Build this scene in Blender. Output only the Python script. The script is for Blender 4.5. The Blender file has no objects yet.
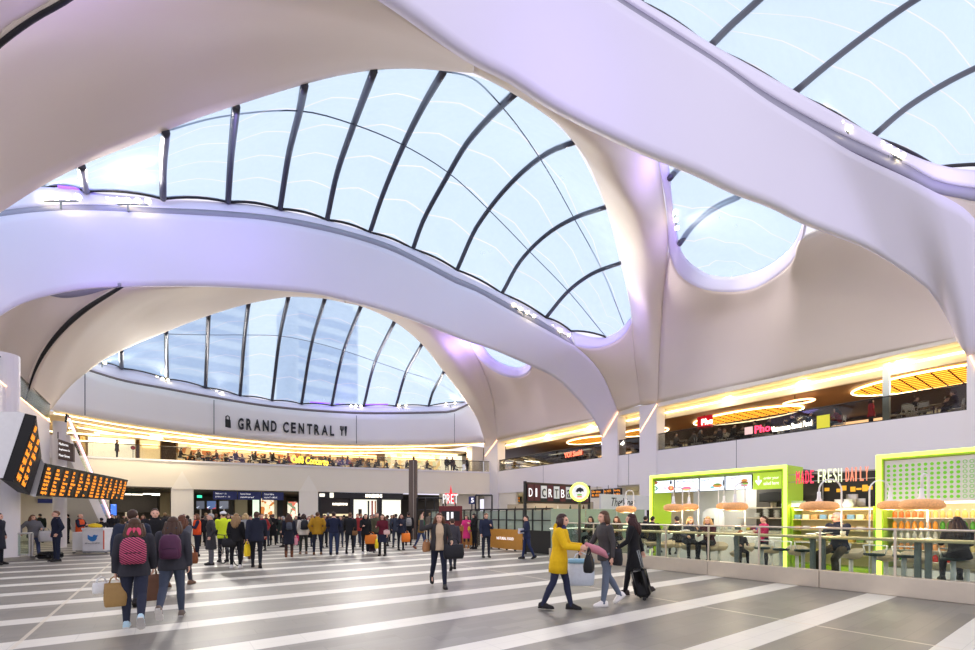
import bpy, math, random
from mathutils import Vector, Matrix
random.seed(7)
C = bpy.context.scene.collection
# ---------------------------------------------------------------- survey of the place (photo frame 975x650)
F = 452.0; CX = 487.5; HY = 515.0; EYE = 1.65
YAW = math.atan(321.5 / F); CO = math.cos(YAW); SI = math.sin(YAW)
def W(px, py, d):
    a = (px - CX) / F * d
    return Vector((a * CO + d * SI, -a * SI + d * CO, EYE + (HY - py) / F * d))
def G(px, py, z=0.0): return W(px, py, (z - EYE) * F / (HY - py))
def onX(px, py, X): return W(px, py, X / ((px - CX) / F * CO + SI))
def onY(px, py, Y): return W(px, py, Y / (-(px - CX) / F * SI + CO))
def atd(px, d, z=0.0):
    p = W(px, HY, d); p.z = z; return p
# ---------------------------------------------------------------- materials
def lin(c):
    return tuple(((v / 255.0) / 12.92 if v <= 10 else ((v / 255.0 + 0.055) / 1.055) ** 2.4) for v in c)
MATS = {}
def mat(name, rgb, rough=0.6, metal=0.0, emit=0.0, var=0.06, scale=6.0, spec=0.5, ecol=None):
    if name in MATS: return MATS[name]
    m = bpy.data.materials.new(name); m.use_nodes = True
    nt = m.node_tree; b = nt.nodes['Principled BSDF']
    c = lin(rgb)
    tc = nt.nodes.new('ShaderNodeTexCoord'); nz = nt.nodes.new('ShaderNodeTexNoise')
    nz.inputs['Scale'].default_value = scale; nz.inputs['Detail'].default_value = 3
    nt.links.new(tc.outputs['Object'], nz.inputs['Vector'])
    mx = nt.nodes.new('ShaderNodeMix'); mx.data_type = 'RGBA'
    mx.inputs[6].default_value = tuple(v * (1 - var) for v in c) + (1,)
    mx.inputs[7].default_value = tuple(min(1, v * (1 + var)) for v in c) + (1,)
    nt.links.new(nz.outputs['Fac'], mx.inputs[0])
    nt.links.new(mx.outputs[2], b.inputs['Base Color'])
    b.inputs['Roughness'].default_value = rough; b.inputs['Metallic'].default_value = metal
    b.inputs['Specular IOR Level'].default_value = spec
    if emit:
        b.inputs['Emission Color'].default_value = (lin(ecol) if ecol else c) + (1,)
        b.inputs['Emission Strength'].default_value = emit
    MATS[name] = m; return m
def glass(name, tint=(235, 245, 242), gloss=0.12, rough=0.03, clear=1.0, body=None):
    if name in MATS: return MATS[name]
    m = bpy.data.materials.new(name); m.use_nodes = True; nt = m.node_tree
    nt.nodes.remove(nt.nodes['Principled BSDF']); out = nt.nodes['Material Output']
    t = nt.nodes.new('ShaderNodeBsdfTransparent'); t.inputs[0].default_value = lin(tint) + (1,)
    g = nt.nodes.new('ShaderNodeBsdfGlossy'); g.inputs['Roughness'].default_value = rough
    fr = nt.nodes.new('ShaderNodeFresnel'); fr.inputs['IOR'].default_value = 1.45
    ml = nt.nodes.new('ShaderNodeMath'); ml.operation = 'MULTIPLY_ADD'
    ml.inputs[1].default_value = 0.45; ml.inputs[2].default_value = gloss * 0.15
    nt.links.new(fr.outputs[0], ml.inputs[0])
    mx = nt.nodes.new('ShaderNodeMixShader'); nt.links.new(ml.outputs[0], mx.inputs[0])
    src = t
    if body:
        d = nt.nodes.new('ShaderNodeBsdfDiffuse'); d.inputs[0].default_value = lin(body) + (1,)
        m2 = nt.nodes.new('ShaderNodeMixShader'); m2.inputs[0].default_value = 1 - clear
        nt.links.new(t.outputs[0], m2.inputs[1]); nt.links.new(d.outputs[0], m2.inputs[2]); src = m2
    nt.links.new(src.outputs[0], mx.inputs[1]); nt.links.new(g.outputs[0], mx.inputs[2])
    nt.links.new(mx.outputs[0], out.inputs[0])
    MATS[name] = m; return m
# ---------------------------------------------------------------- mesh building
class MB:
    def __init__(s): s.v = []; s.f = []
    def add(s, vs, fs):
        b = len(s.v); s.v += [tuple(v) for v in vs]; s.f += [tuple(b + i for i in f) for f in fs]; return s
    def box(s, lo, hi):
        x0, y0, z0 = lo; x1, y1, z1 = hi
        return s.add([(x0,y0,z0),(x1,y0,z0),(x1,y1,z0),(x0,y1,z0),(x0,y0,z1),(x1,y0,z1),(x1,y1,z1),(x0,y1,z1)],
                     [(0,3,2,1),(4,5,6,7),(0,1,5,4),(1,2,6,5),(2,3,7,6),(3,0,4,7)])
    def bbox(s, lo, hi, b=0.01):
        """box with all edges chamfered"""
        c = [(lo[i] + hi[i]) / 2 for i in range(3)]; h = [(hi[i] - lo[i]) / 2 for i in range(3)]
        b = min(b, min(h) * 0.9); vs = []; idx = {}
        for sx in (-1, 1):
            for sy in (-1, 1):
                for sz in (-1, 1):
                    for k in range(3):
                        p = [sx * h[0], sy * h[1], sz * h[2]]
                        for j in range(3):
                            if j != k: p[j] -= (sx, sy, sz)[j] * b
                        idx[(sx, sy, sz, k)] = len(vs); vs.append([c[j] + p[j] for j in range(3)])
        fs = []
        for k in range(3):
            a, d = [(1, 2), (2, 0), (0, 1)][k]
            for sg in (-1, 1):
                q = []
                for (u, w) in ((-1, -1), (1, -1), (1, 1), (-1, 1)):
                    t = [0, 0, 0]; t[k] = sg; t[a] = u; t[d] = w; q.append(idx[(t[0], t[1], t[2], k)])
                fs.append(q if sg > 0 else q[::-1])
        for k in range(3):          # edges along axis k
            a, d = [(1, 2), (2, 0), (0, 1)][k]
            for u in (-1, 1):
                for w in (-1, 1):
                    q = []
                    for (t, fa) in ((-1, a), (-1, d), (1, d), (1, a)):
                        tt = [0, 0, 0]; tt[k] = t; tt[a] = u; tt[d] = w; q.append(idx[(tt[0], tt[1], tt[2], fa)])
                    fs.append(q if u * w < 0 else q[::-1])
        for sx in (-1, 1):
            for sy in (-1, 1):
                for sz in (-1, 1):
                    q = [idx[(sx, sy, sz, k)] for k in range(3)]
                    fs.append(q if sx * sy * sz > 0 else q[::-1])
        return s.add(vs, fs)
    def rings(s, rs, cap=True):
        n = len(rs[0]); b = len(s.v)
        for r in rs: s.v += [tuple(p) for p in r]
        for i in range(len(rs) - 1):
            for j in range(n):
                k = (j + 1) % n
                s.f.append((b + i*n + j, b + i*n + k, b + (i+1)*n + k, b + (i+1)*n + j))
        if cap:
            s.f.append(tuple(b + j for j in range(n))[::-1]); e = b + (len(rs) - 1) * n
            s.f.append(tuple(e + j for j in range(n)))
        return s
    def tube(s, pts, r, n=8, cap=True):
        pts = [Vector(p) for p in pts]; rs = []; m = len(pts)
        ref = None
        for i, p in enumerate(pts):
            t = (pts[min(i + 1, m - 1)] - pts[max(i - 1, 0)]).normalized()
            if ref is None: ref = Vector((0, 0, 1)) if abs(t.z) < 0.9 else Vector((1, 0, 0))
            u = (ref - t * ref.dot(t))
            u = u.normalized() if u.length > 1e-6 else t.orthogonal().normalized()
            ref = u; w = t.cross(u); rr = r[i] if isinstance(r, (list, tuple)) else r
            rs.append([p + (u * math.cos(a) + w * math.sin(a)) * rr for a in [2 * math.pi * k / n for k in range(n)]])
        return s.rings(rs, cap)
    def cyl(s, p0, p1, r0, r1=None, n=12): return s.tube([p0, p1], [r0, r0 if r1 is None else r1], n)
    def lathe(s, prof, c=(0, 0, 0), n=16, sx=1, sy=1):
        return s.rings([[(c[0] + r * sx * math.cos(2*math.pi*k/n), c[1] + r * sy * math.sin(2*math.pi*k/n), c[2] + z) for k in range(n)] for r, z in prof])
    def ell(s, c, r, n=12, m=8):
        return s.rings([[(c[0] + r[0]*math.sin(math.pi*i/m)*math.cos(2*math.pi*k/n), c[1] + r[1]*math.sin(math.pi*i/m)*math.sin(2*math.pi*k/n), c[2] - r[2]*math.cos(math.pi*i/m)) for k in range(n)]
                        for i in [0.06] + list(range(1, m)) + [m - 0.06]])
    def prism(s, poly, ax, thick):
        """poly: list of 3D points (planar); extruded by vector ax*thick"""
        e = Vector(ax) * thick; poly = [Vector(p) for p in poly]; n = len(poly)
        return s.add(poly + [p + e for p in poly], [tuple(range(n))[::-1], tuple(range(n, 2*n))] + [(i, (i+1) % n, n + (i+1) % n, n + i) for i in range(n)])
    def slab(s, a, b, z0, z1, t):
        """vertical slab along plan segment a-b, thickness t to the left of a->b"""
        a = Vector((a[0], a[1], 0)); b = Vector((b[0], b[1], 0)); d = (b - a).normalized(); nrm = Vector((-d.y, d.x, 0)) * t
        q = [a, b, b + nrm, a + nrm]
        return s.prism([(p.x, p.y, z0) for p in q], (0, 0, 1), z1 - z0)
    def build(s, name, m, parent=None, smooth=False, loc=None):
        me = bpy.data.meshes.new(name); vs = s.v
        if loc is not None: vs = [(v[0]-loc[0], v[1]-loc[1], v[2]-loc[2]) for v in vs]
        me.from_pydata(vs, [], s.f); me.update()
        if m is not None: me.materials.append(m)
        if smooth: me.polygons.foreach_set('use_smooth', [True] * len(me.polygons))
        o = bpy.data.objects.new(name, me); C.objects.link(o)
        if parent is not None: o.parent = parent
        if loc is not None: o.location = loc
        return o
def tag(o, label=None, cat=None, group=None, kind=None):
    if label: o['label'] = label
    if cat: o['category'] = cat
    if group: o['group'] = group
    if kind: o['kind'] = kind
    return o
def empty(name, loc, rz=0.0, label=None, cat=None, group=None):
    o = bpy.data.objects.new(name, None); C.objects.link(o); o.location = loc; o.rotation_euler = (0, 0, rz)
    o.empty_display_size = 0.1
    return tag(o, label, cat, group)
def struct(o): o['kind'] = 'structure'; return o
def copy_tree(o, parent=None):
    c = o.copy(); C.objects.link(c)
    if parent is not None: c.parent = parent
    for ch in list(o.children): copy_tree(ch, c)
    return c
def text_mesh(name, s, org, right, up, height, m, parent=None, width=None, depth=0.02, align='L', bold=0.0, vfit=True, under=None):
    cu = bpy.data.curves.new(name, 'FONT'); cu.body = s; cu.extrude = 0.5; cu.offset = bold; cu.resolution_u = 3
    t = bpy.data.objects.new(name, cu); C.objects.link(t)
    bpy.context.view_layer.update()
    me = bpy.data.meshes.new_from_object(t.evaluated_get(bpy.context.evaluated_depsgraph_get()))
    C.objects.unlink(t); bpy.data.objects.remove(t)
    xs = [v.co.x for v in me.vertices]; ys = [v.co.y for v in me.vertices]
    x0, x1, y0, y1 = min(xs), max(xs), min(ys), max(ys)
    sy = height / (y1 - y0) if vfit else height / 0.7; sx = (width / (x1 - x0)) if width else sy
    right = Vector(right).normalized(); up = Vector(up).normalized(); nrm = right.cross(up); org = Vector(org)
    for v in me.vertices:
        v.co = org + right * ((v.co.x - x0) * sx) + up * ((v.co.y - (y0 if vfit else 0)) * sy) + nrm * (depth * (v.co.z + 0.5))
    me.name = name; me.materials.clear(); me.materials.append(m)
    o = bpy.data.objects.new(name, me); C.objects.link(o)
    if parent is not None:
        o.parent = under or parent
        me.transform(Matrix.Translation(-Vector(parent.location)))
    return o
# ---------------------------------------------------------------- curves and patches
def curve(pts, n):
    """pts (px,py[,d]) -> n world points, smooth, evenly spaced along the photo-frame length"""
    P = [list(p) + ([None] if len(p) == 2 else []) for p in pts]
    L = [0.0]
    for a, b in zip(P, P[1:]): L.append(L[-1] + math.hypot(b[0] - a[0], b[1] - a[1]))
    ks = [i for i, p in enumerate(P) if p[2]]
    inv = []
    for i in range(len(P)):
        lo = max([k for k in ks if k <= i], default=ks[0]); hi = min([k for k in ks if k >= i], default=ks[-1])
        if lo == hi: inv.append(1 / P[lo][2])
        else:
            t = (L[i] - L[lo]) / (L[hi] - L[lo]); inv.append((1 - t) / P[lo][2] + t / P[hi][2])
    Q = [Vector((p[0], p[1], v * 3000)) for p, v in zip(P, inv)]
    def cr(i, t):
        p0 = Q[i - 1] if i > 0 else Q[i] * 2 - Q[i + 1]; p1 = Q[i]; p2 = Q[i + 1]
        p3 = Q[i + 2] if i + 2 < len(Q) else p2 * 2 - p1
        t0 = 0; t1 = max((p1 - p0).length, 1e-4) ** 0.5; t2 = t1 + max((p2 - p1).length, 1e-4) ** 0.5; t3 = t2 + max((p3 - p2).length, 1e-4) ** 0.5
        u = t1 + (t2 - t1) * t
        a1 = p0 * ((t1-u)/(t1-t0)) + p1 * ((u-t0)/(t1-t0)); a2 = p1 * ((t2-u)/(t2-t1)) + p2 * ((u-t1)/(t2-t1)); a3 = p2 * ((t3-u)/(t3-t2)) + p3 * ((u-t2)/(t3-t2))
        b1 = a1 * ((t2-u)/(t2-t0)) + a2 * ((u-t0)/(t2-t0)); b2 = a2 * ((t3-u)/(t3-t1)) + a3 * ((u-t1)/(t3-t1))
        return b1 * ((t2-u)/(t2-t1)) + b2 * ((u-t1)/(t2-t1))
    out = []
    for k in range(n):
        s = L[-1] * k / (n - 1); i = 0
        while i < len(L) - 2 and L[i + 1] < s: i += 1
        t = (s - L[i]) / max(L[i + 1] - L[i], 1e-6); q = cr(i, min(max(t, 0), 1))
        out.append(W(q.x, q.y, 3000 / q.z))
    return out
def grid_mesh(rows, uv=True):
    nr = len(rows); nc = len(rows[0]); m = MB()
    m.v = [tuple(p) for r in rows for p in r]
    m.f = [(i*nc + j, i*nc + j + 1, (i+1)*nc + j + 1, (i+1)*nc + j) for i in range(nr - 1) for j in range(nc - 1)]
    return m
def finish_grid(rows, name, m, parent=None, thick=0.12, us=1.0):
    mb = grid_mesh(rows); o = mb.build(name, m, parent, smooth=True)
    me = o.data; uvl = me.uv_layers.new(name='UVMap'); nr = len(rows); nc = len(rows[0])
    for poly in me.polygons:
        for li in poly.loop_indices:
            vi = me.loops[li].vertex_index; uvl.data[li].uv = ((vi % nc) / (nc - 1) * us, (vi // nc) / (nr - 1))
    if thick:
        # thicken away from the hall: away from a point in the middle of the floor
        c = sum((Vector(v.co) for v in me.vertices), Vector()) / len(me.vertices)
        nrm = sum((p.normal * p.area for p in me.polygons), Vector())
        inward = Vector((10, 12, 5)) - c
        md = o.modifiers.new('thickness', 'SOLIDIFY'); md.thickness = thick
        md.offset = -1.0 if nrm.dot(inward) > 0 else 1.0
    return o
def coons(top, bottom, left, right):
    """top/bottom: nu points, left/right: nv points; shared corners"""
    nu = len(top); nv = len(left); rows = []
    for j in range(nv):
        v = j / (nv - 1); r = []
        for i in range(nu):
            u = i / (nu - 1)
            p = top[i] * (1 - v) + bottom[i] * v + left[j] * (1 - u) + right[j] * u \
                - (top[0] * ((1-u)*(1-v)) + top[-1] * (u*(1-v)) + bottom[0] * ((1-u)*v) + bottom[-1] * (u*v))
            r.append(p)
        rows.append(r)
    return rows
def loft(a, b, n=8, bulge=0.0, bdir=(0, 0, 1)):
    bd = Vector(bdir)
    return [[p * (1 - t) + q * t + bd * (bulge * 4 * t * (1 - t)) for p, q in zip(a, b)] for t in [k / (n - 1) for k in range(n)]]
def light(name, kind, loc, energy, color=(1, 1, 1), size=1.0, size_y=None, target=None, spot=None):
    l = bpy.data.lights.new(name, kind); l.energy = energy; l.color = color
    o = bpy.data.objects.new(name, l); C.objects.link(o); o.location = loc
    if kind == 'AREA':
        l.size = size
        if size_y: l.shape = 'RECTANGLE'; l.size_y = size_y
    elif kind in ('POINT', 'SPOT'): l.shadow_soft_size = size
    if kind == 'SPOT' and spot: l.spot_size = math.radians(spot); l.spot_blend = 0.6
    if target is not None: o.rotation_euler = (Vector(target) - Vector(loc)).to_track_quat('-Z', 'Y').to_euler()
    return o
# ---------------------------------------------------------------- roof: ribs, sails, rooflights
M_rib = mat('violet_lit_membrane', (233, 229, 245), 0.55, var=0.015, scale=0.6)  # white membrane; lavender cast of violet light put into the colour
M_sail = mat('warm_lit_fabric_sail', (234, 222, 207), 0.7, var=0.02, scale=0.8)  # white sail; beige cast of warm light put into the colour
M_gut = mat('grey_gutter_strip', (150, 148, 165), 0.5, var=0.05)
M_dark = mat('black_shadow_gap', (22, 22, 24), 0.6)
M_mull = mat('dark_grey_steel_rib', (70, 72, 84), 0.4, 0.3)
M_cable = mat('thin_dark_cable', (70, 80, 100), 0.5)
def etfe():
    m = bpy.data.materials.new('translucent_foil_cushion'); m.use_nodes = True; nt = m.node_tree
    nt.nodes.remove(nt.nodes['Principled BSDF']); out = nt.nodes['Material Output']; N = nt.nodes.new; L = nt.links.new
    uv = N('ShaderNodeUVMap'); sp = N('ShaderNodeSeparateXYZ'); L(uv.outputs[0], sp.inputs[0])
    fr = N('ShaderNodeMath'); fr.operation = 'FRACT'; L(sp.outputs[0], fr.inputs[0])
    pp = N('ShaderNodeMath'); pp.operation = 'PINGPONG'; pp.inputs[1].default_value = 0.5; L(sp.outputs[0], pp.inputs[0])
    sq = N('ShaderNodeMath'); sq.operation = 'POWER'; sq.inputs[1].default_value = 1.0; L(pp.outputs[0], sq.inputs[0])
    ad = N('ShaderNodeMath'); ad.operation = 'MULTIPLY_ADD'; ad.inputs[1].default_value = -0.05; L(sq.outputs[0], ad.inputs[0]); L(sp.outputs[1], ad.inputs[2])
    mu = N('ShaderNodeMath'); mu.operation = 'MULTIPLY'; mu.inputs[1].default_value = 5.0; L(ad.outputs[0], mu.inputs[0])
    f2 = N('ShaderNodeMath'); f2.operation = 'FRACT'; L(mu.outputs[0], f2.inputs[0])
    gt = N('ShaderNodeMath'); gt.operation = 'GREATER_THAN'; gt.inputs[1].default_value = 0.968; L(f2.outputs[0], gt.inputs[0])
    tc = N('ShaderNodeTexCoord'); nz = N('ShaderNodeTexNoise'); nz.inputs['Scale'].default_value = 0.7; nz.inputs['Detail'].default_value = 5
    L(tc.outputs['Object'], nz.inputs[0])
    t = N('ShaderNodeBsdfTransparent'); t.inputs[0].default_value = (0.79, 0.97, 1.0, 1)
    tr = N('ShaderNodeBsdfTranslucent'); tr.inputs[0].default_value = (0.62, 0.84, 1.0, 1)
    df = N('ShaderNodeBsdfDiffuse'); df.inputs[0].default_value = (0.72, 0.82, 0.98, 1)
    m1 = N('ShaderNodeMixShader'); m1.inputs[0].default_value = 0.35; L(tr.outputs[0], m1.inputs[1]); L(df.outputs[0], m1.inputs[2])
    k = N('ShaderNodeMath'); k.operation = 'MULTIPLY_ADD'; k.inputs[1].default_value = 0.0; L(gt.outputs[0], k.inputs[0])
    k2 = N('ShaderNodeMath'); k2.operation = 'MULTIPLY_ADD'; k2.inputs[1].default_value = 0.25; k2.inputs[2].default_value = 0.2; L(nz.outputs['Fac'], k2.inputs[0])
    L(k2.outputs[0], k.inputs[2])
    mx = N('ShaderNodeMixShader'); L(k.outputs[0], mx.inputs[0]); L(t.outputs[0], mx.inputs[1]); L(m1.outputs[0], mx.inputs[2])
    wl = N('ShaderNodeBsdfTranslucent'); wl.inputs[0].default_value = (1, 1, 1, 1); wt = N('ShaderNodeBsdfTransparent')
    ml = N('ShaderNodeMixShader'); ml.inputs[0].default_value = 0.3; L(wt.outputs[0], ml.inputs[1]); L(wl.outputs[0], ml.inputs[2])
    mf = N('ShaderNodeMixShader'); L(gt.outputs[0], mf.inputs[0]); L(mx.outputs[0], mf.inputs[1]); L(ml.outputs[0], mf.inputs[2])
    L(mf.outputs[0], out.inputs[0]); return m
M_etfe = etfe()
def surf(rows, name, m, thick=0.12): return struct(finish_grid(rows, name, m, None, thick))
N1 = 60
# rib one (nearest) : lower crease and upper gutter
c1 = [(180,-90,6.9),(250,-68,7.2),(320,-35,7.7),(377,0,8.36),(409.5,22),(440,44),(474,66,9.49),(508,83),(541.5,105),(575,123.5,10.67),(609,140),(643,155.7),(690,174,12.0),(732,194),(769,207.7),(801.5,224,14.3),(838,237.7),(871,251.5,16.1),(898,267.7),(921.5,284),(940,300,17.7),(958,323),(967,353,18.7)]
g1 = [(330,-175,8.1),(440,-112,8.9),(540,-43,9.6),(608,5,10.4),(658,37),(715,73,12.06),(765,107),(823,139,13.67),(881,166),(908,179,14.6),(931,192,14.9)]
leg1 = [(931,192,14.9),(961,211,15.4),(985,250,16.4),(998,300,17.3),(1004,345,17.9)]
C1w = curve(c1, N1); G1w = curve(g1, N1)
LEG1w = curve(leg1, 24); surf(loft(G1w + LEG1w[1:], C1w + [C1w[-1] + V0 for V0 in [Vector((0, -.012 * k, -.0)) for k in range(1, 24)]], 14), 'ceiling_rib', M_rib, 0.2)
cut = [(801.5,224,14.3),(838,237.7),(871,251.5,16.1),(898,267.7),(921.5,284),(940,300,17.7),(958,323),(967,353,18.7)]
# gutter strip and lip of rib one
g1t = [(338,-187,8.2),(448,-124,9.0),(548,-55,9.7),(608,-7,10.5),(658,25.5),(715,61.5,12.15),(765,95.5),(823,127.5,13.75),(881,155),(908,168,14.7),(931,181,15.0),(954,187,15.2),(980,190,15.4),(1040,188,15.8)]
g1b = g1[:-1] + [(931,192,14.9),(954,197,15.1),(980,202,15.3),(1040,200,15.7)]
l1 = [(350,-205,8.5),(460,-140,9.3),(560,-68,10.0),(631,0,10.9),(669,23),(708,48,12.3),(754,73),(792,94,13.3),(831,115),(869,136.5,14.3),(900,154,14.8),(927,165,15.2),(946,170),(975,173,15.6),(1040,168,16.0)]
surf(loft(curve(g1b, N1), curve(g1t, N1), 3), 'trim_1', M_gut, 0.06)
surf(loft(curve(g1t, N1), curve(l1, N1), 5), 'ceiling_rib', M_rib, 0.1)
surf(loft(curve([(931,192,14.9),(954,197,15.1),(980,202,15.3),(1040,200,15.7)], 20), curve(leg1, 20), 8), 'ceiling_sail', M_sail)
# rib two
g2 = [(-60,228,13.84),(0,216.5,14.6),(51,211),(95,210.5,15.9),(152,213),(203,215.5,17.8),(264,220),(308,227.5,20.1),(349,237),(389,250,22.3),(423,266),(457,284,24.6),(474,290.5),(507,308.5,25.9),(545,329,26.9),(575,346,27.8)]
b2 = [(-60,352,14.0),(0,315,14.8),(24,302),(51,294),(85,288),(122,286,16.6),(203,285.6,18.05),(250,287.6),(271,289),(321,294,20.8),(355,302),(389,311),(423,323,23.7),(470,342),(491,349,26.2),(531,366,28.1)]
b2leg = [(531,366,28.1),(555,378,29.6),(575,396.6),(581,403,32.0),(596,423),(602,437,34.2)]
cr2 = [(575,346,27.8),(589,358,29.0),(602,374.6,30.5),(612.6,398,32.3),(618,412,33.1)]
G2w = curve(g2, N1); B2w = curve(b2, N1)
cr2w = curve(cr2, 20); b2lw = curve(b2leg, 20)
surf(loft(G2w + cr2w[1:], B2w + b2lw[1:], 12), 'ceiling_rib', M_rib, 0.2)
g2t = [(x, y - 6.0, d and d + 0.12) if len(p) == 3 else (x, y - 5.5) for p in g2[:-1] for (x, y, d) in [list(p) + [None] * (3 - len(p))]] + [(572,340.5,27.9)]
rim2o = [(575,346,27.8),(589,348.5,28.3),(606,346,28.6),(623,336,28.6),(632,323,28.3)]
rim2i = [(571,331,27.9),(589,336.5,28.3),(606,337,28.7),(621,329.5,28.6),(630.5,317,28.2)]
l2 = [(-60,205,14.2),(0,190,14.9),(44,187,15.3),(101,193.5,16.3),(162,198.6),(220,202,18.5),(254,205),(288,211.5,19.9),(325,220),(369,232.5,22.0),(413,249),(440,262,24.3),(470,278),(501,293,26.0),(518,302),(545,317,27.2),(571,331,27.9)]
surf(loft(curve(g2, N1), curve(g2t, N1), 3), 'trim_2', M_gut, 0.06)
surf(loft(curve(g2t, N1), curve(l2, N1), 5), 'ceiling_rib', M_rib, 0.1)
surf(loft(curve(rim2o, 24), curve(rim2i, 24), 4), 'trim_3', M_rib, 0.08)
# rear edge of the roof on the left: sails that meet at a black shadow gap
d1 = [(180,-90,6.9),(120,-40,6.95),(67,0,7.0),(34,19),(0,44,7.2),(-40,85,7.8),(-80,150,8.8),(-95,215,10),(-85,280,11.2)]
u2l = [(-85,280,11.2),(-40,240,11.6),(0,213,12.0),(40.6,187),(81,166),(135,144,12.3),(166,131),(196,119),(250,101,12.4),(306,84),(338,76,12.6),(376,70),(420,69,13.0),(443,71),(473,73,12.8)]
c1l = c1[:7]
surf(coons(curve(c1l, 50), curve(u2l, 50), curve(d1, 24), curve([(474,66,9.49),(472.5,72,11.3),(473,73,12.8)], 24)), 'ceiling_sail', M_sail)
u2r = [(473,73,12.8),(508,88.7),(535,103,15.0),(555,120),(572,140,16.8),(585.5,159),(597,183,19.5),(606,207),(614,234,23.0),(623,268),(629,298,27.0),(632,322,28.3),(634.5,356,29.5),(638,383,30.8),(640,405,31.6)]
topb = [(474,66,9.49),(540,98,11.8),(600,125,14.5),(655,138,18.0)]
crt = [(655,138,18.0),(659,164,18.7),(663,190,19.7),(667.5,225,21.3),(668,252,22.8),(663,298,26),(660,349,28.5),(657,404,30.5)]
# patch columns: left side is the rim of the rooflight, right side the crease
surf(coons(curve(topb, 26), curve([(640,405,31.6),(648,404.5,31.0),(657,404,30.5)], 26), [curve(topb, 26)[0]] + curve(u2r, 59), curve(crt, 60)), 'ceiling_sail', M_sail)
surf(coons(curve(rim2o, 24), curve([(618,412,33.1),(629,408.5,32.3),(640,405,31.6)], 24), cr2w, curve([(632,323,28.3),(634.5,356,29.5),(638,383,30.8),(640,405,31.6)], 20)), 'ceiling_sail', M_sail)
# sail over the near gallery bay and its tongue-shaped rooflight
t1o = [(655,138,18.0),(661,170,18.9),(667.5,218,20.9),(669,252,22.8),(677,272,23.6),(691,284,24),(709,290.5,24.2),(732,292,24),(755,288,23),(778,274.6,21.5),(794.6,258,20.0),(801.5,240,19.2),(806,212,18.2)]
t1i = [(666,132,18.1),(670,176,19.2),(674,218,20.8),(679,244.6,22.2),(684,256,22.9),(693,265,23.4),(709,274.6,23.9),(732,277,23.7),(757,271,22.8),(776,260.5,21.3),(791,247,19.9),(799,233,19.1),(808,200,18.0)]
surf(loft(curve(t1o, 50), curve(t1i, 50), 5), 'trim_4', M_rib, 0.1)
s1top = [(668.5,252,22.8),(677,272,23.6),(691,284,24),(709,290.5,24.2),(732,292,24),(755,288,23),(778,274.6,21.5),(794.6,258,20.0),(801.5,240,19.2),(838,226,18.8),(871,238,18.8),(921,272,18.9),(950,305,18.9),(967,334,18.7)]
surf(coons(curve(s1top, 50), [onX(657 + (967 - 657) * k / 49, 404 - 69.0 * k / 49, 27) for k in range(50)], curve([(668.5,252,22.8),(663,298,26),(660,349,28.5),(657,404,30.55)], 24), [onX(967, 335, 27)] * 24), 'ceiling_sail', M_sail)
# far bay sails
d2 = [(122,286.5,16.7),(84.6,310,17.4),(61,331,18.0),(44,353,18.5),(34,373,19),(26,400,19.5),(20,425,20)]
u3l = [(20,425,20),(45,416,23.5),(60,398,26),(72,384.6,27),(87.7,372,28),(101.5,361.5),(121.5,351,29),(166,332,29.5),(207.7,316),(248,304,29.5),(288,297),(300,297,29.5),(326,299),(345,303,30)]
b2m = [(122,286,16.7),(203,285,18.1),(250,287,19.1),(271,288.5),(321,293.5,20.9),(345,298,21.6)]
surf(coons(curve(b2m, 50), curve(u3l, 50), curve(d2, 24), curve([(345,298,21.6),(345,303,30)], 24)), 'ceiling_sail', M_sail)
u3r = [(345,303,30),(360,306,30.3),(394,321.5,32),(421.5,344,34.5),(443,371,38),(458.5,391,41),(469,406,43),(477,418.5,44.5),(481.5,431,45.7),(485,443,46.7),(485.5,456,46.9)]
cr3 = [(464,330,31),(469,342.5,33),(483,369,37),(492,397,41),(495.4,418.5,43.3),(497,440,45.1)]
surf(coons(curve([(345,298,21.6),(400,308,24),(440,318,28),(464,330,31)], 24), curve([(485.5,456,46.9),(491,450,46.2),(497,440,45.1)], 24), curve(u3r, 40), curve(cr3, 40)), 'ceiling_sail', M_sail)
t3o = [(464,330,31),(470,343,33),(477,356,34.5),(491,369.5,36),(507.7,377,36),(521,377,35.5),(529.7,371,34),(531.5,364,33),(536,348,32)]
t3i = [(476,326,31),(481,341,32.8),(487,352,33.9),(496,360.5,35),(508,366,35.3),(520,367.5,35),(526,364,34),(529,357,33),(533,345,32)]
surf(loft(curve(t3o, 40), curve(t3i, 40), 4), 'trim_5', M_rib, 0.1)
s2top = [(470,343,33.05),(477,356,34.5),(491,369.5,36),(507.7,377,36),(521,377,35.5),(529.7,371,34),(531.5,364,33),(555,366,32.5),(581,389,33.6),(602,417,34.3)]
surf(coons(curve(s2top, 40), [onX(497 + 105 * k / 39, 440 - 23.0 * k / 39, 27) for k in range(40)], curve([(470,343,33.05),(483,369,37),(492,397,41),(495.4,418.5,43.3),(497,440,45.1)], 24), [onX(602, 417, 27)] * 24), 'ceiling_sail', M_sail)
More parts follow.
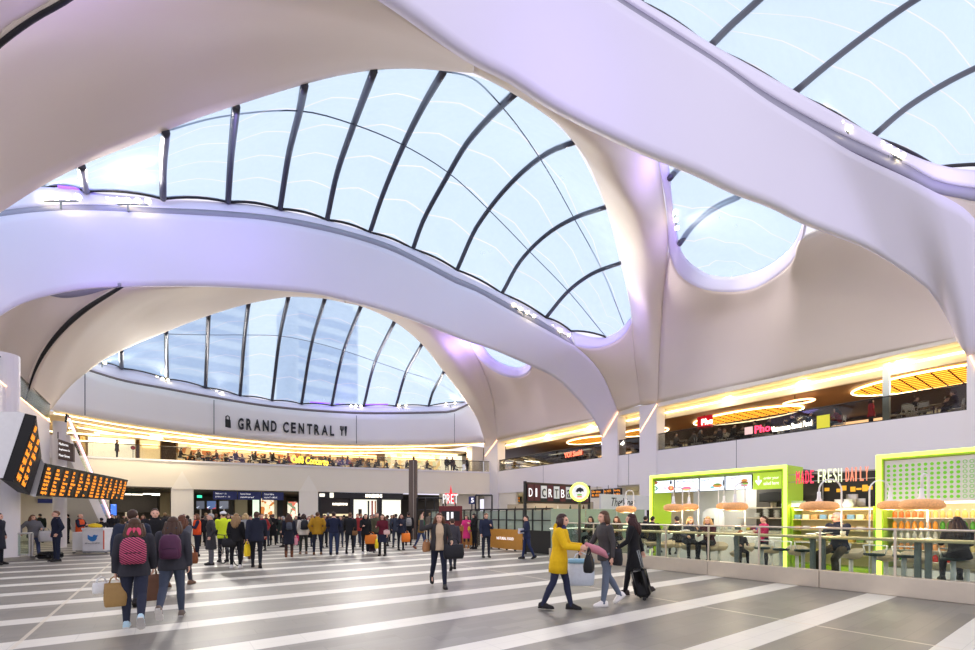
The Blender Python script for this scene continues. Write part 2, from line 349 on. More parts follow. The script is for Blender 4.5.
# left-hand sails beyond the shadow gaps
surf(coons(curve([(-70,345,15.6),(0,311,16.0),(51,291,16.7),(122,285,16.9)], 24), curve([(-70,450,18),(20,425,20)], 24), curve([(-70,345,15.6),(-70,450,18)], 20), curve([(122,285,16.9),(84.6,310,17.5),(61,331,18.1),(44,353,18.6),(34,373,19.1),(26,400,19.6),(20,425,20)], 20)), 'ceiling_sail', M_sail)
surf(coons(curve([(-120,-120,5.6),(60,-120,6.2),(180,-90,6.95)], 24), curve([(-140,160,7.6),(-80,150,8.85)], 24), curve([(-120,-120,5.6),(-140,160,7.6)], 20), curve([(x, y, d + 0.06) if d else (x, y) for (x, y, d) in [list(p) + [None] * (3 - len(p)) for p in d1[:7]]], 20)), 'ceiling_sail', M_sail)
struct(MB().tube(curve(d2, 40), [0.03 + 0.055 * math.sin(math.pi * min(1, k / 34 + .12)) for k in range(40)], 8).build('trim_6', M_dark, smooth=True))
struct(MB().tube(curve(d1[:7], 30), 0.035, 8).build('trim_7', M_dark, smooth=True))
tlo = [(48,295.5,16.45),(64,298,16.7),(85,295.5,16.8),(101.5,291,16.75),(120,286,16.5)]
tli = [(48,290,16.3),(64,289,16.5),(85,286.5,16.6),(101.5,285,16.6),(120,283,16.5)]
struct(finish_grid(loft(curve(tlo, 24), curve(tli, 24), 3), 'trim_8', M_gut, None, 0.05))
# rooflights: each column is one steel rib of the rooflight, from the lower edge to the upper edge
def rooflight(name, cols, sub=6, n=20, r=0.11, cables=(), bars=(1, -1)):
    base = [curve(c, n) for c in cols]; full = []
    for a, b in zip(base, base[1:]):
        for k in range(sub): full.append([p * (1 - k/sub) + q * (k/sub) + Vector((0, 0, 0.12 * 4 * (k/sub) * (1 - k/sub))) for p, q in zip(a, b)])
    full.append(base[-1])
    rows = [[col[i] for col in full] for i in range(n)]
    o = finish_grid(rows, name, M_etfe, None, 0.0, us=len(cols) - 1); struct(o)
    for b in base[bars[0]:bars[1]]:
        MB().tube([p + Vector((0, 0, -r * .5 * math.sin(math.pi * i / (len(b) - 1)))) for i, p in enumerate(b)], r, 8).build('mullion', M_mull, o, smooth=True)
    MB().tube([p for p in rows[0]], 0.06, 6).build('gasket', M_dark, o, smooth=True)
    for c in cables: MB().tube(curve(c, 40), 0.022, 5).build('cable', M_cable, o, smooth=True)
    return o
cols2 = [[(-60,206,14.3),(-60,262,11.4)], [(-5,190,14.9),(-5,216,12.0)], [(44,187,15.35),(42,186.5,12.2)],
 [(86,191,16.0),(83,178,14.2),(81,165.5,12.3)], [(163,198.6,17.2),(163,165,15.2),(165.5,131,12.3)],
 [(228,202,18.6),(231,155,16.5),(236,105.5,12.45)], [(280,209,19.7),(289,152,17.9),(299.5,110,15.0),(304.5,84.5,12.5)],
 [(327,220,20.9),(337,172.6,19.3),(353.6,123.5,16.5),(374,70.5,12.7)], [(370,232.5,22.1),(382,196,21),(402.7,145.5,18.6),(423,105,16),(443.5,71,13.1)],
 [(413,249,23.4),(423,220.6,22.8),(446.8,176,21),(467,142,19),(491,115,16.6),(515.5,92.5,14.1)],
 [(457,270,24.9),(474,231,24.2),(482,218,23.9),(501,193,22.9),(524.6,169,21.5),(548,152,19.5),(573.5,142,16.9)],
 [(502,293.5,26.1),(521,259.5,26),(548,232.5,25.4),(575,217,24),(605.5,207,21.2)], [(546,317.5,27.2),(568.6,290,27.4),(592,273,27),(620,263,25.3)],
 [(571,331,27.9),(600,320,28.4),(629,301,27.3)], [(606,337,28.7),(618,331,28.6),(631.5,318,28.2)]]
def lift(c, dd): return [(x, y, (d - dd) if d else None) if d else (x, y) for (x, y, d) in [list(p) + [None] * (3 - len(p)) for p in c]]
cab2 = [[(166,131,12.5),(220,117,14.2),(299.5,111,15.0),(353.6,124.5,16.4),(403,145,18.5),(450,174,20.9),(496,217,23.4),(531,253,25.7),(568.6,291.7,27.2),(606,337,28.6)],
        [(440,70.5,13.0),(472,78,14.2),(502.6,107.6,15.6),(541.5,161,20),(575,220,24),(602,270,26.8),(624,325,28.3)]]
rooflight('window_1', cols2, cables=[lift(c, 0.15) for c in cab2], bars=(3, -2))
cols3 = [[(60,352,28.6),(60,350,27.6)], [(101.5,363,31.8),(101.5,361,28.6)], [(121.5,368,32.8),(121,350.5,29.0)], [(167,379,35.0),(166.5,355,33),(166,331.5,29.6)], [(205.5,387.5,36.8),(207,352,34),(208.5,315.5,29.6)],
 [(240,396,38.4),(244.6,335,34),(248.5,303.5,29.6)], [(272,400.5,39.9),(280,335,35.5),(288.5,296.5,29.6)], [(301.5,404,41.2),(312,341.5,37),(325,298.5,29.7)],
 [(331.7,405.5,42.5),(343,352,38.7),(361,306,30.4)], [(363.7,406,43.6),(375,361.5,40.4),(394.5,321.5,32.1)], [(396,406,44.5),(406,372,42),(422,344,34.6)],
 [(428.6,406,45.4),(433,391,44),(444,371.5,38.1)], [(464.6,402,46.3),(463,401,45),(461,393,41.5)]]
cab3 = [(166,334,29.7),(209,335,32),(245,335,34),(280,336,35.4),(312,342,36.9),(344.6,351,38.5),(374,361,40.1),(406,372,41.8),(434,381,42.5),(461.5,397,43.5)]
rooflight('window_2', cols3, r=0.13, cables=[lift(cab3, 0.2)], bars=(2, -1))
cols1 = [[(350,-205,8.5),(380,-260,8.6)], [(560,-68,10.0),(600,-130,10.2)], [(636,2,11.0),(660,-25,11.4),(690,-70,11.4)], [(708,48.5,12.3),(730,25,12.8),(757,0,13.2),(800,-40,13.3)],
 [(792,94.5,13.3),(826,65,13.9),(869,31,14.4),(913,0,14.6),(985,-40,14.4)], [(871,138,14.35),(905,108,15),(940,85,15.5),(975,67,15.8),(1050,36,16)], [(935,167.5,15.3),(990,140,16.2),(1070,115,17)], [(1040,168,16.0),(1060,163,16.5),(1085,155,17.2)]]
rooflight('window_3', cols1, r=0.10, bars=(2, -2))
t1l = t1i[:8]; t1r = t1i[7:][::-1]
a = curve(t1l, 7); b = curve(t1r, 7)
def colpair(p, q, up): return [p, p * .5 + q * .5 + Vector((0, 0, up)), q]
def rl_pairs(name, a, b, up, bars, r=0.13):
    full = [[(p * (1 - t) + q * t + Vector((0, 0, up * 4 * t * (1 - t)))) for t in [k / 11 for k in range(12)]] for p, q in zip(a, b)]
    o = finish_grid(full, name, M_etfe, None, 0.0, us=3); struct(o)
    for c in bars: MB().tube(curve(c, 20), r, 8).build('mullion', M_mull, o, smooth=True)
    return o
rl_pairs('window_4', curve(t1l, 16), curve(t1r, 16), 0.5, [[(679,244.6,22.0),(692,227,21.8),(713,209,21),(740,196,20)], [(670,178,19),(677,170,19.3),(690,158,19.4)]])
rl_pairs('window_5', curve(t3i[:5], 10), curve(t3i[4:][::-1], 10), 0.3, [])
# ---------------------------------------------------------------- floor
def floor_mat():
    m = bpy.data.materials.new('banded_stone_paving'); m.use_nodes = True; nt = m.node_tree; b = nt.nodes['Principled BSDF']
    N = nt.nodes.new; L = nt.links.new
    def M(op, a, c=None, d=None):
        n = N('ShaderNodeMath'); n.operation = op
        for i, v in enumerate((a, c, d)):
            if v is None: continue
            if isinstance(v, (int, float)): n.inputs[i].default_value = v
            else: L(v, n.inputs[i])
        return n.outputs[0]
    tc = N('ShaderNodeTexCoord'); sp = N('ShaderNodeSeparateXYZ'); L(tc.outputs['Object'], sp.inputs[0])
    X, Y = sp.outputs[0], sp.outputs[1]
    ph = M('MODULO', M('ADD', Y, 100 * 1.75 - 0.9), 1.75)
    band = M('LESS_THAN', ph, 0.48)
    # joints: light slabs 0.62 long, dark planks in two courses per gap
    fx = M('MODULO', M('ADD', X, 200.0), 0.62); j1 = M('LESS_THAN', fx, 0.010)
    row = M('FLOOR', M('DIVIDE', M('SUBTRACT', ph, 0.48), 0.3175))
    fx2 = M('MODULO', M('ADD', M('ADD', X, 200.0), M('MULTIPLY', row, 0.37)), 0.95); j2 = M('LESS_THAN', fx2, 0.009)
    fy = M('MODULO', M('SUBTRACT', ph, 0.48), 0.3175); j3 = M('LESS_THAN', fy, 0.009)
    jb = M('LESS_THAN', M('MODULO', ph, 0.24), 0.008)
    jd = M('MAXIMUM', j2, j3); jl = M('MAXIMUM', j1, jb)
    nz = N('ShaderNodeTexNoise'); nz.inputs['Scale'].default_value = 1.3; nz.inputs['Detail'].default_value = 8; L(tc.outputs['Object'], nz.inputs[0])
    n2 = N('ShaderNodeTexWhiteNoise'); n2.noise_dimensions = '2D'
    cx = N('ShaderNodeCombineXYZ'); L(M('FLOOR', M('DIVIDE', M('ADD', M('ADD', X, 200.0), M('MULTIPLY', row, 0.37)), 0.95)), cx.inputs[0])
    L(M('FLOOR', M('DIVIDE', Y, 0.3175)), cx.inputs[1]); L(cx.outputs[0], n2.inputs['Vector'])
    def mix(f, a, c):
        n = N('ShaderNodeMix'); n.data_type = 'RGBA'
        for i, v in ((0, f), (6, a), (7, c)):
            if isinstance(v, tuple): n.inputs[i].default_value = lin(v) + (1,)
            else: L(v, n.inputs[i])
        return n.outputs[2]
    dk = mix(M('MULTIPLY_ADD', n2.outputs[0], 0.6, M('MULTIPLY', nz.outputs['Fac'], 0.4)), (104, 101, 94), (126, 122, 113))
    dk = mix(M('MULTIPLY', jd, 0.5), dk, (92, 90, 85))
    lt = mix(nz.outputs['Fac'], (194, 191, 179), (212, 209, 198)); lt = mix(M('MULTIPLY', jl, 0.5), lt, (168, 166, 158))
    col = mix(band, dk, lt)
    gx = M('MODULO', M('ADD', X, 1.575 + 94.6), 9.46); gr = M('LESS_THAN', gx, 0.05)
    col = mix(M('MULTIPLY', gr, 0.7), col, (200, 190, 170))
    L(col, b.inputs['Base Color'])
    rg = M('MULTIPLY_ADD', nz.outputs['Fac'], 0.16, 0.36); L(rg, b.inputs['Roughness']); b.inputs['Specular IOR Level'].default_value = 0.5
    return m
struct(MB().box((-40, -14, -0.3), (45, 72, 0)).build('floor', floor_mat()))
M_wall = mat('smooth_white_wall_panel', (236, 232, 230), 0.5, var=0.012, scale=0.5)
M_cream = mat('cream_wall', (240, 233, 214), 0.6, var=0.02, scale=0.7)
M_warmceil = mat('warm_cream_soffit', (250, 230, 186), 0.6, var=0.02)
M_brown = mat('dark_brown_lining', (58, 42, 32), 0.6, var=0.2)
M_led = mat('warm_white_light_strip', (255, 232, 185), emit=4.5, ecol=(255, 230, 180))
M_bal = glass('tinted_balustrade_glass', (196, 198, 196), 0.16, 0.02)
M_clear = glass('clear_glass', (236, 244, 240), 0.08, 0.02)
M_steel = mat('brushed_steel', (182, 178, 172), 0.32, 0.85, var=0.05, scale=3)
M_rail = mat('dark_metal_rail', (60, 58, 56), 0.4, 0.6)
M_black = mat('matt_black_metal', (28, 28, 30), 0.5)
M_joint = mat('panel_joint', (120, 118, 122), 0.7)
# ---------------------------------------------------------------- right-hand side: piers, parapet wall, upper gallery
XW = 27.0
w = MB().box((XW, 3.7, 3.8), (XW + .45, 18.23, 6.0)).box((XW, 19.57, 3.8), (XW + .45, 21.46, 6.0)).box((XW, 22.9, 3.8), (XW + .45, 36.15, 6.0))
struct(w.build('wall_right', M_wall))
for (a, b2_, z) in ((0.6, 3.74, 9.15), (18.23, 19.57, 9.2), (21.46, 22.93, 9.2), (36.15, 38.5, 9.2)):
    struct(MB().box((XW - .06, a, 0), (XW + .9, b2_, z)).build('column', M_wall))
for y in (13.0, 20.5, 29.5):
    struct(MB().box((XW - .008, y, 3.8), (XW + .01, y + .03, 6.0)).build('trim_9', M_joint))
# ground storey behind the pods
struct(MB().box((XW + 6, -3, 0), (XW + 6.3, 46, 3.8)).build('wall_right', M_cream))
struct(MB().box((XW + .45, -3, 3.7), (XW + 6, 46, 3.8)).build('ceiling', M_cream))
for (a, b_) in ((3.74, 9.5), (9.5, 15), (23, 25.5), (27.5, 30), (33.5, 36.1)):
    struct(MB().box((XW + .1, a, 0), (XW + .4, b_, 3.8)).build('wall_right', M_wall if a < 15 else M_cream))
# gallery
struct(MB().box((XW + .45, -2, 5.6), (42, 46, 5.9)).build('floor', mat('gallery_floor', (120, 105, 90), 0.4)))
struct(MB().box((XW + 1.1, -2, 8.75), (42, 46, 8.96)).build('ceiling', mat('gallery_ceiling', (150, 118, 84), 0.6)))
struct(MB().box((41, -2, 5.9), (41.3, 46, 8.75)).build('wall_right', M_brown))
struct(MB().box((XW + .02, 3.74, 8.93), (XW + .16, 36.2, 9.3)).build('trim_10', M_cream))
struct(MB().box((XW + .16, 3.74, 8.97), (XW + 1.3, 36.2, 9.1)).box((XW + 1.0, 3.74, 8.28), (XW + 1.2, 36.2, 8.97)).build('trim_11', mat('pale_gold_bulkhead', (250, 236, 198), .6, var=.02)))
def strip(a, b, r, nm, lab=None, m=None, grp=None):
    o = MB().tube([a, b], r, 6).build(nm, m or M_led); return tag(o, lab, 'light', grp) if lab else struct(o)
for (ya, yb, lab) in ((3.8, 18.2, 'long warm light strip under the sail above the near gallery bay'), (22.95, 36.1, 'long warm light strip above the far gallery bay with the sushi sign'), (19.6, 21.4, 'short warm light strip in the slim opening between two white piers')):
    strip((XW + .92, ya, 8.66), (XW + .92, yb, 8.66), 0.045, 'light_strip', lab)
M_led2 = mat('pinkish_white_light_line', (255, 220, 190), emit=3.0, ecol=(255, 196, 140))
for (p, q, lab) in (((603, 437), (618, 412), 'slanting light line on the pier left of the slim opening'), ((640, 432), (657, 404), 'slanting light line on the pier left of the near gallery bay'), ((485, 456), (497, 440), 'slanting light line on the far corner pier'), ((968, 352), (978, 372), 'slanting light line on the pier right of the near gallery bay')):
    X = XW - .09; strip(onX(*p, X), onX(*q, X), 0.022, 'light_line', lab, M_led2)
def balustrade(pts, lab, z0=6.0, h=1.12, m=M_bal, grp=None, post=None):
    t = empty('glass_balustrade', (pts[0][0], pts[0][1], z0), 0, lab, 'balustrade', grp); loc = Vector(t.location)
    def sub(mb, nm, mm):
        mb.v = [tuple(Vector(v) - loc) for v in mb.v]; return mb.build(nm, mm, t)
    gm = MB(); rl = []
    for a, b in zip(pts, pts[1:]): gm.slab(a, b, z0, z0 + h, 0.03)
    sub(gm, 'glass_panel', m)
    sub(MB().tube([(p[0], p[1], z0 + h) for p in pts], 0.03, 8), 'handrail', M_rail)
    sub(MB().tube([(p[0], p[1], z0 + .02) for p in pts], 0.045, 6), 'base_channel', M_rail)
    return t
balustrade([(XW + .12, 18.2), (XW + .12, 3.76)], 'dark glass balustrade of the near gallery bay with the noodle bar signs')
balustrade([(XW + .12, 21.45), (XW + .12, 19.58)], 'dark glass balustrade in the slim opening between two white piers')
balustrade([(XW + .12, 36.1), (XW + .12, 22.95)], 'glass balustrade of the gallery bay with the sushi sign')
# leaf-shaped timber lattice lights on the gallery ceiling
M_lat = mat('glowing_amber_lattice', (230, 150, 50), 0.5, emit=2.0, ecol=(255, 165, 50)); M_wood = mat('dark_timber_slat', (70, 46, 24), 0.5, var=0.2)
def lattice(cx, cy, rx, ry, lab, z=8.775):
    t = empty('lattice_light', (cx, cy, z), 0, lab, 'light')
    n = 40; ring = [(rx * math.cos(2*math.pi*k/n), ry * math.sin(2*math.pi*k/n)) for k in range(n)]
    MB().prism([(x, y, -0.10) for x, y in ring], (0, 0, 1), 0.06).build('glowing_panel', M_lat, t)
    MB().tube([(x, y, -0.12) for x, y in ring + ring[:1]], 0.05, 6).build('light_rim', M_led, t)
    g = MB()
    for k in range(-4, 5):
        u = k / 5.0; hy = ry * math.sqrt(1 - u * u); g.box((u * rx - .03, -hy, -0.125), (u * rx + .03, hy, -0.1))
    for k in range(-5, 6):
        u = k / 6.0; hx = rx * math.sqrt(1 - u * u); g.box((-hx, u * ry - .03, -0.12), (hx, u * ry + .03, -0.1))
    g.build('lattice', M_wood, t)
    return t
lattice(32.5, 5.5, 2.2, 3.6, 'large amber lattice light over the tables in the near gallery bay')
lattice(33.5, 15.6, 2.0, 3.6, 'amber lattice light over the noodle bar side of the near gallery bay')
lattice(32.5, 29.0, 1.6, 2.6, 'amber lattice light above the sushi counter')
lattice(33.0, 23.6, 1.4, 2.2, 'amber lattice light beside the pier at the end of the sushi bay')
t = empty('ring_light', (31.0, 11.3, 8.45), 0, 'small oval ring of white light between two amber lattice lights', 'light')
MB().tube([(0.55*math.cos(k*math.pi/12), 0.8*math.sin(k*math.pi/12), 0) for k in range(25)], 0.06, 6).build('ring', M_led2, t); MB().cyl((0.55,0,0),(0.55,0,.3),0.02).build('hanger', M_black, t); MB().cyl((-.55,0,0),(-.55,0,.3),0.02).build('hanger', M_black, t)
# ---------------------------------------------------------------- far side
def FY(x): return 44.1 - 0.17 * x - 0.0028 * x * x
def FX(px, off=0.0):
    lo, hi = -14.0, 32.0
    for _ in range(40):
        x = (lo + hi) / 2; y = FY(x) + off; a = x * CO - y * SI; d = x * SI + y * CO
        if CX + a / d * F < px: lo = x
        else: hi = x
    return lo
def far_wall(x0, x1, z0, z1, off=0.0, t=0.4, n=1):
    m = MB()
    for k in range(n):
        a = x0 + (x1 - x0) * k / n; b = x0 + (x1 - x0) * (k + 1) / n
        m.slab((a, FY(a) + off), (b, FY(b) + off), z0, z1, t)
    return m
ftop = [(60,362,29.2),(88,371,30.6),(121,381,32.3),(168,390,34.5),(214,398.5,36.6),(260,406,38.7),(300,410.5,40.5),(357,414,42.6),(403,414.2,44.0),(434,413.5,45),(452,412.5,45.5),(464,407.5,46),(478,400,46.8)]
fbot = [(50,409,28.8),(66,412,29.6),(121,422,32.3),(183,431,35.2),(232,437,37.4),(300,443,40.5),(372,444.6,43),(430,444,44.9),(483,442,46.4),(490,441.5,46.8)]
FT = curve(ftop, 50); FB = curve(fbot, 50)
surf(loft(FT, FB, 6), 'wall_back', M_wall, 0.25)
l3 = [(60,350,29.2),(88,361,30.8),(101.5,364,31.8),(131,370,33.3),(164.6,379,34.9),(204.6,387.5,36.8),(244.6,396.5,38.6),(300,404.6,41.1),(357,406.3,43.4),(403,406.3,44.7),(434,406,45.5),(458.5,403.5,46.2),(466,401,46.4),(478,392,46.9)]
ft2 = [(x, y - 2.2, d) if d else (x, y - 2.2) for (x, y, d) in [list(p) + [None]*(3-len(p)) for p in ftop]]
surf(loft(FT, curve(ft2, 50), 2), 'trim_12', mat('brown_grey_gutter', (120, 112, 112), 0.6), 0.05)
surf(loft(curve(ft2, 50), curve(l3, 50), 4), 'wall_back', M_rib, 0.1)
for (px, y0, y1, d) in ((85, 372, 415, 30.35), (214, 400, 434, 36.5), (356.5, 415.5, 443.5, 42.5), (454.5, 413.5, 442.5, 45.45)):
    struct(MB().tube([W(px, y0, d - .05), W(px, y1, d - .05)], 0.03, 4).build('trim_13', M_joint))
# soffit and light strips under the fascia
sb = [p + Vector((0.55, 9.0, 0.25)) for p in FB]
struct(finish_grid(loft([p + Vector((.02, .25, 0.02)) for p in FB], sb, 3), 'ceiling', M_warmceil, None, 0.1))
for (off, dz, r, lab) in ((0.9, -0.02, 0.035, 'long curved warm light strip just behind the white fascia'), (3.6, 0.03, 0.035, 'second curved warm light strip deeper under the soffit'), (7.2, 0.1, 0.04, 'curved warm light strip nearest the upper shops')):
    o = MB().tube([Vector((p.x + 0.06 * off, p.y + off, min(p.z + dz - .08, 8.68 if off > 3 else 20))) for p in FB], r, 6).build('light_strip', M_led); tag(o, lab, 'light')
for i, (px, py, ln) in enumerate(((75, 427, 1.5), (130, 434, 2.2), (180, 437, 2.0), (235, 442, 2.4), (92, 436, 2.2))):
    q = W(px, py, 36 + i)
    tag(MB().bbox((q.x - ln, q.y - .1, 8.12), (q.x + ln, q.y + .1, 8.2)).build('light_batten', M_led), ['short ceiling batten light nearest the escalator', 'ceiling batten light above the upper shop with the red disc', 'ceiling batten light before the bag emblem', 'ceiling batten light below the bag emblem', 'wide ceiling batten light above the upper shop window'][i], 'light')
# upper gallery slab edge, parapet band, lower wall band
xl, xr = -9.0, 27.3
struct(far_wall(xl, xr, 3.75, 6.0, 0, 0.5, 24).build('wall_back', M_cream))
struct(far_wall(xl, xr, 5.9, 6.06, -0.06, 0.2, 24).build('trim_14', M_wall))
sl = MB(); n = 12
for k in range(n):
    a = xl + (xr + 6 - xl) * k / n; b = xl + (xr + 6 - xl) * (k + 1) / n
    sl.prism([(a, FY(a) + .4, 5.6), (b, FY(b) + .4, 5.6), (b, 62, 5.6), (a, 62, 5.6)], (0, 0, 1), 0.3)
struct(sl.build('floor', mat('gallery_floor', (120, 105, 90), 0.4)))
xs = [xl + (xr - .3 - xl) * k / 24 for k in range(25)]
balustrade([(x, FY(x) + .12) for x in xs], 'long curved glass balustrade along the far cafe gallery', m=glass('smoky_glass', (226, 226, 222), 0.1, 0.02))
# upper shops behind the gallery
M_shop = mat('lit_shop_interior', (240, 226, 180), 0.6, emit=0.55, ecol=(255, 232, 180), var=0.15, scale=1.2)
M_shopw = mat('bright_shop_window', (238, 236, 220), 0.5, emit=0.75, ecol=(245, 244, 225), var=0.2, scale=1.5)
struct(MB().box((-16, 55.5, 5.9), (34, 55.9, 9.6)).build('wall_back', mat('warm_gallery_wall', (214, 176, 110), 0.6, var=0.15, scale=0.8)))
struct(MB().box((-16, 44, 8.75), (34, 56, 9.0)).build('ceiling', M_warmceil))
# ---------------------------------------------------------------- lower storey of the far side
FWB = []
def pxwall(p0, p1, z0, z1, nm, m, off=0.0, t=0.4): return struct(far_wall(FX(p0, off), FX(p1, off), z0, z1, off, t, 2).build(nm, m))
for (p0, p1) in ((171, 193), (299, 318)):
    pxwall(p0, p1, 0, 3.8, 'column', mat('pale_cream_pilaster', (246, 241, 226), .6, var=.02))
    a, b = FX(p0), FX(p1); m_ = (a + b) / 2
    struct(MB().prism([(a, FY(a) - .05, 3.72), (b, FY(b) - .05, 3.72), (m_, FY(m_) - .05, 5.2)], (0, 1, 0), 0.08).build('trim_15', MATS['pale_cream_pilaster']))
pxwall(60, 108, 0, 3.8, 'wall_back', M_cream)
pxwall(440, 480, 0, 3.8, 'wall_back', M_cream, 1.5)
# back of the concourse
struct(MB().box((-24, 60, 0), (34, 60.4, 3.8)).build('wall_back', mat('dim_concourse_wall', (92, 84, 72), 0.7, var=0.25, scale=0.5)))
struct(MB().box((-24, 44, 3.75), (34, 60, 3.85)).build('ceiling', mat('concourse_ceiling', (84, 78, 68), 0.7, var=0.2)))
# ---------------------------------------------------------------- left-hand side: columns, raised walkway, escalator, departure boards
p = atd(2.5, 16.2); struct(MB().lathe([(.45, 0), (.45, 7.4)], (p.x, p.y, 0), 28).build('column', M_wall, smooth=False))
p2 = atd(59.8, 23.0); struct(MB().lathe([(.27, 0), (.27, 6.4)], (p2.x, p2.y, 0), 20).build('column', M_wall))
struct(MB().box((-5.4, 20.3, 3.0), (-4.62, 30.3, 6.2)).box((-14, 19.5, 5.9), (-5.4, 30.3, 6.2)).build('wall_left', M_wall))
struct(MB().box((-16, 40, 0), (-3.2, 40.3, 3.75)).build('wall_left', M_cream))
struct(MB().box((-14.3, 19, 0), (-14, 45, 9)).build('wall_left', M_cream))
struct(MB().box((-14, 19.5, 2.96), (-5.4, 40, 3.1)).build('ceiling', M_cream))
struct(MB().tube([(-4.6, 19.6, 6.2), (-4.6, 30.3, 6.2)], 0.018, 6).build('trim_16', M_led2))
balustrade([(-4.75, 19.6), (-4.75, 31.2)], 'glass balustrade of the raised walkway at the head of the escalator', z0=6.2, h=1.0, m=M_clear)
M_blue = mat('dark_blue_sign_face', (36, 44, 92), 0.5, emit=0.25)
M_white = mat('white_paint', (240, 240, 238), 0.5)
M_wtxt = mat('white_sign_lettering', (250, 250, 250), 0.5, emit=0.6)
# escalator
top = Vector((-4.0, 31.2, 5.75)); bot = Vector((-2.75, 39.0, 0.0))
t = empty('escalator', tuple(bot), 0, 'white sided escalator with a pink lit handrail climbing to the raised walkway', 'escalator')
dv = top - bot; side = Vector((-dv.y, dv.x, 0)).normalized() * -1
if side.x > 0: side = -side
def loc(pts): return [Vector(q) - bot for q in pts]
up = Vector((0, 0, 1)); m = MB()
prof = [bot, top, top - up * 1.3, bot + dv * .08 - up * .25]
prof = [bot + Vector((0,0,.02)), top, top - up * 1.25, bot + dv * .2 - up * 1.13]
m.prism(loc(prof), side, 0.12); m.prism(loc([q + side * 1.4 for q in prof]), side, 0.12); m.build('side_panel', M_wall, t)
m = MB().prism(loc([bot + side * .12 + up * .1, top + side * .12 + up * -.05, top + side * .12 - up * 1.2, bot + dv * .2 + side * .12 - up * 1.05]), side, 1.28); m.build('step_band', M_wall, t)
for k, s_ in enumerate((0.04, 1.44)):
    o_ = side * s_
    MB().prism(loc([bot + o_, top + o_, top + o_ + up * .9, bot + o_ + up * .9]), side, 0.03).build('glass_side', M_clear, t)
    MB().tube(loc([bot + o_ + up * .5 - dv * .04, bot + o_ + up * .92, top + o_ + up * .92, top + o_ + up * .9 - Vector((0, .7, 0)), top + o_ + up * .5 - Vector((0, .9, 0))]), 0.045, 8).build('handrail', M_black, t)
    MB().tube(loc([bot + o_ + up * .84, top + o_ + up * .84]), 0.05, 6).build('light_strip', mat('pinkish_handrail_light', (255, 190, 205), emit=1.6, ecol=(255, 200, 215)), t)
# brown wayfinding sign on the slim column
def quad_sign(name, c0, c1, c2, c3, th, m, parent=None, base=None):
    """c0 bottom-left, c1 bottom-right, c2 top-right, c3 top-left (world)"""
    n = (c1 - c0).cross(c3 - c0).normalized(); mb = MB().prism([c0, c1, c2, c3], -n, th)
    if base is not None: mb.v = [tuple(Vector(v) - base) for v in mb.v]
    return mb.build(name, m, parent)
b0 = W(58, 459, 22.5); b1 = W(73, 462, 22.6); b2_ = W(73, 444, 22.6); b3 = W(58, 439, 22.5)
t = empty('wayfinding_sign', tuple(b0), 0, 'brown hanging direction sign with three white lines on the slim white column', 'sign')
quad_sign('board', b0, b1, b2_, b3, 0.12, mat('brown_sign_face', (98, 82, 74), 0.5), t, b0)
for k, s_ in enumerate(('Platforms', 'Stephenson St', 'Moor Street')):
    q = b3.lerp(b0, 0.28 + 0.28 * k); text_mesh('lettering', s_, q.lerp(q + (b1 - b0), 0.08) + (b1 - b0).cross(b3 - b0).normalized() * .012, b1 - b0, b3 - b0, 0.13, M_wtxt, t, width=(b1 - b0).length * (.62 if k == 0 else .72), depth=.01)
MB().tube([(0, 0, 0.02 + (b3 - b0).z), tuple(b3 - b0 + Vector((0, 0, .35)))], .02, 6).build('bracket', M_black, t)
# departure boards
M_amber = mat('amber_display_lettering', (255, 168, 40), emit=.75, ecol=(255, 150, 50))
M_disp = mat('black_display_panel', (16, 15, 14), 0.35, var=0.2)
def board(bl, br, tr, tl, ncol, lab, gap=0.008, blank=()):
    n = (br - bl).cross(tl - bl).normalized(); t = empty('departure_board', tuple(bl), 0, lab, 'departure board')
    e = .05; quad_sign('casing', bl, br, tr, tl, 0.3, M_black, t, bl)
    R = br - bl; U = tl - bl
    st = [('18:03', 'Euston', 'Intl', 'Coventry', 'Rugby', 'Watford', 'Harrow'), ('18:06', 'Walsall', 'Duddeston', 'Aston', 'Witton', 'Perry Barr', 'Hamstead'),
          ('18:09', 'Redditch', 'Five Ways', 'University', 'Selly Oak', 'Bournville', 'Longbridge'), ('18:13', 'Reading', 'Leamington', 'Banbury', 'Oxford'),
          ('18:15', 'Derby', 'Tamworth', 'Burton', 'Chesterfield', 'Sheffield', 'York'), ('18:19', 'Crewe', 'Sandwell', 'Wolverhampton', 'Stafford', 'Stoke')]
    for k in range(ncol):
        u0 = k / ncol + gap; u1 = (k + 1) / ncol - gap
        P = lambda u, v: bl + R * u + (tl - bl).lerp(tr - br, u) * v + n * .012
        dp = quad_sign('display_panel', P(u0, .05), P(u1, .05), P(u1, .95), P(u0, .95), 0.01, M_disp, t, bl)
        if k in blank: continue
        s_ = st[(k * 5 + 2) % 6]; h = (P(u0, 1) - P(u0, 0)).length
        o_ = P(u0 + (u1 - u0) * .12, .93 - .125 * len(s_))
        text_mesh('lettering', '\n'.join(s_), o_, R, U, h * .12 * len(s_), M_amber, t, width=R.length * (u1 - u0) * .72, depth=.012, bold=0.0, under=dp)
        text_mesh('lettering', str((k * 7) % 12 + 1) + ('a' if k % 2 else 'b'), P(u0 + (u1 - u0) * .15, .08), R, U, h * .075, M_amber, t, width=R.length * (u1 - u0) * .3, depth=.012, bold=0.0, under=dp)
    return t
tb = board(W(37, 496, 15.7), W(123, 500.5, 25), W(128, 480, 25), W(46, 463.5, 15.7), 13, 'long black departure board with thirteen amber columns jutting from the white column')
q0 = W(122, 488, 24.8); MB().prism([q0 - tb.matrix_basis.translation + Vector(v) for v in ((-.1, -.1, -.1), (.12, -.02, -.1), (.12, -.02, .18), (-.1, -.1, .18))], (-.3, .4, 0), .05).build('clock_window', mat('pale_violet_screen', (190, 180, 255), emit=1.2), tb)
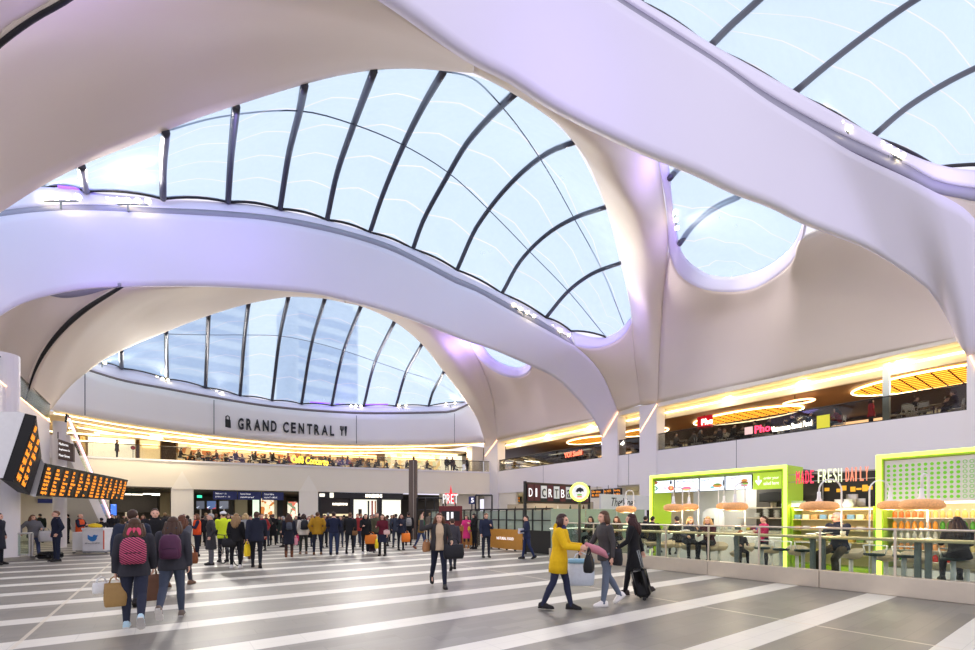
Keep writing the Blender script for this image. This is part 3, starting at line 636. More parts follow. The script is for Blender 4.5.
tb2 = board(W(13, 482, 13.6), W(29.5, 495, 15.0), W(41.5, 457, 15.0), W(36.5, 417, 13.6), 3, 'narrow black departure board beside the white casing with a thick black edge', 0.02, (2,))
MB().prism([W(*a) - tb2.matrix_basis.translation for a in ((3, 478, 13.4), (13, 482, 13.55), (36.5, 416, 13.55), (25.5, 413.5, 13.4))], (-.02, .12, 0), 1.0).build('black_edge', M_black, tb2)
MB().prism([W(*a) - tb2.matrix_basis.translation for a in ((30.5, 495, 15.0), (35.5, 497, 15.0), (44.5, 464, 15.0), (41, 458, 15.0))], (-.1, .2, 0), .3).build('white_spacer', M_white, tb2)
base = tb2.matrix_basis.translation
MB().prism([W(*a) - base for a in ((-40, 478, 13.2), (3, 478, 13.45), (25, 413, 13.45), (18, 412, 13.45), (-40, 411, 13.2))], (-.02, .15, 0), 2.2).build('white_casing', M_white, tb2)
# barrier at the foot of the big column
a0 = atd(-12, 15.6); a1 = atd(32.5, 16.7)
t = empty('barrier_rail', tuple(a1), 0, 'low steel barrier with glass infill where a woman leans beside the white column', 'barrier')
L_ = a0 - a1
MB().tube([Vector((0,0,.98)), L_ + Vector((0,0,.98))], .03, 8).build('top_rail', M_steel, t)
MB().tube([Vector((0,0,.2)), L_ + Vector((0,0,.2))], .02, 8).build('bottom_rail', M_steel, t)
for k, f_ in enumerate((0.0, 0.07, .8)): MB().cyl(L_ * f_, L_ * f_ + Vector((0,0,.99)), .035).build('post', M_steel, t)
dn = Vector((-L_.y, L_.x, 0)).normalized()
MB().prism([L_ * .08 + Vector((0,0,.22)), L_ + Vector((0,0,.22)), L_ + Vector((0,0,.93)), L_ * .08 + Vector((0,0,.93))], dn, .015).build('glass_infill', M_clear, t)
MB().prism([L_ * -.02 + dn * -.12, L_ + dn * -.12, L_ + dn * -.12 + Vector((0,0,.14)), L_ * -.02 + dn * -.12 + Vector((0,0,.14))], dn, .26).build('plinth', M_steel, t)
# dark blue direction strips on the cream wall
for (p0, p1, lab) in ((38, 54, 'short dark blue sign strip on the cream wall left of the slim column'), (64, 76, 'dark blue sign strip on the cream wall right of the slim column')):
    a = onY(p0, 503, 39.95); b = onY(p1, 503, 39.95); tag(MB().box((a.x, 39.86, a.z), (b.x, 40.0, a.z + .27)).build('sign_strip', M_blue), lab, 'sign')
# information desk with bird emblem
q = atd(97, 19.3); t = empty('information_desk', tuple(q), -YAW + .18, 'white mobile information desk with a blue bird emblem on its front', 'desk')
pxm = 19.3 / 452
MB().bbox((-9 * pxm, -.3, .12), (10 * pxm, .3, 1.02), .02).bbox((-9 * pxm, -.33, 1.02), (10 * pxm, .33, 1.1), .01).build('front_unit', M_white, t)
MB().bbox((-21 * pxm, -.05, .14), (-9.3 * pxm, .45, .92), .02).build('side_unit', M_white, t)
MB().bbox((-9 * pxm, -.28, .06), (10 * pxm, .28, .14), .01).build('grey_skirt', mat('mid_grey_plastic', (150, 152, 156), 0.5), t)
for x in (-20, -11, -7, 8):
    MB().lathe([(.0, -.025), (.05, -.025), (.05, .025), (0, .025)], (x * pxm, 0, .05), 10).build('caster', M_black, t)
MB().box((9.6 * pxm, -.312, .2), (10.06 * pxm, -.26, 1.0)).build('edge_strip', mat('orange_red_edge', (214, 84, 40), 0.5), t)
bird = [(-.20,.02),(-.16,-.06),(-.08,-.13),(.02,-.15),(.11,-.11),(.16,-.03),(.17,.05),(.22,.11),(.17,.10),(.21,.15),(.14,.12),(.08,.15),(.02,.12),(.0,.06),(-.09,.08),(-.18,.15),(-.19,.09),(-.17,.05),(-.2,.05),(-.15,-.0)]
MB().prism([(x * .95 + .02, -.31, z * .95 + .68) for x, z in bird], (0, -1, 0), .012).build('bird_emblem', mat('bright_blue_print', (52, 130, 200), 0.5), t)
text_mesh('lettering', '@NetworkRailBHM', q, (math.cos(-YAW+.18), math.sin(-YAW+.18), 0), (0,0,1), .05, mat('grey_print', (90, 96, 104), 0.5), None, width=.55, depth=.01)
lt_ = bpy.data.objects[[o.name for o in C.objects if o.name.startswith('lettering')][-1]]; lt_.parent = t
lt_.data.transform(Matrix.Translation(-q)); lt_.data.transform(Matrix.Rotation(YAW - .18, 4, 'Z')); lt_.data.transform(Matrix.Translation((-.26, -.315, .44)))
yb = atd(94, 19.4, 1.1)
o = MB().ell((0, 0, .1), (.2, .14, .1), 12, 6).ell((.16, .02, .08), (.12, .1, .08), 10, 6).build('jacket', mat('yellow_fabric', (238, 205, 40), 0.8), smooth=True); o.location = yb; tag(o, 'crumpled yellow jacket lying on top of the white information desk', 'clothing')
# small things in the concourse openings
def screen_px(px0, px1, pyt, pyb, d, m, lab, name='information_screen', stand=True):
    a = W(px0, pyb, d); b = W(px1, pyb, d); z1 = W(px0, pyt, d).z
    t = empty(name, (a.x, a.y, a.z), 0, lab, 'screen'); R = b - a
    MB().prism([Vector((0,0,0)), R, R + Vector((0,0,z1 - a.z)), Vector((0,0,z1 - a.z))], (-.03, .06, 0), 1.0).build('casing', M_black, t)
    n = R.cross(Vector((0,0,1))).normalized() * .01
    MB().prism([R * .06 + n + Vector((0,0,.05)), R * .94 + n + Vector((0,0,.05)), R * .94 + n + Vector((0,0,z1 - a.z - .05)), R * .06 + n + Vector((0,0,z1 - a.z - .05))], n, .5).build('picture', m, t)
    if stand: MB().cyl(R * .5 + Vector((.0, .05, 0)), R * .5 + Vector((.0, .05, -a.z)), .06).build('post', M_steel, t)
    return t
def picmat(n, a, b, c, sc=2.5, e=1.0):
    if n in MATS: return MATS[n]
    m = bpy.data.materials.new(n); m.use_nodes = True; nt = m.node_tree; bb = nt.nodes['Principled BSDF']
    tc = nt.nodes.new('ShaderNodeTexCoord'); vz = nt.nodes.new('ShaderNodeTexVoronoi'); vz.inputs['Scale'].default_value = sc; nt.links.new(tc.outputs['Object'], vz.inputs[0])
    sp = nt.nodes.new('ShaderNodeSeparateColor'); nt.links.new(vz.outputs['Color'], sp.inputs[0])
    cr = nt.nodes.new('ShaderNodeValToRGB'); cr.color_ramp.interpolation = 'CONSTANT'
    cr.color_ramp.elements[0].color = lin(a) + (1,); cr.color_ramp.elements[1].position = .4; cr.color_ramp.elements[1].color = lin(b) + (1,)
    e3 = cr.color_ramp.elements.new(.72); e3.color = lin(c) + (1,)
    nt.links.new(sp.outputs[0], cr.inputs[0]); nt.links.new(cr.outputs[0], bb.inputs['Base Color']); nt.links.new(cr.outputs[0], bb.inputs['Emission Color']); bb.inputs['Emission Strength'].default_value = e
    MATS[n] = m; return m
PM1 = picmat('blue_white_screen_picture', (60, 110, 220), (200, 220, 255), (120, 160, 240), 4)
PM2 = picmat('advert_screen_picture', (60, 80, 120), (190, 205, 225), (150, 60, 70), 2)
PM3 = picmat('grey_advert_picture', (70, 76, 90), (150, 160, 175), (50, 56, 70), 2)
screen_px(110.5, 117, 503.5, 516, 29, PM1, 'small blue screen on a post right of the escalator foot')
for (a_, b_, m_, lab) in ((196, 205, PM3, 'grey advert screen at the left end of the ticket hall wall'), (206.5, 216.5, PM2, 'advert screen with red splash in the ticket hall'), (219, 229, PM3, 'third advert screen hanging in the ticket hall beside the passage')):
    screen_px(a_, b_, 500.5, 509.5, 42.0, m_, lab)
for (a_, b_, lab, s_) in ((213, 237, 'long dark blue overhead sign nearest the advert screens', 'Platforms 1 - 12'), (238, 261, 'middle dark blue overhead sign with two lines of white lettering', 'Station Street'), (262, 283.5, 'dark blue overhead sign nearest the lit shop', 'Ticket Office')):
    x0 = FX(a_, 1.2); x1 = FX(b_, 1.2); y0 = FY(x0) + 1.2; y1 = FY(x1) + 1.2; z0, z1 = 2.98, 3.68
    t = empty('overhead_sign', (x0, y0, z0), 0, lab, 'sign'); R = Vector((x1 - x0, y1 - y0, 0))
    MB().prism([Vector((0,0,0)), R, R + Vector((0,0,z1-z0)), Vector((0,0,z1-z0))], (.03,.12,0), 1).build('board', M_blue, t)
    for z_, w_ in ((.44, .45), (.16, .6)): text_mesh('lettering', s_ if z_ > .3 else s_[::-1].title()[::-1], Vector((x0, y0, z0)) + R * .1 + Vector((-.0, -.02, z_)), R, (0,0,1), .13, M_wtxt, t, width=R.length * w_, depth=.01)
    MB().cyl(R * .5 + Vector((0, .06, z1 - z0)), R * .5 + Vector((0, .06, .82)), .02).build('hanger', M_black, t)
# lit shopfronts seen through the far openings
def shopfront(px0, px1, off, zt, lab, name, items):
    x0 = FX(px0, off); x1 = FX(px1, off); a = Vector((x0, FY(x0) + off, 0)); R = Vector((x1 - x0, FY(x1) - FY(x0), 0)); n = R.cross(Vector((0,0,1))).normalized()
    t = empty(name, tuple(a), 0, lab, 'shop')
    for (nm, u0, u1, z0, z1, m, out, th) in items:
        MB().prism([R * u0 + n * out + Vector((0,0,z0)), R * u1 + n * out + Vector((0,0,z0)), R * u1 + n * out + Vector((0,0,z1)), R * u0 + n * out + Vector((0,0,z1))], -n, th).build(nm, m, t)
    return t, a, R, n
M_blackf = mat('black_shop_fascia', (22, 20, 19), 0.4)
t, a, R, n = shopfront(318.5, 403, .15, 3.7, 'black fronted stationery shop with white lit lettering and bright windows', 'stationery_shop', [
 ('fascia', 0, 1, 3.2, 3.72, M_blackf, 0.0, .3), ('entrance_panel', .03, .36, 1.6, 3.2, mat('very_dark_brown_panel', (40, 32, 27), 0.5), -.3, .1), ('shelf_light', .05, .36, 1.55, 1.75, M_shop, -.2, .05),
 ('window', .40, .68, .4, 3.1, M_shopw, -.35, .1), ('window', .74, .98, .4, 3.1, M_shopw, -.35, .1), ('pillar', .36, .40, 0, 3.2, M_blackf, 0.0, .3), ('pillar', .69, .74, 0, 3.2, M_blackf, 0.0, .3), ('pillar', 0.0, .03, 0, 3.2, M_blackf, 0.0, .3), ('stall_riser', .36, 1, 0, .4, M_blackf, 0, .3),
 ('poster', .57, .59, 1.3, 3.0, mat('black_poster_stripe', (30, 30, 34), 0.5), -.3, .02), ('poster', .615, .635, 1.3, 3.0, mat('red_poster_stripe', (190, 60, 50), 0.5), -.3, .02), ('poster', .655, .672, 1.3, 3.0, mat('orange_poster_stripe', (240, 160, 110), 0.5), -.3, .02),
 ('display_cube', .46, .5, 1.5, 2.2, mat('dark_display_goods', (60, 50, 46), 0.6), -.28, .05), ('lightbox', .125, .17, 3.22, 3.68, M_shopw, .02, .05), ('lightbox', .01, .07, 3.3, 3.6, M_shopw, .02, .05)])
M_lit = mat('lit_white_lettering', (255, 240, 220), emit=3.0, ecol=(255, 244, 225))
text_mesh('lettering', 'MOLESKINE', a + R * .54 + n * .02 + Vector((0,0,3.3)), R, (0,0,1), .3, M_lit, t, width=R.length * .2, depth=.03, bold=.02)
text_mesh('lettering', 'MOLESKINE', a + R * .16 + n * -.18 + Vector((0,0,2.55)), R, (0,0,1), .2, M_lit, t, width=R.length * .17, depth=.03, bold=.02)
PMs = picmat('stocked_shop_shelves', (250, 232, 190), (196, 120, 60), (255, 246, 225), 3.5, .7)
PMk = picmat('pastel_shop_shelves', (250, 240, 220), (226, 120, 100), (130, 150, 120), 3.0, .7)
t, a, R, n = shopfront(250, 299, 7.0, 3.7, 'bright shop with stocked shelves deep in the ticket hall opening', 'concourse_shop', [
 ('window', .05, .18, .3, 3.2, mat('mint_lit_panel', (214, 236, 214), emit=.8), 0, .1), ('shelving', .22, .48, .3, 3.3, PMs, 0, .1), ('door_post', .48, .54, 0, 3.6, M_cream, .02, .2), ('dark_bay', .56, .66, .3, 3.2, M_blackf, 0, .1), ('brick_post', .66, .74, 0, 3.6, M_brown, .02, .2), ('shelving', .76, .95, .3, 3.0, PMk, 0, .1), ('lit_edge', .93, .97, .3, 2.9, M_shopw, .02, .1)])
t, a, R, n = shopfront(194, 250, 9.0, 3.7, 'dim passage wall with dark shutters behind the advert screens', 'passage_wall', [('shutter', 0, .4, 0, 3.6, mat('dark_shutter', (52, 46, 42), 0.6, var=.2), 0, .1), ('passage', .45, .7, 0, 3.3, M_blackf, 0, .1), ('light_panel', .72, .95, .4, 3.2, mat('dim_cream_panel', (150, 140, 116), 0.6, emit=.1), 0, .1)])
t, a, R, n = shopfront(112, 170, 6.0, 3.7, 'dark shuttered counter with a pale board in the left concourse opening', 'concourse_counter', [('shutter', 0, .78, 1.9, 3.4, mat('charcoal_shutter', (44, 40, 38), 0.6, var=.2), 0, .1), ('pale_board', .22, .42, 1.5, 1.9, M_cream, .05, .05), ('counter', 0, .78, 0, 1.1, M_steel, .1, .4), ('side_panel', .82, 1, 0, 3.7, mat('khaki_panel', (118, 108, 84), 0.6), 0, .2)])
for k, (px, py) in enumerate(((152, 492.5), (134, 494), (160, 494))):
    q = W(px, py, 44 + k); tag(MB().bbox((q.x - .7, q.y - .12, 3.64), (q.x + .7, q.y + .12, 3.745), .02).build('ceiling_light', M_lit), ['bright oval ceiling light in the left concourse opening', 'ceiling light nearest the departure board end', 'small ceiling light beside the tapered pilaster'][k], 'light')
for k, (px, d_) in enumerate(((131.5, 43), (199.5, 43))):
    q = W(px, 496.5, d_); o = MB().box((q.x-.2, q.y, q.z-.12), (q.x+.2, q.y+.06, q.z+.12)).build('exit_sign', mat('green_exit_face', (60, 200, 160), emit=1.6)); tag(o, ['small green exit sign in the left concourse opening', 'small green exit sign above the grey advert screen'][k], 'sign')
    MB().cyl((q.x, q.y + .03, q.z + .1), (q.x, q.y + .03, 3.75), .015).build('hanger', M_black, o)
# brown steel totem in front of the far side
q = atd(413.2, 30.5); t = empty('steel_totem', tuple(q), -YAW, 'tall brown steel totem post standing before the lit shops', 'post')
MB().bbox((-.27, -.2, 0), (.02, .2, 5.35), .02).build('wide_fin', mat('bronze_metal', (106, 94, 84), 0.35, 0.7, var=.1), t)
MB().bbox((.06, -.2, 0), (.27, .2, 5.35), .02).build('slim_fin', mat('bronze_metal', (106, 94, 84)), t)
MB().box((.015, -.16, .02), (.065, .16, 5.3)).build('seam', mat('pale_seam_metal', (190, 180, 166), 0.3, .6), t)
MB().bbox((-.03, -.05, 5.3), (.1, .05, 5.6), .01).build('sensor', M_black, t)
# lettering on the fascia
def on_fascia(px):
    best = min(range(len(FB) - 1), key=lambda i: abs((lambda p: CX + (p.x*CO - p.y*SI) / (p.x*SI + p.y*CO) * F)(FB[i]) - px)); return best
M_letter = mat('black_raised_letter', (18, 18, 20), 0.5)
word = 'GRAND CENTRAL'; xs_ = [238, 246.2, 254, 262.7, 271, None, 283, 291, 298.5, 307, 314.2, 321.6, 330]; wd_ = [5.6, 5.6, 6.4, 6.0, 5.6, 0, 5.6, 4.8, 5.6, 5.2, 5.4, 6.2, 4.2]
def fdepth(px):       # depth of the fascia skin at a photo column
    best = None
    for A, B in zip(FT, FT[1:]):
        pa = CX + (A.x*CO - A.y*SI) / (A.x*SI + A.y*CO) * F; pb = CX + (B.x*CO - B.y*SI) / (B.x*SI + B.y*CO) * F
        if pa <= px <= pb:
            u = (px - pa) / (pb - pa); return (A.x*SI + A.y*CO) * (1 - u) + (B.x*SI + B.y*CO) * u
    return 40
def fy(px): return 420 + (px - 240) * (430.5 - 421.5) / (330 - 240) * 1.0
t0 = W(224, 432, fdepth(224) - .12); t = empty('fascia_sign', tuple(t0), 0, 'black raised station lettering with bag and cutlery emblems on the white fascia', 'sign')
for ch, x, w_ in zip(word, xs_, wd_):
    if x is None: continue
    d0 = fdepth(x) - .1; d1 = fdepth(x + w_) - .1; yb_ = 429.6 + (x - 240) * .068; p = W(x, yb_, d0); r = W(x + w_, 429.6 + (x + w_ - 240) * .068, d1)
    text_mesh('letter', ch, p, r - p, (0, 0, 1), (11.6 - (x - 240) * .018) / 452 * d0, M_letter, t, width=(r - p).length, depth=.06, bold=.03)
d_ = fdepth(228) - .12; B = lambda x, y: W(x, y, d_) - t0
MB().prism([B(224.6, 426.5), B(231, 428), B(230.6, 420), B(225, 418.6)], (-.1, .05, 0), 1).build('bag_emblem', M_letter, t)
MB().tube([B(226, 419), B(226, 416.6), B(227.6, 415.6), B(229.4, 417), B(229.4, 420)], .045, 6).build('bag_handle', M_letter, t)
d_ = fdepth(343) - .12
MB().tube([B(341.8, 435.6), B(341.8, 430)], .06, 6).tube([B(340.4, 426), B(340.5, 429.6), B(341.8, 430.6), B(343.1, 429.9), B(343.2, 426.2)], .05, 6).tube([B(341.8, 426), B(341.8, 430)], .045, 6).build('fork_emblem', M_letter, t)
MB().tube([B(345.8, 435.9), B(345.8, 426.4)], [.05, .13], 6).build('knife_emblem', M_letter, t)
# cafe neon on the far balustrade
x0 = FX(291, -.05); x1 = FX(328, -.05); p = Vector((x0, FY(x0) - .06, 6.28)); r = Vector((x1, FY(x1) - .06, 6.1)); t = empty('cafe_sign', tuple(p), 0, 'yellow neon cafe lettering on the far gallery balustrade', 'sign')
text_mesh('lettering', 'Caffè Concerto', p, r - p, (.12, 0, 1), .62, mat('yellow_neon', (255, 232, 60), emit=2.2, ecol=(255, 226, 70)), t, width=(r - p).length, depth=.03, bold=.01)
# ---------------------------------------------------------------- food bar on the right
XB = 12.15
M_lime = mat('lime_green_panel', (176, 214, 40), 0.45, var=0.03)
M_limeglow = mat('glowing_lime_edge', (214, 255, 60), emit=2.2, ecol=(222, 255, 90))
M_oak = mat('pale_oak_top', (214, 194, 150), 0.45, var=0.08, scale=14)
M_grey = mat('grey_painted_metal', (128, 134, 132), 0.5)
M_putty = mat('putty_grey_panel', (230, 226, 216), 0.6)
M_beige = mat('beige_tub_shell', (196, 178, 146), 0.6)
M_dkgreen = mat('dark_green_seat_pad', (32, 54, 44), 0.5)
M_pole = mat('white_enamel_pole', (236, 234, 228), 0.35)
M_frost = glass('pale_green_frosted_glass', (214, 226, 214), 0.1, 0.15, clear=0.55, body=(206, 220, 206))
M_silver = mat('stainless_steel', (218, 206, 186), 0.36, 0.6)
t = empty('bar_barrier', (XB, 5.6, 0), 0, 'long low steel and glass barrier along the food bar', 'barrier')
yy = [-1.2, 1.4, 4.0, 6.6, 9.2, 12.2]
for a, b in zip(yy, yy[1:]):
    MB().bbox((-.08, a + .006 - 5.6, 0), (.08, b - .006 - 5.6, .40), .01).build('plinth_panel', M_silver, t)
    MB().box((-.008, a + .02 - 5.6, .42), (.008, b - .02 - 5.6, 1.33)).build('glass_panel', M_clear, t)
for a in yy + [2.7, 5.3, 7.9, 10.7]: MB().box((-.018, a - 5.62, .39), (.018, a - 5.58, 1.35)).build('slim_post', M_silver, t)
MB().tube([(0, -6.8, 1.355), (0, 6.6, 1.355)], .022, 8).build('handrail', M_silver, t)
# oak counter behind the glass
t = empty('bar_counter', (XB + .42, 5.2, 0), 0, 'long pale oak counter on grey legs behind the glass barrier', 'counter')
MB().bbox((-.24, -6.2, 1.10), (.24, 6.6, 1.16), .012).build('counter_top', M_oak, t)
for px in (659, 737, 813, 823, 918, 928.5):
    y = onX(px, 515, XB + .5).y - 5.2; MB().bbox((.02, y - .05, 0), (.12, y + .05, 1.10), .01).build('leg', M_grey, t)
# stools
def bar_stool():
    o = empty('bar_stool', (0, 0, 0))
    MB().lathe([(0, .0), (.2, .0), (.2, .02), (.05, .035)], n=20).build('base', M_pole, o, True)
    MB().cyl((0, 0, .02), (0, 0, .73), .045, n=14).build('pedestal', M_pole, o, True)
    MB().lathe([(0, .72), (.17, .72), (.195, .745), (.19, .775), (0, .785)], n=24).build('seat', M_dkgreen, o, True)
    pts = [(.19*math.cos(a), .19*math.sin(a), .76) for a in (-1.2,)] + [(.23*math.cos(a), .23*math.sin(a), .95) for a in [-1.25 + 2.5*k/10 for k in range(11)]] + [(.19*math.cos(a), .19*math.sin(a), .76) for a in (1.2,)]
    MB().tube(pts, .016, 8).build('loop_back', M_pole, o, True)
    return o
def tub_stool():
    o = empty('tub_stool', (0, 0, 0))
    MB().lathe([(0, .0), (.22, .0), (.22, .02), (.05, .035)], n=20).build('base', M_pole, o, True)
    MB().cyl((0, 0, .02), (0, 0, .56), .045, n=14).build('pedestal', M_pole, o, True)
    rs = []
    for (r, z, hi) in ((.08, .55, 0), (.18, .57, 0), (.235, .64, 0), (.26, .72, .10)):
        rs.append([(r*math.cos(a), r*math.sin(a), z + hi * max(0, math.cos(a)) ** .8) for a in [2*math.pi*k/24 for k in range(24)]])
    rs += [[(p[0]*.9, p[1]*.9, p[2] - .0) for p in rs[-1]], [(p[0]*.86, p[1]*.86, .68) for p in rs[-1]]]
    MB().rings(rs).build('tub_shell', M_beige, o, True)
    MB().lathe([(0, .66), (.19, .66), (.2, .685), (.18, .705), (0, .71)], n=20).build('seat_pad', M_beige, o, True)
    return o
bs = bar_stool(); ts = tub_stool()
stools = [(874, XB + .98, 'dark green bar stool by the lime edge of the juice kiosk'), (904, XB + .95, 'dark green bar stool left of the twin grey counter legs near the juice shelves'), (953, XB + .95, 'dark green bar stool in front of the crouched dark haired diner'),
          (762, XB + 1.1, 'dark green bar stool below the worker in the pink uniform'), (781, XB + .98, 'dark green bar stool under the right end of the salad kiosk'), (803, XB + .98, 'dark green bar stool left of the reading man'), (838.5, XB + 1.12, 'bar stool the grey haired reading man sits on')]
for k, (px, X, lab) in enumerate(stools):
    o = bs if k == 0 else copy_tree(bs); q = onX(px, 515, X); o.location = (q.x, q.y, 0); tag(o, lab, 'stool', 'dark green bar stools at the oak counter')
tubs = [(667, 13.6, 'beige tub stool behind the two dark backed diners'), (719, 13.9, 'beige tub stool beside the curly haired child'), (745, 14.0, 'beige tub stool in front of the salad counter'), (771, 14.1, 'beige tub stool behind the stool below the pink uniform'), (797, 14.0, 'beige tub stool near the end post of the salad kiosk'),
        (851, 14.0, 'beige tub stool right of the reading man'), (886, 13.9, 'beige tub stool below the small rattan lamp at the juice kiosk'), (916, 13.8, 'beige tub stool beneath the largest rattan lamp'), (967, 13.4, 'beige tub stool behind the crouched dark haired diner')]
for k, (px, X, lab) in enumerate(tubs):
    o = ts if k == 0 else copy_tree(ts); q = onX(px, 515, X); o.location = (q.x, q.y, 0); o.rotation_euler = (0, 0, [0, .5, -.4, 2.6, .3, -.7, .2, .6, .1][k]); tag(o, lab, 'stool', 'beige tub stools in the food bar')
# rattan lamps on white swan-neck poles
M_rattan = mat('woven_rattan', (226, 166, 108), 0.7, emit=0.14, var=0.45, scale=34, ecol=(255, 160, 90))
def rattan_lamp(px, py, d, w, pole_px, z0, lab):
    q = W(px, py, d); pb = atd(pole_px, d, z0); t = empty('rattan_lamp', (pb.x, pb.y, z0), 0, lab, 'lamp', 'rattan lamps along the food bar')
    hd = Vector((q.x - pb.x, q.y - pb.y, 0)); zt = q.z + .62 - z0; L = hd.length; r = L / 2; dirn = hd.normalized()
    pts = [Vector((0, 0, 0)), Vector((0, 0, zt * .5)), Vector((0, 0, zt - r))] + [Vector((0, 0, zt - r)) + dirn * (r - r * math.cos(a)) + Vector((0, 0, r * math.sin(a))) for a in [math.pi * k / 10 for k in range(1, 11)]] + [hd + Vector((0, 0, q.z - z0 + .30))]
    MB().tube(pts, .018, 8).build('swan_neck_pole', M_pole, t, True)
    MB().lathe([(0, .0), (.09, .0), (.09, .015), (.02, .025)], n=16).build('foot', M_pole, t, True)
    c = hd + Vector((0, 0, q.z - z0)); R = w / 2
    MB().lathe([(0, .34), (.035, .33), (.04, .18), (.075, .10), (.08, .07), (0, .07)], tuple(c), 14).build('socket', M_pole, t, True)
    prof = []
    for k in range(17):
        a = math.pi * k / 16; rr = R * (0.22 + .78 * math.sin(a) ** .8) * (1 + (.03 if k % 2 else 0)); prof.append((rr, .10 * math.cos(a) - .02 + (.03 if a < 1.2 else 0)))
    s = MB().lathe(prof[::-1], tuple(c), 26); s.f = s.f[:-2]; sh = s.build('rattan_shade', M_rattan, t, True)
    MB().ell(tuple(c + Vector((0, 0, -.0))), (.06, .06, .07), 10, 6).build('bulb', mat('warm_bulb', (255, 220, 160), emit=6, ecol=(255, 210, 150)), t, True)
    light('lamp_bulb', 'POINT', tuple(q + Vector((0, 0, -.16))), 26, (1, .8, .55), .08)
for a in ((626, 509, 15.0, .66, 633.5, 1.16, 'rattan lamp by the script lettered white sign behind the walking woman in grey'), (673.5, 507.5, 13.6, .56, 682.5, 1.16, 'rattan lamp in front of the first lit menu screen'),
          (689, 507, 14.6, .56, 698.5, 0, 'rattan lamp just right of its pair under the menu screens'), (735, 506.5, 12.2, .62, 745, 1.16, 'rattan lamp in front of the menu screen with burger picture'), (724, 506, 14.8, .46, 718.5, 0, 'small half hidden rattan lamp overlapping the burger menu lamp'),
          (819, 506, 10.5, .76, 841.5, 1.16, 'wide rattan lamp left of the reading man beneath the red and white lettering'), (890, 505.2, 11.3, .52, 869.5, 0, 'smaller rattan lamp at the left edge of the dotted panel'), (921.5, 504.5, 9.2, .70, 927.8, 1.16, 'largest rattan lamp hanging before the dotted panel')):
    rattan_lamp(*a)
# salad kiosk (lime portal with menu screens)
XK = 16.0
ya = onX(787, 466, XK).y; yb = onX(650, 475, XK).y; zt = 3.24
t = empty('salad_kiosk', (XK, (ya + yb) / 2, 0), 0, 'lime green portal kiosk with four lit menu screens', 'kiosk'); hy = (yb - ya) / 2
MB().bbox((0, -hy, 0), (1.25, -hy + .16, zt), .01).build('end_panel', M_lime, t)
MB().bbox((0, hy - .16, 0), (1.25, hy, zt), .01).build('end_panel', M_lime, t)
MB().bbox((0, -hy + .16, zt - .16), (1.25, hy - .16, zt), .01).build('top_panel', M_lime, t)
MB().prism([(-.012, -hy, 0), (-.012, -hy, zt), (-.012, hy, zt), (-.012, hy, 0), (-.012, hy - .1, 0), (-.012, hy - .1, zt - .1), (-.012, -hy + .1, zt - .1), (-.012, -hy + .1, 0)], (1, 0, 0), .012).build('glowing_edge', M_limeglow, t)
MB().bbox((.15, -hy + .16, .0), (.75, hy - .16, 1.05), .01).build('front_counter', M_putty, t)
MB().box((.1, -hy + .16, 1.05), (.8, hy - .16, 1.09)).build('counter_top', M_silver, t)
MB().box((.14, -hy + .2, .92), (.152, hy - .2, .96)).build('counter_light', mat('white_counter_light', (255, 250, 230), emit=2.5), t)
MB().box((3.2, -hy + .1, 0), (3.3, hy, 3.1)).build('tiled_back_wall', mat('pale_grey_tile', (196, 196, 192), 0.35, var=.05, scale=4), t)
MB().box((3.15, -hy + .1, 0), (3.19, -hy + 2.3, 3.1)).build('dark_back_panel', mat('dark_kitchen_panel', (62, 58, 52), 0.5, var=.2), t)
MB().box((1.25, -hy, zt - .14), (3.3, hy, zt - .06)).build('kitchen_ceiling', mat('kitchen_ceiling', (110, 106, 98), 0.6), t)
for (z, x0, x1, y0, y1) in ((1.05, 2.5, 3.15, -hy + .3, hy - .3), (1.55, 2.8, 3.15, -hy + .3, .4), (1.95, 2.8, 3.15, -hy + .3, .2)): MB().box((x0, y0, z - .04), (x1, y1, z)).build('kitchen_shelf', M_silver, t)
MB().bbox((2.4, -hy + .8, 2.15), (3.1, -hy + 1.9, 2.5), .03).build('extractor_hood', M_black, t)
light('kiosk_light', 'AREA', (XK + 1.8, (ya + yb) / 2, 3.0), 70, (1, .95, .85), 3, .8)
M_scr = mat('lit_white_screen', (232, 242, 255), 0.4, emit=.85, var=.03)
food = {}
def menu_screen(p0, p1, z0, z1, lab, word, art):
    y0 = onX(p0, 485, XK + .1).y; y1 = onX(p1, 485, XK + .1).y; t = empty('menu_screen', (XK + .1, y0, z0), 0, lab, 'screen')
    MB().bbox((0, y1 - y0, 0), (.07, 0, z1 - z0), .005).build('casing', M_black, t); w = y0 - y1; h = z1 - z0
    lp = MB().box((-.006, -w + .015, .015), (0, -.015, h - .015)).build('lit_picture', M_scr, t)
    for (k, (u, v, ru, rv, col)) in enumerate(art):
        MB().prism([(-.007 - .001 * k, -(u + ru * math.cos(a)) * w, (v + rv * math.sin(a)) * h) for a in [2*math.pi*i/16 for i in range(16)]], (-1, 0, 0), .002).build('food_picture', mat('menu_print_%d_%d_%d' % col, col, .5, emit=.5), lp)
    for (s_, u, v, hh, ww, col) in word:
        text_mesh('lettering', s_, Vector((XK + .085, y0 - u * w, z0 + v * h)), (0, -1, 0), (0, 0, 1), hh * h * 1.35, mat('menu_text_%d_%d_%d' % col, col, .5, emit=.15), t, width=ww * w * 1.12, depth=.004, under=lp)
zb, zc = 2.52, 3.02
menu_screen(652.5, 674.3, zb, zc, 'menu screen with scattered plates at the far end of the salad kiosk', [('SALAD', .5, .3, .16, .3, (190, 60, 110))], [(.12, .85, .14, .13, (150, 90, 50)), (.13, .4, .13, .18, (60, 130, 110)), (.13, .4, .07, .1, (240, 245, 240)), (.86, .35, .13, .2, (200, 90, 60)), (.86, .38, .07, .12, (240, 190, 120)), (.85, .8, .05, .15, (50, 54, 70))])
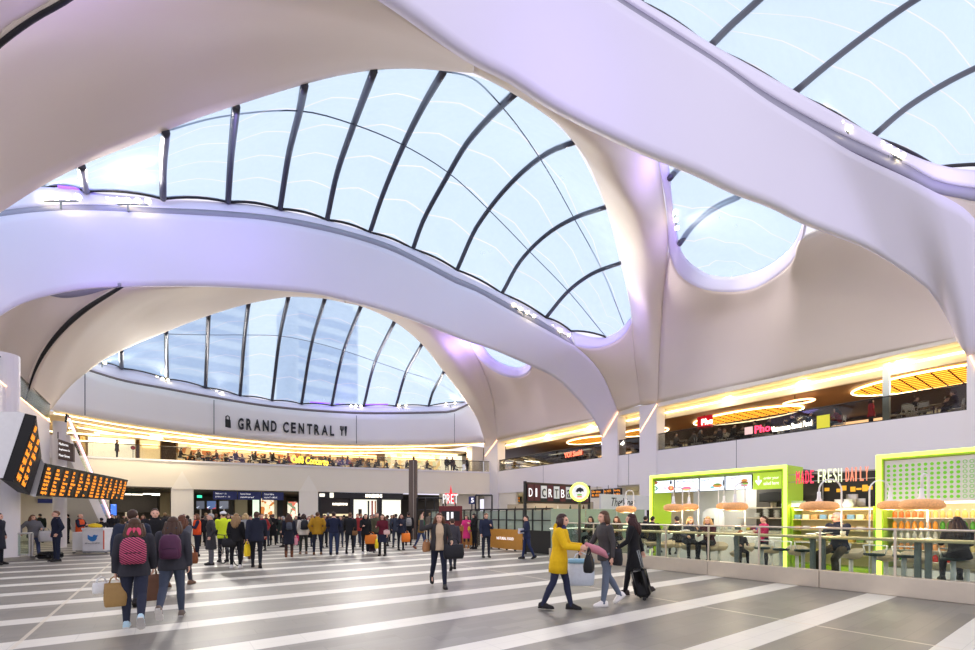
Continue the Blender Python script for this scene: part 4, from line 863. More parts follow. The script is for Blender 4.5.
menu_screen(674.8, 699, zb, zc, 'menu screen with a pink lunch box picture', [('fresh', .1, .72, .15, .3, (120, 90, 190)), ('salads', .44, .72, .15, .34, (160, 205, 90))], [(.5, .26, .2, .16, (120, 60, 50)), (.5, .3, .17, .1, (225, 120, 150)), (.5, .18, .16, .06, (230, 200, 120))])
menu_screen(699.5, 724.8, zb, zc, 'menu screen with a filled roll picture', [('hot', .06, .72, .16, .2, (60, 70, 110)), ('wraps', .3, .72, .15, .34, (150, 205, 90))], [(.7, .36, .22, .2, (214, 226, 236)), (.72, .38, .18, .13, (196, 130, 60)), (.72, .46, .13, .07, (110, 140, 50)), (.52, .26, .08, .08, (120, 190, 190)), (.95, .55, .03, .25, (40, 44, 60))])
menu_screen(725.3, 752, zb, zc, 'menu screen with a stacked burger picture', [('wrapped', .05, .72, .17, .42, (130, 70, 170)), ('daily', .14, .2, .15, .26, (190, 70, 130))], [(.73, .48, .18, .3, (225, 232, 240)), (.73, .62, .12, .1, (205, 140, 60)), (.73, .48, .15, .07, (120, 60, 40)), (.73, .4, .16, .06, (120, 170, 60)), (.73, .28, .15, .06, (220, 130, 140))])
y0 = onX(753, 485, XK + .1).y; y1 = onX(782, 485, XK + .1).y; t = empty('order_sign', (XK + .1, y0, 2.5), 0, 'lime sign with white arrow and order lettering beside the menu screens', 'sign'); w = y0 - y1
MB().box((0, -w, 0), (.06, 0, .56)).build('board', mat('lit_lime_board', (176, 210, 60), emit=.35), t)
MB().prism([(-.004, -(.2 + dx) * w, z) for dx, z in ((-.025, .45), (.025, .45), (.025, .27), (.09, .33), (.115, .27), (0, .13), (-.115, .27), (-.09, .33), (-.025, .27))], (-1, 0, 0), .006).build('arrow', M_wtxt, t)
for s_, z in (('order your', .30), ('salad here', .14)): text_mesh('lettering', s_, Vector((XK + .098, y0 - .38 * w, 2.5 + z)), (0, -1, 0), (0, 0, 1), .11, M_wtxt, t, width=.52 * w, depth=.005)
# crockery and kitchen things on the salad counter
M_china = mat('white_china', (238, 238, 234), 0.25)
def on_counter(px, X): return onX(px, 515, X).y
proto = MB().rings([[(r*math.cos(2*math.pi*k/18), r*math.sin(2*math.pi*k/18), z) for k in range(18)] for r, z in ((.05, 0), (.06, .004), (.12, .05), (.13, .055), (.12, .055), (.06, .012), (.01, .01))]).build('bowl', M_china, None, True)
first = True
for (px, X, n, lab, g) in ((766, 18.95, 6, 'white bowl in the taller stack on the kitchen shelf', 'bowls in the taller stack'), (777, 18.95, 5, 'white bowl in the stack nearest the kiosk end panel', 'bowls in the stack by the end panel'), (757, 18.95, 3, 'white bowl in the lowest stack on the kitchen shelf', 'bowls in the lowest stack')):
    for k in range(n):
        o = proto if first else proto.copy()
        if not first: C.objects.link(o)
        first = False; o.location = (X, on_counter(px, X), 1.56 + k * .058); tag(o, lab, 'bowl', g)
M_cup = mat('paper_cup', (232, 220, 196), 0.6)
cup = MB().lathe([(0, 0), (.032, 0), (.043, .11), (.039, .11), (.03, .01)], n=14).build('paper_cup', M_cup, None, True); first = True
for k, (px, X, z) in enumerate(((664, 16.45, 1.09), (667, 16.45, 1.09), (670.5, 16.45, 1.09), (722, 16.45, 1.09), (726, 16.45, 1.09), (733, 16.45, 1.09), (786, 18.9, 1.96), (775, 18.9, 1.96), (772, 18.9, 1.96))):
    o = cup if first else cup.copy()
    if not first: C.objects.link(o)
    first = False; o.location = (X, on_counter(px, X), z); o.scale = (1.3, 1.3, 1.5)
    tag(o, 'pale paper cup on the salad counter' if k < 6 else 'pale paper cup on the top kitchen shelf', 'cup', 'cups on the salad counter' if k < 6 else 'cups on the top kitchen shelf')
yo = on_counter(713, 18.6); t = empty('oven', (18.6, yo, 1.06), 0, 'white domed oven on the back counter of the salad kiosk', 'oven')
MB().rings([[(.33*s_*math.cos(a), .45*s_*math.sin(a), z) for a in [2*math.pi*k/20 for k in range(20)]] for s_, z in ((.95, 0), (1, .1), (1, .5), (.9, .72), (.6, .84), (.2, .88))]).build('dome', M_china, t, True); MB().box((-.36, -.2, .2), (-.3, .2, .45)).build('door', M_black, t)
for k, (px, c_, hh) in enumerate(((754, (150, 60, 90), .12), (760, (90, 130, 190), .1), (745, (230, 226, 216), .16), (739, (90, 96, 100), .2), (750, (226, 200, 90), .1))):
    y = on_counter(px, 18.9); o = MB().bbox((18.8, y - .13, 1.056), (19.1, y + .13, 1.056 + hh), .02).build('food_tub', mat('tub_%d' % k, c_, .4)); tag(o, ['maroon', 'blue', 'off white', 'dark grey', 'yellow'][k] + ' food tub on the back counter of the salad kiosk', 'food tub')
# hanging lettering between the kiosks
P0 = onX(796.5, 481, XK + .1); P1 = onX(871.5, 476, XK + .1); zl = 2.62
t = empty('hanging_lettering', (XK + .1, P0.y, zl), 0, 'red white and salmon block lettering on two rails between the kiosks', 'sign')
for z in (.07, .30): MB().tube([(0.05, .35, z), (0.05, P1.y - P0.y - .35, z)], .012, 6).build('rail', M_steel, t)
for s_, u0, u1, c_ in (('MADE', 0, .275, (235, 60, 90)), ('FRESH', .315, .655, (236, 245, 200)), ('DAILY', .685, .985, (240, 140, 110))):
    wd = P0.y - P1.y; n_ = len(s_)
    for k, ch in enumerate(s_):
        ua = u0 + (u1 - u0) * k / n_; text_mesh('letter', ch, Vector((XK + .1, P0.y - wd * ua, zl)), (0, -1, 0), (0, 0, 1), .40, mat('lit_letter_%d_%d_%d' % c_, c_, emit=.7), t, width=wd * (u1 - u0) / n_ * (.68 if ch != 'I' else .26), depth=.04, bold=.0)
# wall of menus and shelves behind the lettering
t = empty('menu_wall', (19.4, 5.0, 0), 0, 'dark menu wall with amber price panels behind the reading man', 'menu board')
ym0 = onX(796, 500, 19.4).y - 5; ym1 = onX(882, 500, 19.4).y - 5
MB().box((0, ym1, 0), (.1, ym0, 3.15)).build('dark_wall', mat('charcoal_wall', (52, 48, 42), .6, var=.15), t)
for k, px in enumerate((818, 826, 838, 843, 852, 858, 864, 869)):
    y = onX(px, 490, 19.3).y - 5; MB().box((-.02, y - .07, 2.46 + .05 * (k % 2)), (0, y + .07, 2.68 - .05 * (k % 3))).build('price_panel', mat('amber_price_panel', (230, 170, 50), emit=.6), t)
MB().box((-.75, ym1, 1.84), (-.0, ym0, 1.895)).build('shelf', M_silver, t)
for (px, z0, z1, w_) in ((853, 1.9, 2.35, .16), (862, 1.95, 2.2, .12)):
    y = onX(px, 495, 19).y; o = MB().cyl((18.9, y, z0), (18.9, y, z1), w_, n=16).build('steel_urn', M_silver, None, True); tag(o, 'tall steel urn on the shelf behind the reading man' if px == 853 else 'short steel urn on the shelf behind the reading man', 'urn')
def shelf_unit(px0, px1, X, zs, lab, top, m, name='shelf_unit', depth=.5, back=None, sides=None):
    y0 = onX(px0, 515, X).y; y1 = onX(px1, 515, X).y; t = empty(name, (X, y0, 0), 0, lab, 'shelves'); w = y0 - y1
    MB().box((depth - .03, -w, .1), (depth, 0, top)).build('back', back or M_putty, t)
    for y in (0, -w): MB().bbox((0, y - .02, 0), (depth, y + .02, top), .005).build('side', sides or m, t)
    for z in zs: MB().bbox((0, -w, z - .03), (depth, 0, z), .006).build('shelf', m, t)
    MB().box((0, -w, 0), (depth, 0, .12)).build('kick_board', sides or m, t)
    return t, y0, w
M_oakshelf = mat('light_oak_shelf', (224, 200, 140), .5, var=.1, scale=10)
t, y0m, wm = shelf_unit(792, 874, XK + .25, (.5, .85, 1.2, 1.52, 1.86), 'oak display shelves of packed food behind the reading man', 1.9, M_oakshelf, 'display_shelf', .7, mat('warm_shelf_back', (206, 188, 132), .6, emit=.1), M_lime)
strip2 = MB().box((.04, -wm + .05, 1.80), (.08, -.05, 1.83)).build('shelf_light', M_led, t)
light('shelf_light', 'AREA', (XK + .1, y0m - wm / 2, 1.95), 7, (1, .9, .65), 2.2, .2, target=(XK + .7, y0m - wm / 2, .9))
rnd = random.Random(3)
packs = {}
for ri, (z, cols) in enumerate(((.5, ((240, 220, 120), (250, 250, 240))), (.85, ((236, 190, 90), (120, 150, 60), (250, 244, 230))), (1.2, ((230, 180, 110), (245, 240, 225))), (1.52, ((120, 160, 190), (235, 225, 190), (200, 150, 90))))):
    n = 9
    for k in range(n):
        c_ = cols[k % len(cols)]; key = (c_, ri)
        y = y0m - wm * (k + .5) / n
        if key not in packs: o = MB().bbox((-.09, -.085, 0), (.09, .085, .11 + .03 * (ri % 2)), .015).build('food_pack', mat('pack_%d_%d_%d' % c_, c_, .4)); packs[key] = o
        else: o = packs[key].copy(); C.objects.link(o)
        o.location = (XK + .42, y, z); o.rotation_euler = (0, 0, rnd.uniform(-.15, .15))
        r_ = ['lowest', 'second lowest', 'middle', 'upper'][ri]; tag(o, 'small food pack on the %s oak display shelf behind the reading man' % r_, 'food pack', 'packs on the %s oak shelf' % r_)
for k, (px, c_, w_, lab) in enumerate(((794, (236, 236, 230), .16, 'white boxed cake with green lid on top of the display shelves'), (848, (234, 230, 220), .14, 'white jug on top of the display shelves'), (838, (228, 226, 220), .12, 'small white pot on top of the display shelves'))):
    y = onX(px, 500, XK + .5).y
    if k == 0:
        t = empty('cake_box', (XK + .5, y, 1.9), 0, lab, 'box'); MB().bbox((-.2, -.3, 0), (.2, .3, .14), .02).build('tray', M_china, t); MB().bbox((-.18, -.27, .14), (.18, .27, .2), .02).build('lid', mat('pale_green_lid', (196, 220, 170), .5), t)
    else: tag(MB().lathe([(0, 0), (w_ * .8, 0), (w_, .1), (w_ * .7, .22), (w_ * .75, .26), (0, .26)], (XK + .5, y, 1.86), 14).build('jug' if k == 1 else 'pot', M_china, None, True), lab, 'jug' if k == 1 else 'pot')
# juice kiosk (dotted panel, bottles)
ya = -1.4; yb = onX(876, 458, XK).y; t = empty('juice_kiosk', (XK, yb, 0), 0, 'kiosk with lime dotted panel over lit bottle shelves', 'kiosk'); wj = yb - ya; zj = 3.30
MB().bbox((0, -.16, 0), (1.0, 0, zj), .01).build('end_panel', M_lime, t)
MB().bbox((0, -wj, zj - .16), (1.0, -.16, zj), .01).build('top_panel', M_lime, t)
MB().prism([(-.012, 0, 0), (-.012, 0, zj), (-.012, -wj, zj), (-.012, -wj, zj - .1), (-.012, -.12, zj - .1), (-.012, -.12, 0)], (1, 0, 0), .012).build('glowing_edge', M_limeglow, t)
MB().box((.06, -wj, 2.02), (.14, -.17, 3.13)).build('dotted_panel', M_putty, t)
dots = MB(); holl = MB(); M_dot = mat('lime_dot', (120, 205, 40), .5, emit=.12)
for r in range(8):
    z = 2.97 - r * .122
    for k in range(24):
        px = 888.5 + k * 5.95 * (1 + .006 * k); y = onX(px, 485, XK + .05).y - yb
        if -y > wj - .1: continue
        ring = [(.052, -0 + y + .036 * math.cos(a), z + .042 * math.sin(a)) for a in [2*math.pi*i/12 for i in range(12)]]
        if k < 12: dots.prism(ring, (1, 0, 0), .01)
        else: holl.tube(ring + ring[:1], .006, 4)
dots.build('dot_pattern', M_dot, t); holl.build('outline_dot_pattern', M_dot, t)
MB().box((.3, -wj, 0), (1.0, -.16, .2)).build('base_cabinet', M_putty, t)
MB().box((.95, -wj, .2), (1.0, -.16, 2.02)).build('back', mat('pale_shelf_back', (236, 222, 186), .6, emit=.08), t)
for z in (.42, .72, 1.0, 1.28, 1.58): MB().bbox((.3, -wj, z - .03), (.95, -.17, z), .005).build('shelf', M_silver, t)
MB().box((.2, -wj, 1.95), (.3, -.2, 2.0)).build('shelf_light', M_led, t)
light('shelf_light', 'AREA', (XK + .12, yb - 1.6, 1.9), 4, (1, .92, .7), 3, .2, target=(XK + .8, yb - 1.6, .8))
def bottle(c_, h, r):
    o = MB().lathe([(0, 0), (r, 0), (r * 1.02, .01), (r, h * .62), (r * .45, h * .8), (r * .42, h * .9), (0, h * .9)], n=12).build('juice_bottle', mat('juice_%d_%d_%d' % c_, c_, .15, var=.1), None, True)
    MB().lathe([(0, h * .88), (r * .5, h * .88), (r * .5, h), (0, h)], n=10).build('cap', mat('bottle_cap', (240, 238, 230), .4), o, True); return o
rows = [(1.58, .22, .05, [(214, 110, 40)] * 5 + [(235, 190, 100)] * 7 + [(150, 80, 50)] * 6, 'top'), (1.28, .24, .05, [(245, 160, 40)] * 7 + [(90, 170, 40)] * 6 + [(240, 190, 80)] * 8, 'second'),
        (1.0, .22, .048, [(250, 236, 215)] * 4 + [(240, 226, 200)] * 5 + [(245, 200, 185)] * 9, 'third'), (.72, .2, .05, [(232, 160, 90)] * 8 + [(225, 200, 120)] * 8, 'fourth'), (.42, .22, .055, [(70, 150, 40)] * 6 + [(196, 50, 40)] * 6 + [(90, 150, 50)] * 6, 'lowest')]
proto = {}; cn = {(214,110,40): 'rust', (235,190,100): 'straw yellow', (150,80,50): 'brown', (245,160,40): 'orange', (90,170,40): 'green', (240,190,80): 'amber', (250,236,215): 'cream', (240,226,200): 'ivory', (245,200,185): 'pale pink', (232,160,90): 'peach', (225,200,120): 'gold', (70,150,40): 'leaf green', (196,50,40): 'red', (90,150,50): 'green'}
for (z, h, r, cols, nm) in rows:
    for k, c_ in enumerate(cols):
        if (c_, h) not in proto: o = bottle(c_, h, r); proto[(c_, h)] = o
        else: o = copy_tree(proto[(c_, h)])
        o.location = (XK + .42 + .02 * (k % 2), yb - .3 - k * .135, z)
        side_ = '' if cn[c_] != 'green' or nm != 'lowest' else ' towards the open end'
        tag(o, '%s bottle on the %s shelf under the dotted panel%s' % (cn[c_], nm, side_), 'bottle', '%s bottles on the %s shelf' % (cn[c_], nm))
# frosted partition and round leaf sign at the end of the bar
t = empty('glass_partition', (12.2, 12.95, 0), 0, 'pale green frosted glass partition at the end of the food bar', 'partition')
for k in range(3): MB().box((.05 + k * 2.0, -.01, .35), (2.0 + k * 2.0, .01, 1.9)).build('frosted_pane', M_frost, t)
MB().box((0, -.06, 0), (6.1, .06, .35)).build('plinth', M_silver, t); MB().tube([(0, 0, 1.12), (6, 0, 1.12)], .02, 6).build('light_rail', mat('white_rail_light', (255, 250, 230), emit=1.5), t)
MB().box((1.2, -.9, 0), (2.0, -.15, 1.05)).build('service_unit', M_grey, t)
q = atd(579.5, 16.2); t = empty('round_sign', tuple(q), -YAW - .2, 'round lime ringed sign on a dark pole at the corner of the food bar', 'sign')
MB().cyl((0, 0, 0), (0, 0, 2.2), .05).build('pole', mat('dark_bronze_pole', (70, 64, 58), .4, .5), t, True); zc_ = 1.65 + 23 / 452 * 16.2
def disc(r, y0, th, sx=1.0): return MB().prism([(r * sx * math.cos(2*math.pi*k/32), y0, zc_ + r * math.sin(2*math.pi*k/32)) for k in range(32)], (0, -1, 0), th)
disc(.34, .06, .16).build('lime_ring', M_limeglow, t); disc(.26, -.1, .01).build('face', mat('lit_grey_face', (224, 226, 222), emit=.4), t)
MB().prism([(x, -.112, zc_ + z) for x, z in ((-.14, .02), (-.08, .12), (.02, .16), (.13, .1), (.15, .0), (.08, .03), (.05, -.03), (-.02, .02), (-.08, -.02))], (0, -1, 0), .008).build('leaf_emblem', M_black, t)
MB().box((-.08, -.12, zc_ - .13), (.08, -.112, zc_ - .08)).build('green_tab', M_dot, t); MB().box((-.08, -.12, zc_ - .19), (.08, -.112, zc_ - .15)).build('orange_tab', mat('orange_tab', (240, 120, 70), emit=.3), t)
# white script sign and letter boards behind
a = onY(601, 512, 13.9); b = onY(652, 512, 13.9)
t = empty('script_sign', (a.x, 13.9, 1.9), 0, 'white panel with black handwritten script behind the frosted partition', 'sign'); w = b.x - a.x
MB().box((0, 0, 0), (w, .1, .72)).build('panel', mat('light_grey_panel', (222, 222, 224), .5), t); MB().box((.2, .02, -1.9), (.3, .1, 0)).build('leg', M_black, t); MB().box((w - .3, .02, -1.9), (w - .2, .1, 0)).build('leg', M_black, t)
text_mesh('lettering', 'The Vine', Vector((a.x + .65, 13.9, 2.06)), (1, 0, 0), (.25, 0, 1), .42, M_black, t, width=w * .42, depth=.01)
for u in (.36, .6):
    MB().prism([(u * w + x, -.012, z) for x, z in ((-.2, .22), (.12, .36), (.1, .40), (.18, .46), (.02, .44), (.03, .38), (-.16, .27))], (0, 1, 0), .01).build('leaf_emblem', M_black, t)
a = onY(526, 500, 14.6); b = onY(590, 500, 14.6)
t = empty('letter_board', (a.x, 14.6, 2.18), 0, 'timber edged board of maroon and white letter tiles on a black post', 'sign'); w = b.x - a.x
MB().box((0, 0, 0), (w, .1, .84)).build('backing', M_black, t); MB().box((0, -.02, .80), (w, .12, .86)).build('timber_edge', M_wood, t); MB().box((0, -.02, -.03), (w, .12, .02)).build('timber_edge', M_wood, t); MB().box((-.06, 0, -2.18), (.04, .1, .9)).build('post', M_black, t); MB().box((w - .05, 0, -2.18), (w + .03, .1, .84)).build('post', M_black, t)
M_mar = mat('maroon_tile', (92, 34, 40), .5); tiles = [('D', 0), ('I', 0), ('c', 1), ('R', 0), ('T', 1), ('B', 0), ('a', 1), ('r', 0), ('C', 0), ('E', 0)]
for k, (ch, wt) in enumerate(tiles):
    u0 = (.02 + .096 * k) * w; u1 = u0 + .086 * w; lt2 = MB().box((u0, -.02, .08 if not wt else .2), (u1, 0, .78 if not wt else .74)).build('letter_tile', M_white if wt else M_mar, t)
    text_mesh('lettering', ch, Vector((a.x + u0 + .05, 14.57, 2.18 + .25)), (1, 0, 0), (0, 0, 1), .36, M_black if wt else M_wtxt, t, width=(u1 - u0) * (.6 if ch != 'I' else .25), depth=.01, under=lt2)
# amber train information strips over the far right openings
for k, (p0, p1, X, lab) in enumerate(((591, 602, 26.2, 'black train information strip left of its neighbours above the script sign'), (603.5, 612, 26.2, 'middle black train information strip above the script sign'), (613.5, 621, 26.2, 'black train information strip nearest the white pier'), (511, 521, 30.0, 'black train information strip seen between the corner pier and letter board'))):
    A = onX(p0, 492, X); B_ = onX(p1, 492, X); t = empty('information_strip', (X, A.y, 2.95), 0, lab, 'screen'); w = A.y - B_.y
    MB().bbox((0, -w, 0), (.15, 0, .62), .01).build('casing', M_black, t); MB().cyl((.07, -w / 2, .62), (.07, -w / 2, .86), .02).build('hanger', M_black, t)
    for z in (.36, .1): text_mesh('lettering', ['4b 18:22', 'On time', '6a 18:31', 'Boarding'][(k + (z > .2)) % 4], Vector((X - .012, A.y - .08 * w, 2.95 + z)), (0, -1, 0), (0, 0, 1), .17, M_amber, t, width=w * .8, depth=.01)
# ---------------------------------------------------------------- sandwich kiosk with black railings
XP = 13.1
t = empty('cafe_railing', (XP, 18.6, 0), 0, 'black framed glass railing with honey timber panels round the sandwich kiosk', 'railing')
y = 13.9
M_honey = mat('honey_timber_panel', (206, 146, 62), .45, var=.12, scale=8)
ys = [13.75 + .62 * k for k in range(18)]
for k, a in enumerate(ys):
    MB().box((-.035, a - .035 - 18.6, 0), (.035, a + .035 - 18.6, 1.92)).build('post', M_black, t)
MB().box((-.04, ys[0] - 18.6, 1.88), (.04, ys[-1] - 18.6, 1.95)).box((-.03, ys[0] - 18.6, 1.40), (.03, ys[-1] - 18.6, 1.44)).build('rail', M_black, t)
for k in range(17):
    MB().box((-.006, ys[k] + .04 - 18.6, .98), (.006, ys[k + 1] - .04 - 18.6, 1.86)).build('frosted_pane', M_frost, t)
MB().box((-.05, ys[0] - 18.6, 0), (.05, ys[3] - 18.6, .98)).build('black_panel', M_black, t)
for (a, b) in ((ys[3] + .03, ys[7]), (ys[9], ys[13]), (ys[13] + .05, ys[17])): MB().box((-.06, a - 18.6, .06), (.05, b - 18.6, .98)).build('timber_panel', M_honey, t)
yc = (ys[3] + ys[7]) / 2
text_mesh('lettering', 'NATURAL FOOD', Vector((XP - .075, ys[7] - .55, .48)), (0, -1, 0), (0, 0, 1), .13, M_wtxt, t, width=1.3, depth=.01)
# portal frames behind the railing
for k, (p0, p1, d, z, lab) in enumerate(((475.5, 492, 24.5, 2.72, 'open black portal frame left of the corner pier behind the railing'), (417, 443, 29.5, 2.75, 'wide open black portal frame behind the steel totem'))):
    A = atd(p0, d); B_ = atd(p1, d); R = B_ - A; t = empty('portal_frame', tuple(A), 0, lab, 'frame')
    for u in ((0, 1, .22) if k == 0 else (0, .33, .66, 1)): MB().cyl(R * u, R * u + Vector((0, 0, z)), .05, n=6).build('upright', M_black, t)
    MB().tube([Vector((0, 0, z)), R + Vector((0, 0, z))], .05, 6).build('crossbar', M_black, t); MB().tube([Vector((0, 0, z * .72)), R + Vector((0, 0, z * .72))], .03, 6).build('crossbar', M_black, t)
q = atd(450.5, 23.6); t = empty('sandwich_kiosk_sign', tuple(q), -YAW + .1, 'maroon box sign with tall red star and white lettering', 'sign'); u_ = 23.6 / 452
M_maroon = mat('maroon_box', (110, 32, 34), .5); M_red = mat('lit_red_star', (226, 40, 50), emit=.9)
MB().bbox((-11.5 * u_, -.3, 0), (11.5 * u_, .3, 2.12), .02).build('box', M_maroon, t); MB().box((-9 * u_, -.32, 1.35), (9 * u_, -.3, 1.85)).build('menu_panel', M_black, t)
for x in (-.2, .02): MB().box((x, -.33, 1.4), (x + .12, -.32, 1.8)).build('menu_sheet', M_wtxt, t)
cx_, cz = .3 * u_, 2.12 + 9.5 * u_; star = []
for k in range(10):
    r = (10.5 if k % 2 == 0 else 3.6) * u_; a = math.pi / 2 + math.pi * k / 5; star.append((cx_ + r * math.cos(a) * (.62 if k else 1), -.06, cz + r * math.sin(a) * (.95 if k else 1.1)))
MB().prism(star, (0, -1, 0), .08).build('star', M_red, t)
MB().cyl((-.25, 0, 2.12), (-.25, 0, 2.3), .03).cyl((.25, 0, 2.12), (.25, 0, 2.3), .03).build('stand', M_black, t)
R_ = Vector((math.cos(-YAW + .1), math.sin(-YAW + .1), 0)); N_ = Vector((math.sin(-YAW + .1), -math.cos(-YAW + .1), 0))
o = text_mesh('lettering', 'PRET', Vector((-7.6 * u_, -.15, 2.12 + 2.4 * u_)), (1, 0, 0), (0, 0, 1), 9.2 * u_, mat('soft_lit_white_letter', (250, 246, 240), emit=.7), None, width=15.2 * u_, depth=.05, bold=.0); o.parent = t
q = W(471.5, 504, 25); t = empty('platform_sign', tuple(q), -YAW, 'small dark blue sign with white numeral between the star sign and portal frame', 'sign')
MB().bbox((-.16, 0, 0), (.2, .08, .42), .01).build('board', M_blue, t); MB().cyl((.02, .04, -q.z), (.02, .04, .02), .03).build('post', M_black, t)
o = text_mesh('lettering', '5', Vector((-.03, -.012, .08)), (1, 0, 0), (0, 0, 1), .26, M_wtxt, None, width=.16, depth=.01, bold=.02); o.parent = t
# counters and glowing shelves inside the sandwich kiosk
t = empty('sandwich_counter', (16.2, 18.6, 0), 0, 'steel and cream counter with lit shelves inside the black railing', 'counter')
MB().bbox((-.3, -3.5, 0), (.3, 3.5, 1.05), .02).build('front', M_cream, t); MB().box((-.35, -3.55, 1.05), (.35, 3.55, 1.1)).build('worktop', M_silver, t)
for z in (1.5, 1.85): MB().box((.6, -3.3, z), (.95, 3.3, z + .03)).build('shelf', M_oakshelf, t)
MB().box((.95, -3.4, 0), (1.05, 3.4, 2.3)).build('back_panel', mat('warm_grey_back', (150, 138, 120), .6, emit=.15), t)
for k in range(14):
    o = MB().lathe([(0, 0), (.05, 0), (.05, .16), (.02, .22), (.02, .28), (0, .28)], (16.97, 15.6 + .45 * k, 1.53 if k % 2 else 1.88), 10).build('bottle', mat(['brown_glass', 'pale_glass', 'dark_green_glass'][k % 3], [(80, 50, 30), (220, 210, 190), (50, 70, 50)][k % 3], .2), None, True)
    tag(o, 'small bottle on the lit shelves inside the sandwich kiosk', 'bottle', 'bottles inside the sandwich kiosk')
light('kiosk_light', 'AREA', (15.2, 18.6, 3.2), 60, (1, .9, .7), 4, 1)
# signs on the upper gallery
def gal_sign(s_, a, b, X, h, m, lab, name, box=None):
    A = onX(*a, X); B_ = onX(*b, X); t = empty(name, tuple(A), 0, lab, 'sign')
    text_mesh('lettering', s_, A, B_ - A, (0, 0, 1), h, m, t, width=(B_ - A).length, depth=.04, bold=.015); return t, A, B_
M_pho = mat('red_neon', (255, 60, 90), emit=2.0, ecol=(255, 60, 95))
t, A, B_ = gal_sign('Pho', (755, 433.5), (770.5, 431), XW + .04, .42, M_pho, 'red and white noodle bar lettering on the dark near gallery balustrade', 'noodle_sign')
A2 = onX(771.5, 432.3, XW + .04); B2 = onX(812, 425.5, XW + .04); text_mesh('lettering', 'Vietnamese Street Food', A2, B2 - A2, (0, 0, 1), .3, M_lit, t, width=(B2 - A2).length, depth=.03, bold=.01)
MB().box((-.02, .12, 0), (0, .55, .42)).build('pale_tile', mat('pale_pink_tile', (226, 190, 180), emit=.5), t)
q0 = onX(697, 427.5, XW + 4); t = empty('noodle_sign', tuple(q0), 0, 'small red box sign inside the gallery behind the dark balustrade', 'sign'); q1 = onX(712, 425, XW + 4)
MB().bbox((0, q1.y - q0.y, -.1), (.15, 0, .75), .02).build('box', mat('lit_red_box', (190, 20, 40), emit=.5), t); text_mesh('lettering', 'Pho', q0 + Vector((-.02, -.35, .1)), (0, -1, 0), (0, 0, 1), .42, M_lit, t, width=.8, depth=.02, bold=.02); MB().cyl((.07, -.5, .75), (.07, -.5, 8.75 - q0.z), .02).build('hanger', M_black, t)
gal_sign('YO! Sushi', (564.5, 458.2), (582, 454.6), XW + .04, .42, mat('salmon_neon', (255, 120, 80), emit=2.0, ecol=(255, 110, 80)), 'salmon neon sushi lettering on the far gallery bay balustrade', 'sushi_sign')
q0 = onX(816.5, 424, XW + .03); tag(MB().box((XW + .065, q0.y - .55, 6.05), (XW + .085, q0.y + .0, 6.7)).build('notice', mat('yellow_notice', (226, 220, 60), .6, emit=.2)), 'square yellow notice stuck on the near gallery balustrade', 'notice')
# ---------------------------------------------------------------- people
V = Vector
def remesh(mb, vox, smooth=2, name='m'):
    me = bpy.data.meshes.new(name); me.from_pydata(mb.v, [], mb.f); me.update()
    o = bpy.data.objects.new(name, me); C.objects.link(o)
    md = o.modifiers.new('r', 'REMESH'); md.mode = 'VOXEL'; md.voxel_size = vox
    if smooth: ms = o.modifiers.new('s', 'SMOOTH'); ms.iterations = smooth; ms.factor = .5
    dg = bpy.context.evaluated_depsgraph_get(); dg.update()
    r = bpy.data.meshes.new_from_object(o.evaluated_get(dg)); C.objects.unlink(o); bpy.data.objects.remove(o)
    r.name = name; r.materials.clear()
    r.polygons.foreach_set('use_smooth', [True] * len(r.polygons)); return r
def cap(m, a, b, ra, rb, n=10):
    a = V(a); b = V(b); d = (b - a); L = d.length
    if L < 1e-5: return m.ell(a, (ra, ra, ra), n, 6)
    d /= L; pts = []; rr = []
    for k in range(4): t = math.pi / 2 * k / 4; pts.append(a - d * ra * math.cos(t)); rr.append(max(ra * math.sin(t), .002))
    pts.append(a); rr.append(ra); pts.append(b); rr.append(rb)
    for k in range(1, 4): t = math.pi / 2 * k / 4; pts.append(b + d * rb * math.sin(t)); rr.append(rb * math.cos(t))
    pts.append(b + d * rb); rr.append(.002)
    return m.tube(pts, rr, n)
def frame(d):
    d = d.normalized(); u = V((1, 0, 0)) - d * d.x
    if u.length < .2: u = V((0, 1, 0)) - d * d.y
    return d, u.normalized()
